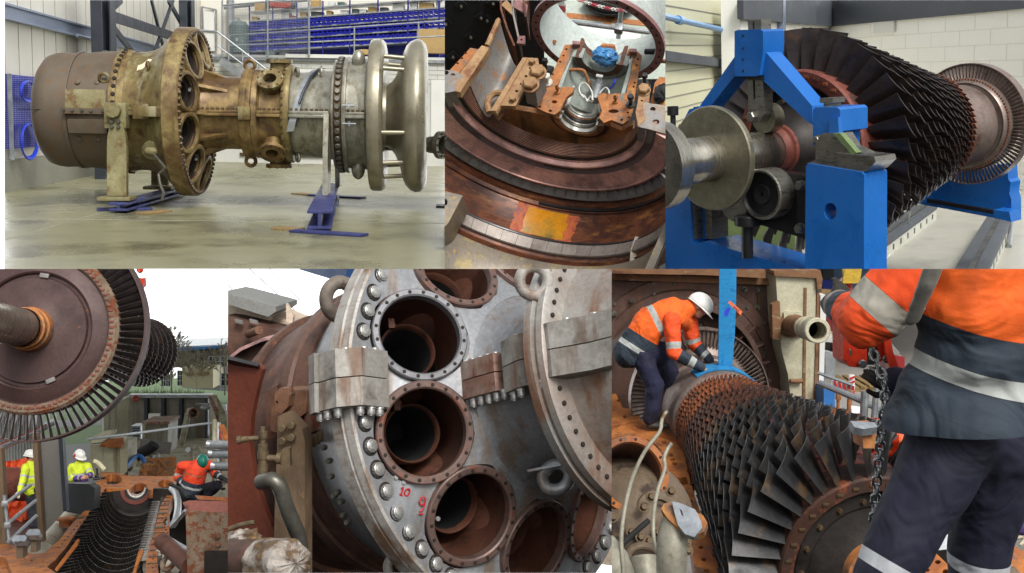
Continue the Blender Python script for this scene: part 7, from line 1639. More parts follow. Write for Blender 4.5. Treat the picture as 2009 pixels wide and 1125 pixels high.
up = [(.0, 1.08, .127), (.055, 1.02, .127), (.06, .96, .127), (-.05, 1.09, .13), (.25, .52, .085), (.3, .52, .085), (.35, .52, .085), (.4, .52, .085), (.53, .55, .115), (.6, .58, .115), (.72, .61, .115), (.8, .62, .115), (.9, .6, .115), (1.02, .56, .115), (1.15, .56, .115)]
jb([(V((h*S5, -r*S5, z*S5-.02)), (0, 0, 1)) for h, r, z in up], hh=.03)
# lifting hooks
def hook(u, v, d, R, r, ax, lab, mat='tan_flange_edge', a0=0, a1=2*pi):
    c = P.dep(u, v, d); m = MB(); m.torus(c, R, r, P.R.transposed() @ V(ax), 36, 14, a0, a1); return m.build('lifting_hook', mat, sc5)
hook(668, 588, 8.0, .135, .055, (.7, -.7, .1), 'x', 'rust_lug2')
hook(1047, 552, 7.0, .1, .04, (.3, -1, .1), 'x')
hook(1091, 936, 7.3, .1, .044, (-.3, -.75, .65), 'x', 'silver_face')
m = MB(); m.bar(P.dep(1036, 925, 7.35), P.dep(1113, 910, 7.3), .05, .02, up=V((0, 0, 1)), bev=.004); m.build('hook_plate', 'silver_face', sc5)
hook(632, 990, 9.0, .09, .035, (.4, -1, .3), 'x', 'silver_face'); hook(782, 1110, 7.9, .09, .036, (.5, -1, .1), 'x')
# ---- rusty casing behind at the left
rb5 = thing('rust_casing', 'brown rusty casing barrel with lifting lugs behind the silver flange', 'casing', (0, 0, 0))
lat5('barrel_ring', [(-.66, .7), (-.66, .82), (-.69, .83), (-.75, .83), (-.76, .81), (-.79, .81), (-.8, .83), (-.87, .83), (-.89, .79)], 'rust_barrel', parent=rb5)
lat5('barrel', [(-.89, .78), (-1.1, .76), (-1.45, .74)], 'rust_barrel', parent=rb5)
lat5('barrel_rim', [(-1.28, .74), (-1.28, .78), (-1.32, .785), (-1.34, .74)], 'rust_barrel', parent=rb5)
bolts('ring_bolt', 'old_valve', rb5, [(I5(-.655, .785, pi*(.72+.05*i)), (1, 0, 0)) for i in range(9)], .03, .05, 8)
def lugplate(u, v, d, w, h, turn=35):
    pts = [(u-w, v+h), (u-w*.8, v-h*.5), (u-w*.3, v-h), (u+w*.4, v-h), (u+w, v-h*.1), (u+w*1.1, v+h)]
    return trace('lifting_lug', pts, d, .06, 'rust_lug', rb5, turn, 10, [oval(u+w*.15, v-h*.1, w*.4, h*.42)])
lugplate(634, 629, 9.2, 22, 17); lugplate(571, 672, 9.9, 21, 14); 
m = MB(); m.torus(P.dep(634, 670, 8.65), .085, .035, P.R.transposed() @ V((.3, -1, .1)), 30, 12); m.build('lifting_lug', 'rust_lug', rb5)
trace('side_block', [(548, 766), (603, 766), (600, 810), (548, 850), (530, 845), (535, 770)], 7.83, .25, 'rust_lug', rb5, -25, 0)
trace('wood_knob', [(538, 775), (548, 762), (562, 762), (568, 775), (565, 798), (552, 812), (540, 806)], 7.57, .08, 'rust_lug', rb5, -20, 0, [oval(543, 790, 2.5, 4, 12)])
trace('lower_joint', [(600, 800), (652, 818), (656, 832), (596, 854), (590, 850)], 7.74, .2, 'joint_rust', rb5, -30, 0)
bolts('joint_bolt', 'old_valve', rb5, [(P.dep(612+i*9, 861-i*5.5, 7.70), P.R.transposed() @ V((0, 0, -1))) for i in range(6)], .03, .06, 8)
bolts('shell_stud', 'bolt_silver', rb5, [(P.dep(u, v, 7.44), P.R.transposed() @ V((-.4, -1, .1))) for u, v in ((637, 878), (648, 904), (658, 972), (672, 984), (664, 966), (676, 1010), (651, 935), (684, 1024))], .022, .04, 8)
trace('brown_frame', [(520, 768), (544, 756), (544, 960), (534, 970), (523, 900)], 8.18, .1, 'rust_barrel', rb5)
# red plate, black gap, post
trace('red_plate', [(430, 700), (507, 716), (515, 725), (503, 770), (494, 815), (490, 870), (500, 940), (520, 1000), (541, 1050), (541, 1140), (430, 1140)], 7.74, .05, 'red_plate', None, -20, 0, label='rust red curved steel plate at the left of the close up', cat='plate')
trace('plate_edge', [(430, 694), (430, 701), (506, 719), (508, 713)], 7.70, .1, 'black_paint', None, 0, 30, label='dark upper edge strip of the red plate', cat='strip')
mb = MB(); trace('shade_backing', [(430, 640), (900, 640), (900, 1160), (430, 1160)], 11.60, .1, 'void_black', None, label='black sheet standing for the unlit depth under the silver casing', cat='backing')  # flat black sheet added in place of the shaded depth
trace('rust_post', [(545, 818), (560, 810), (592, 842), (598, 865), (598, 1140), (536, 1140), (540, 950), (543, 900)], 7.48, .12, 'weathered_post', None, -15, 0, label='tall weathered brown post behind the valve', cat='post')
bolts('post_bolt', 'old_valve', rb5, [(P.dep(u, v, 7.44), P.R.transposed() @ V((-.2, -1, 0))) for u, v in ((555, 840), (573, 834), (573, 858), (555, 865))], .03, .03, 8)
va = thing('steam_valve', 'old brass brown valve and fittings on the left of the silver casing', 'valve', (0, 0, 0)); dv = 7.17
def cyl_px(parent, name, a, b, r, mat, n=16, d=None):
    m = MB(); m.cyl(P.dep(*a, d or dv), P.dep(*b, d or dv), r, n=n); return m.build(name, mat, parent)
for a, b, r in (((516, 838), (516, 848), .018), ((516, 847), (516, 860), .03), ((516, 860), (516, 874), .022), ((516, 872), (516, 886), .033), ((516, 886), (516, 900), .038), ((516, 900), (516, 915), .03), ((516, 912), (516, 938), .036)): cyl_px(va, 'valve_body', a, b, r, 'old_valve')
for a, b, r in (((468, 864), (487, 861), .022), ((466, 864), (474, 863), .03), ((487, 861), (508, 860), .018)): cyl_px(va, 'valve_stem', a, b, r, 'old_valve')
for a, b, r in (((525, 899), (545, 900), .024), ((543, 900), (552, 900), .038)): cyl_px(va, 'valve_outlet', a, b, r, 'old_valve')
trace('valve_flange', [(552, 884), (568, 880), (569, 916), (555, 920), (548, 910), (548, 892)], dv, .08, 'old_valve', va)
pipe_px('bent_pipe', [(512, 946, 7.13), (522, 944, 7.08), (535, 940, 7.04), (550, 955, 7.04), (558, 985, 7.08), (572, 1020, 7.13), (590, 1060, 7.22), (592, 1140, 7.30)], .055, 'bolt_silver', None, 16, 2, label='bent silver brown pipe curving down from the valve', cat='pipe')
pipe_px('thin_pipe', [(440, 1042, 7.22), (465, 1032, 7.22), (485, 1027, 7.22), (499, 1025, 7.22)], .018, 'old_valve', None, 10, 1, label='thin dark pipe reaching in at the lower left edge', cat='pipe')
t = thing('capped_pipe', 'thick rusty pipe with its open end wrapped in dirty cloth', 'pipe', (0, 0, 0))
m = MB(); m.cyl(P.dep(430, 1100, 6.7), P.dep(535, 1104, 6.3), .135, n=32); m.build('pipe_body', 'rust_barrel', t)
a_, b_ = P.dep(515, 1103, 6.35), P.dep(580, 1106, 6.1); ax_, ay_, az_ = basis(b_-a_)
def ragf(p, q):
    th = 2*pi*p; r = .145*(1+.12*mnoise.noise(V((cos(th)*2, sin(th)*2, q*4))))*(1 if q < .6 else max(.02, 1-((q-.6)/.4)**2)); h = min(1, q/.6)*.8+(.2*max(0, (q-.6)/.4) if q > .6 else 0)
    return a_.lerp(b_, h)+ax_*r*cos(th)+ay_*r*sin(th)+az_*(.02*mnoise.noise(V((cos(th)*5, sin(th)*5, q*7))))
m = MB(); m.grid(ragf, 60, 24, True); m.build('cloth_wrap', 'rag_cloth', t, sm=20)
def rag2(p, q):
    th = 2*pi*p; ph = pi*q; d = V((cos(th)*sin(ph), sin(th)*sin(ph), cos(ph))); return P.dep(478, 1062, 6.8)+V((d.x*.16, d.y*.1, d.z*.07))*(1+.4*mnoise.noise(d*3))
m = MB(); m.grid(rag2, 30, 14, True); m.build('cloth_bundle', 'rag_cloth', label='crumpled grey cloth lying above the capped rusty pipe', cat='cloth', sm=20)
# yard behind: tanks, cables and a blue beam
t = thing('beige_tank', 'beige tank building with a grey slab roof behind the rusty casing', 'tank', (0, 0, 0))
trace('tank_wall', [(430, 594), (500, 606), (560, 630), (612, 652), (612, 700), (430, 700)], 11.6, 1, 'beige_tank', t); trace('tank_drum', [(430, 590), (500, 602), (527, 618), (527, 630), (430, 612)], 11.4, .8, 'beige_tank', t)
trace('roof_slab', [(430, 574), (447, 577), (541, 602), (541, 612), (526, 622), (430, 592)], 11.0, 1.1, 'roof_grey', t)
trace('wind_shell', [(561, 596), (567, 605), (575, 622), (573, 636), (562, 632)], 11.2, .1, 'pale_shell', label='pale sail shaped metal piece sticking up behind the rusty casing', cat='metal piece')
trace('roof_grey', [(582, 640), (590, 637), (612, 650), (600, 650)], 11.3, .3, 'roof_grey', t)
t = thing('rust_box', 'rusty brown box with a short pipe spigot at the upper left', 'box', (0, 0, 0))
trace('box_side', [(430, 624), (450, 627), (600, 662), (600, 720), (430, 720)], 10.8, .6, 'rust_barrel', t, 0, 0); pipe_px('spigot', [(488, 656, 10.7), (508, 648, 10.3)], .042, 'rust_lug', t, 12, 0)
for u in (466, 495): trace('hinge', [(u-6, 626), (u+8, 630), (u+10, 637), (u-4, 633)], 10.7, .05, 'slate_plate', t)
trace('round_bulge', [(450, 700), (470, 686), (510, 668), (560, 657), (570, 662), (565, 700), (520, 720), (452, 712)], 10.2, .3, 'rust_barrel', rb5)
trace('bulge_lip', [(450, 699), (470, 683), (510, 666), (560, 655), (560, 659), (512, 671), (474, 688), (455, 702)], 10.0, .3, 'ring_rose', rb5)
for k, (a, b) in enumerate((((488, 526), (612, 640)), ((527, 526), (590, 590)), ((430, 540), (470, 585)))): pipe_px('overhead_cable', [(*a, 30), (*b, 30)], .012, 'black_paint', None, 6, 0, label=('long thin cable crossing the white sky', 'faint short cable at the top of the white sky', 'faint cable at the far left of the white sky')[k], cat='cable')
m = MB(); m.bar(P.dep(615, 515, 11.5), P.dep(705, 540, 10.5), .3, .2); m.build('crane_beam', 'crane_blue', label='dark blue beam at the top behind the silver flange', cat='beam')
trace('beige_wall', [(1160, 1058), (1215, 1050), (1215, 1112), (1165, 1106)], 11.2, .3, 'beige_tank', label='beige wall corner at the lower right behind the flange', cat='wall')

# ================================================ set 6: bladed rotor in its casing with two workers
P6 = Panel.axes((1200, 528, 2012, 1127), (-.085, .99, .103), (-1, 0, 0), (0, -.103, .995), (2.728, 7.8, -2.582)); use(P6)
# ground of the yard
ZG6 = -2.4
mb = MB(); mb.add([(-3, 12, ZG6), (60, 12, ZG6), (60, -22, ZG6), (-3, -22, ZG6)], [(0, 1, 2, 3)]); mb.build('yard_ground', 'pavement', kind='structure')
# rotor
r6 = thing('gas_turbine_rotor', 'dark bladed rotor lifted on the blue sling, its front disc at the lower right', 'rotor', (0, 0, 0))
NS6 = 16; x6 = [0.0]
for i in range(1, NS6): x6.append(x6[-1]+.345-.0125*i)
tip6 = lambda i: .59+.53*(1-i/(NS6-1))**1.5
hub6 = lambda i: .755-.0145*i
rows = []
for i in range(NS6):
    n = 40+int(i*2.2); c = .275-.012*i if i else .32
    mat = 'blade_orange' if i >= NS6-4 else ('blade_rusty' if i > 7 else 'blade_grey')
    rows.append((x6[i], n, (lambda i=i, c=c: blade_mesh(min(hub6(i), tip6(i)-.07)-.01, tip6(i), c*.85, c, 22, 42-i*.3, .02, .09)), mat, i*.41+.1))
blade_rows(r6, rows, Matrix.Identity(4), 100)
pf = [(-.12, .02), (-.12, .16), (-.16, .17), (-.16, .23), (-.1, .25), (-.07, .35), (-.06, .49), (-.075, .51), (-.075, .60), (-.06, .615), (-.06, .63), (-.1, .64)]
m = MB(); m.lathe(pf[4:], 80); m.build('front_disc', 'disc_dark', r6)
m = MB(); m.lathe(pf[:5], 48); m.build('shaft_stub', 'orange_rust', r6)
m = MB(); m.lathe([(-.06, .63), (-.13, .64), (-.14, .65), (-.14, .74), (-.12, .755), (.16, .755), (.16, .69)], 80); m.build('rim', 'blade_rusty', r6)
pr_ = [(.16, .69)]
for i in range(1, NS6): h = min(hub6(i), tip6(i)-.07); pr_ += [(x6[i]-.13, h-.04), (x6[i]-.12, h), (x6[i]+.1, h), (x6[i]+.11, h-.04)]
m = MB(); m.lathe(pr_, 80); m.build('drum', 'rim_red', r6)
bolts('disc_bolt', 'bolt_brown', r6, [((-.075, .555*cos(2*pi*k/18), .555*sin(2*pi*k/18)), (-1, 0, 0)) for k in range(18)], .02, .025, 6, 1.3)
each('blade_lock', 'bolt_brown', r6, [((-.145, .695*cos(2*pi*(k+.5)/34+.1), .695*sin(2*pi*(k+.5)/34+.1)), (-1, 0, 0)) for k in range(34)], lambda: MB().box((0, 0, 0), (.05, .025, .012), None, .004))
xe = x6[-1]+.15; LW6 = 4.85
m = MB(); m.lathe([(xe-.05, .5), (xe, .55), (xe+.04, .57), (xe+.1, .57), (xe+.5, .565), (xe+.55, .58), (LW6-.35, .5), (LW6-.3, .56), (LW6-.15, .58), (LW6-.1, .52), (LW6, .66), (LW6+.1, .66), (LW6+.1, .3)], 80); m.build('distance_piece', 'wheel_grey', r6)
bolts('coupling_bolt', 'bolt_brown', r6, [((xe+.56-.02, .54*cos(2*pi*k/20), .54*sin(2*pi*k/20)), (-1, 0, 0)) for k in range(20)], .02, .04)
blade_rows(r6, [(LW6, 96, lambda: blade_mesh(.65, .86, .1, .09, 15, 45, .014, .12, nr=3), 'wheel_grey', 0)], Matrix.Identity(4), 60, 'turbine_blade')
m = MB(); m.lathe([(LW6-.06, .858), (LW6-.06, .872), (LW6+.06, .878), (LW6+.06, .862)], 96, closed=True); m.build('shroud_ring', 'wheel_grey', r6)
# rear casing wall with arcs and studs
wl = thing('casing_wall', 'dark rusty bolted casing wall behind the turbine wheel', 'wall', (0, 0, 0)); xw = LW6+1.0
wp6 = lambda u, v, x=xw: P.at(u, v, (x, 0, 0), (1, 0, 0))
def yz(pts, x): return [(lambda q: (q.y, q.z))(wp6(u, v, x)) for u, v in pts]
def wallplate(name, pts, x0, th, mat, parent, holes=(), **k):
    m = MB(); m.plate(yz(pts, x0), [yz(h, x0) for h in holes], lambda y, z, h: V((h, y, z)), x0+th, x0); return m.build(name, mat, parent, sm=30, **k)
wallplate('wall_sheet', [(1150, 500), (1540, 500), (1540, 900), (1150, 900)], xw, .06, 'wall_rust', wl)
m = MB(); m.T = Matrix.Translation((xw-.02, 0, 0)); m.lathe([(-.06, 1.05), (-.06, 1.18), (0, 1.2)], 90); m.lathe([(-.03, 1.2), (-.03, 1.36), (.0, 1.37)], 90); m.build('wall_ring', 'wall_rust', wl)
m = MB(); m.T = Matrix.Translation((xw-.3, 0, 0)); m.lathe([(0, .99), (-.02, 1.0), (-.02, 1.06), (.3, 1.08)], 90); m.build('shroud_lip', 'wall_rust', wl)
for k in range(9): m = MB(); a = pi*(.72+.07*k); m.T = Matrix.Translation((xw-.12, 0, 0)) @ Matrix.Rotation(a, 4, 'X'); m.box((0, 1.05, 0), (.3, .24, .02)); m.build('vane', 'wall_rust', wl)
bolts('stud', 'bolt_silver', wl, [(wp6(u, v, xw-.01), (-1, 0, 0)) for u, v in ((1205, 596), (1240, 590), (1206, 617), (1282, 575), (1409, 588), (1439, 623), (1461, 655), (1464, 603), (1486, 604), (1464, 637), (1486, 640), (1461, 568), (1486, 569), (1478, 672), (1498, 690), (1499, 634), (1320, 556), (1280, 556), (1500, 712))], .022, .06, 8, 1.8)
wallplate('seam_strip', [(1487, 556), (1493, 556), (1493, 770), (1487, 770)], xw-.015, .01, 'bolt_brown', wl)
wallplate('ledge', [(1150, 505), (1502, 530), (1502, 546), (1380, 540), (1150, 536)], xw-.35, .35, 'ledge_rust', wl)
wallplate('ledge_strip', [(1150, 536), (1502, 545), (1522, 560), (1150, 548)], xw-.1, .1, 'ledge_rust', wl)
bolts('wall_clip', 'bolt_silver', wl, [(wp6(u, v, xw-.03), (-1, .4, 0)) for u, v in ((1206, 614), (1241, 588), (1440, 621), (1462, 653), (1409, 597), (1376, 636))], .03, .1, 8)
wallplate('light_bar', [(1444, 522), (1520, 530), (1519, 537), (1446, 532)], xw+.3, .1, 'white_paint', None, label='white bar above the rusty ledge', cat='bar')
# cream column with the capped pipe
cc = thing('cream_column', 'cream painted steel column with rust streaks', 'column', (0, 0, 0)); xc6 = LW6+.6
wallplate('column_face', [(1522, 540), (1600, 543), (1601, 560), (1598, 800), (1552, 790), (1546, 735), (1534, 690), (1528, 640)], xc6, .4, 'cream_steel', cc)
wallplate('column_cap', [(1518, 532), (1610, 531), (1614, 548), (1612, 568), (1604, 568), (1602, 546), (1520, 542)], xc6-.06, .5, 'ledge_rust', cc)
wallplate('column_flute', [(1578, 565), (1583, 565), (1580, 790), (1575, 790)], xc6-.02, .02, 'ledge_rust', cc); wallplate('column_flute', [(1603, 572), (1608, 576), (1604, 790), (1596, 800), (1600, 700)], xc6-.02, .3, 'ledge_rust', cc)
wallplate('column_post', [(1610, 580), (1622, 580), (1614, 800), (1606, 800)], xc6-.0, .2, 'white_paint', cc)
wallplate('grille', [(1515, 598), (1530, 592), (1533, 668), (1516, 665)], xc6-.1, .1, 'ledge_rust', cc)
m = MB(); a = wp6(1550, 748, xc6-.05); b = wp6(1574, 748, xc6-.05); m.cyl(a, b, .03, n=12); m.build('column_handle', 'ledge_rust', cc)
t = thing('pipe_outlet', 'rusty pipe outlet with a pale threaded collar on the cream column', 'pipe', (0, 0, 0))
wallplate('pipe_plate', [(1538, 614), (1543, 611), (1572, 612), (1575, 618), (1576, 655), (1572, 661), (1543, 662), (1538, 656)], xc6-.04, .04, 'cream_steel', t)
a = wp6(1552, 637, xc6); b = wp6(1604, 649, xc6-1.3); d = (b-a).normalized(); L = (b-a).length; x_, y_, z_ = basis(d); m = MB(); m.T = Matrix.Translation(a) @ Matrix((d, x_, y_)).transposed().to_4x4()
T_ = m.T.copy(); m.lathe([(0, .17), (.04, .17), (.06, .13), (L*.6, .12)], 36); m.build('pipe_body', 'ledge_rust', t)
m = MB(); m.T = T_; pf2 = [(L*.55, .12), (L*.56, .135)]
for k in range(8): pf2 += [(L*(.57+.03*k), .14), (L*(.585+.03*k), .132)]
m.lathe(pf2+[(L*.83, .15), (L, .15), (L*1.01, .14), (L*1.01, .105), (L*.7, .1)], 36); m.build('pipe_collar', 'cream_steel', t)
m = MB(); m.T = T_; m.lathe([(L*.95, .104), (L*.5, .1), (L*.49, .005)], 30); m.build('pipe_bore', 'void_black', t)
# lower casing flanges, left
def flat6(name, pts, z, th, mat, parent=None, holes=(), **k):
    at = lambda u, v: (lambda q: (q.x, q.y))(P.at(u, v, (0, 0, z), (0, 0, 1)))
    m = MB(); m.plate([at(*p) for p in pts], [[at(*p) for p in h] for h in holes], lambda x, y, h: V((x, y, h)), z-th, z); return m.build(name, mat, parent, sm=30, **k)
lf = thing('lower_casing', 'orange rusty lower casing flange with round port left of the rotor', 'casing', (0, 0, 0)); zl = -.2
hl = [oval(u, v, 5, 3.5, 12) for u, v in ((1375, 1074), (1381, 1098), (1386, 1120), (1358, 946), (1352, 924), (1350, 997), (1320, 902), (1324, 910), (1316, 893), (1303, 868), (1355, 983))]
flat6('flange', [(1180, 842), (1232, 832), (1262, 824), (1300, 828), (1310, 818), (1330, 838), (1345, 905), (1356, 950), (1375, 1010), (1390, 1045), (1405, 1090), (1418, 1160), (1368, 1160), (1352, 1040), (1348, 1010), (1340, 975), (1320, 960), (1300, 955), (1290, 942), (1300, 925), (1306, 905), (1295, 880), (1270, 862), (1240, 858), (1180, 868)], zl, .16, 'casing_orange', lf, hl+[[(1330, 938), (1347, 936), (1352, 950), (1336, 952)]])
each('flange_key', 'bolt_brown', lf, [(P.at(u, v, (0, 0, zl+.005), (0, 0, 1)), (0, 0, 1)) for u, v in ((1360, 950), (1378, 990), (1388, 1010), (1398, 1052), (1404, 1088))], lambda: MB().box((0, 0, 0), (.04, .06, .02), None, .004))
# side port: a short wide cylinder facing the viewer's left
pc = P.dep(1240, 930, 7.0); nd = (P.R.transposed() @ V((.18, -1, .42))).normalized(); x_, y_, z_ = basis(nd, P.R.transposed() @ V((0, 0, 1)))
T6 = Matrix.Translation(pc) @ Matrix((nd, x_, y_)).transposed().to_4x4()
pt_ = thing('casing_port', 'round rusty port with a bolted rim in the orange casing at the left', 'port', (0, 0, 0))
m = MB(); m.T = T6; m.lathe([(-.02, .21), (.0, .22), (.0, .262), (-.03, .27), (-.3, .26)], 56); m.build('port_flange', 'casing_orange', pt_)
m = MB(); m.T = T6; m.lathe([(-.02, .21), (-.25, .2), (-.45, .19), (-.46, .01)], 44); m.build('port_bore', 'port_inside', pt_)
bolts('port_hole', 'dark_hole', pt_, [(T6 @ V((.002, .241*cos(2*pi*k/14), .241*sin(2*pi*k/14))), nd) for k in range(14)], .01, .006, 10)
body_ = P.dep(1235, 1010, 7.35); m = MB(); m.ball(body_, .5, (1.1, .9, .8), None, 40, 24); m.build('casing_bulge', 'grimy_cast', lf)
bolts('bulge_bolt', 'bolt_brown', lf, [(P.dep(u, v, 6.78), nd) for u, v in ((1202, 1015), (1238, 1044), (1256, 1054), (1273, 1062), (1290, 1045), (1346, 1062), (1350, 1080), (1316, 964), (1277, 975), (1262, 995))], .024, .03, 6, 1.5)
m = MB(); c6 = P.dep(1292, 1010, 6.9); m.T = Matrix.Translation(c6) @ Matrix((nd, x_, y_)).transposed().to_4x4(); m.lathe([(-.2, .17), (.0, .17), (.02, .16), (.02, .1), (-.1, .1)], 40); m.build('cast_ring', 'grimy_cast', lf)
# pipes in front
pipe_px('steel_tube', [(1226, 1150, 5.7), (1222, 1100, 5.8), (1218, 1060, 5.9), (1222, 1020, 6.0), (1230, 975, 6.1), (1243, 930, 6.3), (1262, 890, 6.5), (1278, 868, 6.6), (1297, 845, 6.7), (1297, 826, 6.75), (1305, 811, 6.8), (1310, 806, 6.8)], .0125, 'pipe_cream', None, 12, 2, label='longer thin bent steel tube rising beside the round port', cat='tube')
pipe_px('steel_tube', [(1296, 1100, 5.9), (1283, 1070, 5.95), (1281, 1030, 6.0), (1284, 990, 6.1), (1292, 955, 6.2), (1306, 920, 6.3), (1302, 898, 6.35), (1310, 880, 6.4), (1318, 870, 6.4)], .0125, 'pipe_cream', None, 12, 2, label='shorter thin bent steel tube beside the orange flange', cat='tube')
pipe_px('grey_hose', [(1200, 1088, 6.2), (1240, 1050, 6.3), (1272, 1022, 6.4)], .018, 'rubber', None, 10, 0, label='thin grey hose crossing behind the two bent tubes', cat='hose')
t = thing('taped_pipe', 'fat cream pipe elbow with its flange sealed by silver duct tape', 'pipe', (0, 0, 0))
m = MB(); m.tube([P.dep(1318, 1160, 5.6), P.dep(1318, 1110, 5.6), P.dep(1318, 1070, 5.62), P.dep(1322, 1040, 5.68), P.dep(1334, 1020, 5.7)], .085, 24, smooth=2); m.build('pipe_body', 'pipe_cream', t)
trace('pipe_flange', [(1297, 998), (1303, 988), (1318, 984), (1380, 1012), (1388, 1026), (1382, 1042), (1368, 1050), (1328, 1034), (1310, 1018)], 5.6, .06, 'orange_rust', t, -10, 45)
trace('tape_cover', [(1318, 984), (1334, 987), (1364, 1000), (1376, 1024), (1378, 1036), (1362, 1054), (1344, 1048), (1330, 1030), (1327, 1020)], 5.56, .05, 'duct_tape', t, -10, 40)
trace('tape_slit', [(1333, 998), (1338, 1002), (1341, 1013), (1337, 1010)], 5.505, .004, 'ink', t, -10, 40)
t = thing('flanged_pipe', 'small dark flanged pipe at the bottom left', 'pipe', (0, 0, 0)); m = MB(); m.cyl(P.dep(1262, 1094, 6.3), P.dep(1270, 1160, 6.2), .09, n=24); m.build('pipe_body', 'pipe_cream', t)
m = MB(); m.torus(P.dep(1263, 1096, 6.3), .1, .025, P.R.transposed() @ V((0, -.6, 1)), 30, 10); m.build('pipe_flange', 'grimy_cast', t)
m = MB(); m.tube([P.dep(1185, 1075, 6.0), P.dep(1205, 1100, 5.9), P.dep(1222, 1150, 5.8)], .09, 20); m.build('elbow_pipe', 'pipe_cream', label='cream pipe corner in the bottom left corner of the rotor photo', cat='pipe')
trace('pit_shade', [(1190, 960), (1420, 960), (1420, 1160), (1190, 1160)], 18, .1, 'void_black', None, label='black sheet standing for the unlit pit under the pipes at the bottom left', cat='pit')  # black sheet added where only shade lies below the pipes
flat6('far_flange', [(1180, 740), (1202, 760), (1222, 800), (1254, 806), (1256, 826), (1232, 830), (1180, 850)], -.2, .2, 'casing_orange', lf, [oval(1214, 786, 4, 3, 10), oval(1226, 818, 4, 3, 10)])
# right casing flange with studs
rf = thing('casing_flange', 'orange casing flange with upright studs right of the rotor', 'flange', (0, 0, 0))
flat6('flange_plate', [(1575, 786), (1590, 782), (1640, 800), (1688, 806), (1690, 816), (1640, 826), (1600, 820)], -.3, .14, 'casing_orange', rf, [oval(1640, 806, 3, 1.6, 10), oval(1660, 811, 3, 1.6, 10), oval(1620, 801, 3, 1.6, 10)])
for u, v, h, r in ((1615, 796, .22, .035), (1644, 803, .2, .03), (1666, 806, .26, .045)):
    p = P.at(u, v, (0, 0, -.3), (0, 0, 1)); m = MB(); m.cyl(p, p+V((0, 0, h)), r*.7, n=12); m.bolt(p+V((0, 0, h-.06)), (0, 0, 1), r*1.2, .07); m.build('flange_stud', 'orange_rust', rf)
t = thing('taped_stub', 'pipe stub covered with silver tape right of the blades', 'pipe', (0, 0, 0)); trace('stub_top', [(1668, 826), (1716, 829), (1722, 838), (1694, 842), (1676, 838)], 6.6, .06, 'duct_tape', t, 0, 60); trace('stub_body', [(1690, 838), (1722, 836), (1716, 880), (1694, 880)], 6.65, .2, 'orange_rust', t)
# lower right bits
t = thing('casing_flange', 'rusty orange flange with a row of holes between the worker legs', 'flange', (0, 0, 0))
trace('flange_plate', [(1770, 1085), (1795, 1062), (1820, 1070), (1862, 1110), (1872, 1160), (1760, 1160)], 6.6, .15, 'casing_orange', t, 0, 50, [oval(1825, 1091, 6, 4, 12), oval(1840, 1103, 6, 4, 12), oval(1808, 1109, 4, 3, 12), oval(1820, 1119, 4, 3, 12), oval(1855, 1122, 6, 5, 12)])
trace('flange_arm', [(1832, 1015), (1845, 1004), (1880, 1032), (1885, 1050), (1870, 1045)], 7.0, .12, 'casing_orange', t, 0, 45)
trace('steel_plate', [(1815, 1062), (1875, 1044), (1875, 1076), (1840, 1080)], 6.9, .02, 'galv', None, 10, 30, label='bare grey steel plate between the worker legs', cat='plate')
trace('mesh_floor', [(1830, 960), (1882, 940), (2015, 940), (2015, 1140), (1880, 1140), (1830, 1010)], 8.2, .05, 'mesh_grey', None, 0, 25, label='grey expanded mesh panel behind the worker legs', cat='mesh panel')
trace('rust_plate', [(1966, 1060), (2015, 1085), (2015, 1140), (1966, 1105)], 7.3, .1, 'casing_orange', None, 0, 40, label='orange rusty plate at the bottom right corner', cat='plate')
trace('rust_bowl', [(1962, 1108), (1990, 1112), (2012, 1135), (1965, 1145)], 7.0, .2, 'grimy_cast', None, 0, 40, label='brown rim at the very bottom right', cat='rim')
# blue lifting sling round the rotor
sl6 = thing('lifting_sling', 'blue webbing sling hanging from above and looped round the rotor', 'sling', (0, 0, 0)); ds = 7.8+xe+.3
m = MB(); xs6 = xe+.25
rs = .575
def strap(pts, wdir, w): m = MB(); ribbon(m, pts, wdir, w); return m
sp6 = lambda u, v: P.at(u, v, (xs6, 0, 0), (1, 0, 0))
strap([sp6(1421, 500), sp6(1421, 560), sp6(1420, 640), sp6(1419, 700), sp6(1420, 738)], (.15, -1, 0), .13).build('strap_leg', 'sling_blue', sl6)
strap([sp6(1438, 500)+V((.08, 0, 0)), sp6(1437, 560)+V((.05, 0, 0)), sp6(1434, 640)+V((.03, 0, 0)), sp6(1428, 700), sp6(1424, 738)], (.15, -1, 0), .12).build('strap_leg', 'sling_blue', sl6)
m = MB(); m.lathe([(xs6-.16, rs), (xs6-.16, rs+.015), (xs6+.1, rs+.015), (xs6+.1, rs)], 40, rad(60), rad(190), closed=True); m.build('strap_loop', 'sling_blue', sl6)
a6 = sp6(1421, 736); strap([a6+V((-.1, .02, .03)), a6+V((-.12, -.1, -.04)), a6+V((-.14, -.2, -.12))], (1, .2, .1), .16).build('strap_fold', 'sling_blue', sl6)
trace('sling_tag', [(1428, 594), (1432, 590), (1457, 612), (1453, 619)], 11.2, .006, 'tag_orange', sl6, 0, 0)
trace('sling_label', [(1421, 610), (1431, 602), (1433, 606), (1427, 622), (1421, 620)], 11.2, .006, 'hose_blue', sl6)
for k in range(4): trace('tag_writing', [(1441+k*2.6, 601+k*2.3), (1442.2+k*2.6, 602+k*2.3), (1440.2+k*2.6, 605.5+k*2.3), (1439.2+k*2.6, 604.6+k*2.3)], 11.19, .002, 'ink', sl6)
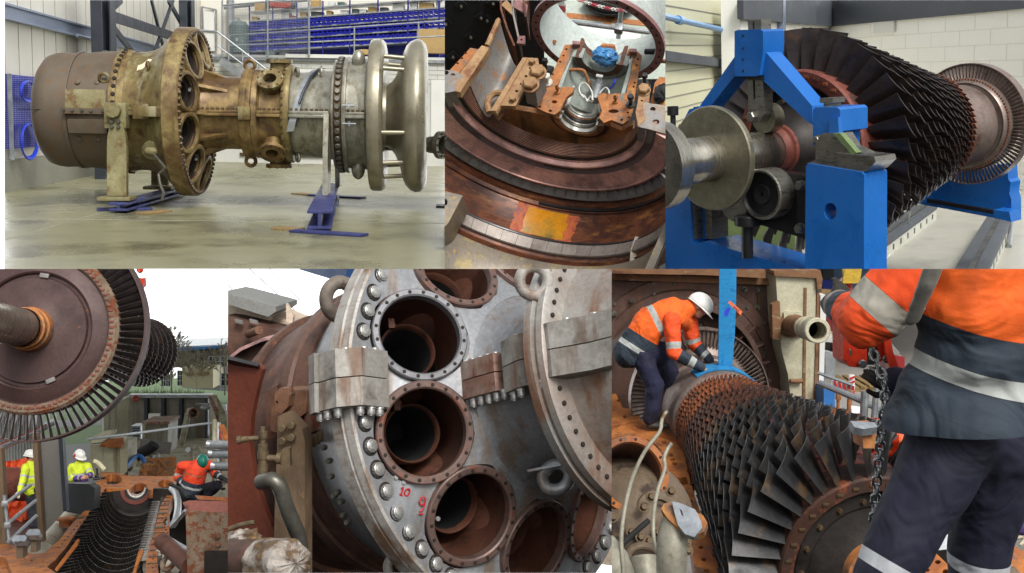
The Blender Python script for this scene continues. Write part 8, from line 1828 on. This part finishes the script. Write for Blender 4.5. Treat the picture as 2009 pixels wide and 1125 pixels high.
# ---- bending worker
d1 = 12.0
J = lambda u, v, dd=0.0, d0=d1: P.dep(u, v, d0+dd)
CU = P.R.transposed() @ V((0, 0, 1)); CF = P.R.transposed() @ V((0, -1, 0)); CR = P.R.transposed() @ V((1, 0, 0))
hd, fw_, up_ = J(1371, 604), CR*.78+CU*-.62+CF*.12, CR*.5+CU*.85
hb_, P_, R_ = head_parts(hd, fw_, up_, 1.0)
arms = {1: [J(1318, 628, -.2), J(1322, 692, -.28), J(1374, 720, -.32)], 2: [J(1352, 634, .12), J(1362, 676, .12), J(1393, 706, .02)]}
legs = {1: [J(1258, 695, -.08), J(1284, 757, -.12), J(1277, 818, -.1)], 2: [J(1300, 700, .12), J(1320, 755, .12), J(1316, 808, .15)]}
sp_ = [J(1250, 678), J(1276, 636), J(1318, 617), J(1348, 606)]
body_caps = [(sp_[0], sp_[1], .15, .15), (sp_[1], sp_[2], .15, .16), (sp_[2], sp_[3], .15, .07), (sp_[3], hd, .06, .058)]
for k in (1, 2): a = arms[k]; body_caps += [(a[0], a[1], .058, .047), (a[1], a[2], .044, .034), (legs[k][0], legs[k][1], .085, .06), (legs[k][1], legs[k][2], .056, .042)]
w1 = melt('person', 'skin', None, body_caps, .014, hb_, 4, label='bending worker in orange jacket and white helmet with gloved hands at the sling', cat='person')
face_bits(w1, P_, R_, 1.0, None, 'hair_grey')
m = MB(); 
m2 = MB(); m2.ball(P_(0, -.03, .012), .1, (.83, .85, .8), R_); m2.build('hair', 'hair_grey', w1)
helmet(w1, P_, R_, 'helmet_white', 1.08, True, .012)
fs = along([sp_[0]+(sp_[0]-sp_[1])*.5]+sp_[1:])
melt('jacket', 'jacket_bent', w1, [(J(1234, 692), sp_[0], .19, .205), (sp_[0], sp_[1], .205, .215), (sp_[1], sp_[2], .215, .205), (sp_[2], sp_[3], .195, .11), (sp_[3], J(1358, 602), .1, .085), (arms[1][0], arms[2][0], .1, .09)], .016, (), 6, .02, 7, {'band': fs})
for k in (1, 2):
    a = arms[k]; melt('sleeve', 'sleeve_hivis', w1, [(a[0], a[1], .105, .085), (a[1], a[2], .083, .058)], .012, (), 4, .012, 11, {'band': along(a)})
melt('trousers', 'trouser_navy', w1, [(J(1262, 686, -.02), J(1296, 694, .1), .16, .15)]+[(legs[k][0], legs[k][1], .125, .105) for k in (1, 2)]+[(legs[k][1], legs[k][2], .105, .098) for k in (1, 2)], .015, (), 5, .022, 8)
hand('glove', 'glove_grey', w1, arms[1][2], J(1400, 736, -.3), CU+CF*.5, .5, 1.15, 1); hand('glove', 'glove_grey', w1, arms[2][2], J(1414, 730, 0), CU+CF*.5, .5, 1.15, -1)
for k, (u, v) in ((1, (1318, 839)), (2, (1342, 822))):
    an = legs[k][2]; h = J(u-42 if k == 1 else u-26, v-4, -.1 if k == 1 else .15); tq = J(u-4, v-3, -.12 if k == 1 else .12); melt('boot', 'boot_dark', w1, [(an+CU*-.02, h+CU*.02, .055, .05), (h, tq, .052, .04, .8)], .011, (), 3)
# ---- large worker at the right, seen from behind
d2 = 3.62; K = lambda u, v, dd=0.0: P.dep(u, v, d2+dd)
hip = K(1912, 860, .05); ch = K(1930, 560, -.02); nk = K(1955, 430, -.03)
ar2 = [K(1822, 505, .02), K(1702, 628, .08), K(1640, 600, .42)]; ar3 = [K(2060, 500, .1), K(1990, 690, .5), K(1760, 775, .55)]
lg = {1: [K(1862, 880, .05), K(1795, 1010, .02), K(1722, 1150, .0), K(1700, 1290, .05)], 2: [K(1952, 880, .12), K(1935, 1010, .2), K(1912, 1150, .25), K(1905, 1300, .3)]}
hb2, P2_, R2_ = head_parts(K(1960, 350, -.1), V((.3, .5, -.1)) if False else CR*-.4-CF*.9, CU, 1.0)
bc2 = [(K(1918, 800, .05), K(1925, 700), .09, .11), (K(1925, 700), ch, .11, .12), (ch, nk, .11, .06), (nk, K(1960, 350, -.1), .06, .06)]
for a in (ar2, ar3): bc2 += [(a[0], a[1], .058, .048), (a[1], a[2], .045, .034)]
for k in lg: bc2 += [(K(1918, 800, .05), lg[k][0], .07, .075), (lg[k][0], lg[k][1], .075, .07), (lg[k][1], lg[k][2], .07, .055), (lg[k][2], lg[k][3], .055, .05)]
w2 = melt('person', 'skin', None, bc2, .014, hb2, 4, label='large worker in orange and navy jacket seen from behind, holding a chain hoist', cat='person')
z0, z1 = K(1930, 842).z, K(1930, 500).z
tilt = lambda p: (p.z-z0)/(z1-z0)+.1*((p-hip).dot(CR)/.3) - .06*((p-hip).dot(CR)/.3)**2
melt('jacket', 'jacket_back', w2, [(K(1896, 812, .05), K(1975, 806, .05), .215, .215), (K(1908, 700, .03), K(1960, 690, .05), .2, .205), (K(1905, 600, 0), K(1985, 580, .02), .2, .2), (K(1905, 520, -.02), K(2000, 500, .02), .19, .19), (K(1920, 440, -.03), K(1985, 430, 0), .14, .14)], .014, [(K(1846, 850, .08), .215), (K(1975, 850, .1), .26), (K(1900, 850, .05), .25), (K(1848, 780, .06), .165)], 12, .008, 4, {'band': tilt}, (K(1880, 842), CU*-1+CR*.06))
melt('sleeve', 'sleeve_back', w2, [(ar2[0], ar2[1], .135, .108), (ar2[1], ar2[2], .1, .062)], .011, [(K(1725, 615, .05), .105)], 5, .012, 9, {'band': along(ar2)})
melt('sleeve', 'sleeve_back', w2, [(ar3[0], ar3[1], .12, .09), (ar3[1], ar3[2], .085, .06)], .014, (), 5, .012, 9, {'band': along(ar3)})
def strip(pts, w):
    m = MB(); ribbon(m, pts, CR*.9+CU*.2, w); return m
melt('brace_strip', 'strip_grey', w2, [(K(1838, 505, -.27), K(1818, 560, -.20), .035, .035, .4, CF), (K(1818, 560, -.20), K(1790, 628, -.06), .035, .03, .4, CF)], .01, (), 3)
fl_ = {k: along(lg[k][:3]) for k in lg}
def leg_band(p):
    def dd(k): a, b = lg[k][0], lg[k][2]; d = b-a; t = max(0, min(1, (p-a).dot(d)/d.length_squared)); return (a+d*t-p).length
    k = 1 if dd(1) < dd(2) else 2; return fl_[k](p)*(.97 if k == 1 else 1.02)
tc_ = [(lg[1][0]+CU*.06, lg[2][0]+CU*.06, .15, .15)]
for k in (1, 2): a = lg[k]; tc_ += [(a[0]+CU*.06, a[0], .145, .155), (a[0], a[1], .155, .125), (a[1], a[2], .125, .1), (a[2], a[3], .1, .09)]
melt('trousers', 'trouser_band', w2, tc_, .012, (), 8, .012, 6, {'band': leg_band})
hand('glove', 'glove_black', w2, K(1762, 772, .5), K(1722, 738, .48), CF, .9, 1.0, 1); hand('glove', 'glove_black', w2, ar2[2], K(1655, 560, .5), CF, .8, 1.05, -1)
melt('jacket_cuff', 'trouser_navy', w2, [(K(1772, 780, .5), K(1758, 752, .47), .062, .068)], .01, (), 3)
# lever hoist with its chain
ho = thing('lever_hoist', 'orange red lever hoist with a steel load chain in the worker hands', 'hoist', (0, 0, 0)); dh = 4.15
trace('hoist_body', [(1653, 600), (1700, 600), (1701, 712), (1694, 722), (1668, 720), (1655, 708)], dh, .14, 'hoist_red', ho); trace('hoist_cover', [(1654, 660), (1661, 660), (1667, 690), (1664, 712), (1655, 706)], dh-.03, .05, 'hoist_red', ho)
trace('hoist_gap', [(1700, 640), (1724, 640), (1724, 716), (1702, 716)], dh+.02, .1, 'black_paint', ho); trace('hoist_side', [(1722, 650), (1742, 650), (1744, 700), (1724, 712)], dh, .12, 'hoist_red', ho)
trace('lever', [(1734, 658), (1746, 656), (1752, 690), (1768, 735), (1778, 752), (1768, 762), (1748, 728), (1736, 690)], dh-.04, .05, 'hoist_red', ho); 
bolts('hoist_bolt', 'chain_steel', ho, [(P.dep(u, v, dh-.01), CF) for u, v in ((1691, 714), (1738, 704), (1661, 691))], .018, .015, 8)
trace('top_hook', [(1651, 570), (1655, 552), (1664, 543), (1672, 548), (1672, 580), (1662, 600), (1654, 590)], dh+.05, .06, 'hook_pink', ho)
t = thing('yellow_sling', 'yellow webbing hanging into the hoist hook at the top', 'sling', (0, 0, 0)); m = MB(); ribbon(m, [P.dep(1678, 480, dh), P.dep(1672, 530, dh), P.dep(1668, 556, dh)], CR, .07); m.build('strap', 'sling_yellow', t); m = MB(); ribbon(m, [P.dep(1660, 480, dh+.1), P.dep(1664, 535, dh+.08), P.dep(1668, 556, dh+.02)], CR, .05); m.build('strap', 'sling_yellow', t)
def chain(pts, pitch, r, parent, nm='chain_link'):
    pts = [V(p) for p in pts]; seg = []
    for a, b in zip(pts, pts[1:]):
        n = max(1, int((b-a).length/pitch)); seg += [(a.lerp(b, (i+.5)/n), (b-a).normalized()) for i in range(n)]
    m = MB(); L = pitch*.78; n = 28
    path = [(L/2*cos(t)*1.0+(.3*L if cos(t) > 0 else -.3*L)*1, r*2.3*sin(t)) for t in [2*pi*i/n for i in range(n)]]
    vs = []; k = 8
    for i in range(n):
        p = V((path[i][0], path[i][1], 0)); q = V((path[(i+1) % n][0], path[(i+1) % n][1], 0)); o = V((path[i-1][0], path[i-1][1], 0)); d = (q-o).normalized(); s = V((0, 0, 1)).cross(d)
        vs += [p+s*r*cos(2*pi*j/k)+V((0, 0, r*sin(2*pi*j/k))) for j in range(k)]
    m.add(vs, [(i*k+j, i*k+(j+1) % k, ((i+1) % n)*k+(j+1) % k, ((i+1) % n)*k+j) for i in range(n) for j in range(k)])
    proto = None
    for i, (c, d) in enumerate(seg):
        x, y, z = basis(d, CF); a = x if i % 2 else y; b = d.cross(a)
        if proto is None: proto = m.build(nm, 'chain_steel', parent, sm=60); o = proto
        else: o = bpy.data.objects.new(nm, proto.data); COL.objects.link(o); o.parent = parent; P.objs.append(o)
        o.matrix_local = Matrix.Translation(c) @ Matrix((d, a, b)).transposed().to_4x4()
chain([P.dep(1707, 672, 3.9), P.dep(1718, 708, 3.88), P.dep(1733, 742, 3.85), P.dep(1737, 768, 3.85), P.dep(1732, 820, 3.85), P.dep(1724, 900, 3.86), P.dep(1718, 970, 3.87), P.dep(1714, 1024, 3.88)], .03, .0062, ho)
chain([P.dep(1703, 722, 3.92), P.dep(1724, 733, 3.9), P.dep(1738, 760, 3.9), P.dep(1740, 800, 3.9), P.dep(1735, 830, 3.9)], .03, .0062, ho)
# third person at the right edge
t3 = J(1998, 1000, 0, 7.9)
q3 = lambda u, v, dd=0: P.dep(u, v, 7.6+dd)
w3 = melt('person', 'skin', None, [(q3(2075, 900), q3(2030, 960), .06, .05), (q3(2030, 960), q3(1990, 985), .048, .036), (q3(2075, 900), q3(2080, 1050), .16, .15), (q3(2075, 900), q3(2080, 800), .12, .07)], .014, [(q3(2080, 770), .1)], 4, label='person mostly outside the right edge, only a purple sleeve and cream gloves showing', cat='person')
melt('sleeve', 'sleeve_purple', w3, [(q3(2060, 1020), q3(2003, 1034), .09, .07)], .012, (), 4, .012, 10); hand('glove', 'glove_cream', w3, q3(2006, 985), q3(1984, 1010), CF, .7, 1.2, 1); hand('glove', 'glove_cream', w3, q3(2018, 1048), q3(1992, 1052), CU, .7, 1.2, 1)
# ---- the yard at the right
t = thing('blue_building', 'blue clad building with dark windows at the top right of the yard', 'building', (0, 0, 0))
trace('wall', [(1590, 500), (2040, 500), (2040, 700), (1590, 640)], 34, 1, 'bldg_blue', t); trace('window', [(1614, 520), (1636, 520), (1636, 548), (1614, 546)], 33.9, .2, 'glass_dark', t); trace('louvre', [(1614, 549), (1636, 550), (1636, 570), (1614, 568)], 33.85, .1, 'hose_blue', t); trace('louvre', [(1748, 640), (1762, 640), (1762, 680), (1750, 674)], 33.85, .1, 'hose_blue', t)
t = thing('truck', 'red flatbed truck with rear lamps and number plate parked in the yard', 'truck', (0, 0, 0))
trace('cab', [(1622, 612), (1680, 612), (1680, 655), (1622, 655)], 24, 2, 'truck_red', t); trace('flatbed', [(1618, 655), (1680, 664), (1680, 676), (1618, 672)], 22.6, 2, 'white_paint', t); trace('chassis', [(1620, 672), (1672, 676), (1672, 694), (1620, 688)], 22.5, 1.5, 'rubber', t)
trace('lamp', [(1641, 669), (1652, 670), (1652, 688), (1641, 686)], 22.3, .1, 'tag_orange', t); trace('number_plate', [(1642, 681), (1653, 682), (1653, 686), (1642, 685)], 22.2, .05, 'plate_yellow', t); trace('mud_flap', [(1641, 692), (1654, 693), (1653, 708), (1642, 706)], 22.3, .04, 'rubber', t)
m = MB(); m.T = Matrix.Translation(P.dep(1629, 596, 23)); m.torus((0, 0, 0), .12, .05, (0, 1, 0), 20, 8); m.torus((0, .05, -.1), .12, .05, (0, 1, .2), 20, 8); m.build('hose_bundle', 'rubber', label='black hose bundle hanging above the truck', cat='hose')
trace('frame_bar', [(1612, 568), (1660, 570), (1660, 580), (1612, 580)], 15, .2, 'wood', None, label='wooden beam over the yard opening beside the cream column', cat='beam')
t = thing('traffic_barrier', 'red and white striped traffic barrier in the yard', 'barrier', (0, 0, 0))
trace('board', [(1634, 744), (1678, 756), (1676, 782), (1632, 758)], 15.0, .05, 'sign_white', t)
for k in range(5): trace('stripe', [(1636+k*9, 745+k*2.4), (1640+k*9, 746+k*2.4), (1645+k*8.2, 765.5+k*3.6), (1640+k*8.2, 763+k*3.6)], 14.96, .02, 'sign_red', t)
trace('end_post', [(1667, 736), (1677, 736), (1677, 758), (1667, 756)], 14.9, .05, 'sign_white', t)
for k in range(2): trace('stripe', [(1667, 742+k*9), (1677, 738+k*9), (1677, 742+k*9), (1667, 746+k*9)], 14.86, .02, 'sign_red', t)
t = thing('scaffold_rail', 'grey scaffold tube railing running behind the studs and the chain', 'railing', (0, 0, 0)); pipe_px('rail', [(1608, 752, 11), (1680, 782, 10.6), (1765, 822, 10.0)], .035, 'galv', t, 10, 0); pipe_px('rail', [(1605, 732, 12), (1672, 756, 11.8)], .02, 'galv', t, 8, 0)
pipe_px('upright', [(1697, 768, 10.4), (1694, 830, 10.4)], .04, 'galv', t, 10, 0); pipe_px('upright', [(1720, 756, 9.9), (1712, 850, 9.9)], .03, 'galv', t, 10, 0)
trace('blue_drum', [(1616, 760), (1638, 764), (1638, 800), (1616, 796)], 13, .5, 'lime_blue', None, label='blue drum behind the rusty studs in the yard', cat='drum')
trace('cabinet', [(1620, 690), (1640, 694), (1638, 745), (1620, 740)], 19, .5, 'galv', None, label='grey steel cabinet in the yard beside the cream column', cat='cabinet')
t = thing('pallet', 'small wooden pallet lying on the yard paving', 'pallet', P.g(1692, 758, ZG6))
for k in range(5): m = MB(); m.box((0, -.4+.2*k, .12), (1.0, .12, .03)); m.build('slat', 'wood', t)
for k in range(3): m = MB(); m.box((-.4+.4*k, 0, .05), (.1, .9, .1)); m.build('bearer', 'wood', t)
trace('white_slab', [(1670, 796), (1700, 800), (1700, 822), (1672, 826)], 12, .2, 'white_paint', None, 0, 60, label='white slab lying beyond the orange flange', cat='slab')
m = MB()
def tarp(a, b): u = 1660+a*120; v = 820+b*90; return P.dep(u, v, 9.2+.25*mnoise.noise(V((a*5, b*5, 1))))
m.grid(tarp, 30, 24); m.build('tarpaulin', 'tarp_orange', label='crumpled orange tarpaulin behind the blades and chain', cat='tarpaulin', sm=25)
t = thing('yard_machine', 'dark machinery frame beyond the hoist lever', 'machine', (0, 0, 0)); trace('arm', [(1744, 668), (1764, 690), (1768, 700), (1746, 694)], 18, .4, 'slate_plate', t); trace('base', [(1744, 694), (1775, 700), (1775, 740), (1744, 730)], 18.4, .6, 'truck_red', t)

clip_panels([p for n, p in sorted(globals().items()) if isinstance(p, Panel) and n != 'P'])

# ------------------------------------------------ one bright overcast sky far behind the open-air sets
use(None)
m = MB(); NS_ = 24
m.add([V((150*sin(rad(-50+100*i/NS_)), 150*cos(rad(-50+100*i/NS_)), z)) for i in range(NS_+1) for z in (-75, 75)], [(2*i, 2*i+2, 2*i+3, 2*i+1) for i in range(NS_)])
me = bpy.data.meshes.new('sky'); me.from_pydata(m.v, [], m.f); me.materials.append(MATS['overcast_sky'])
o = bpy.data.objects.new('sky', me); COL.objects.link(o); o['kind'] = 'structure'
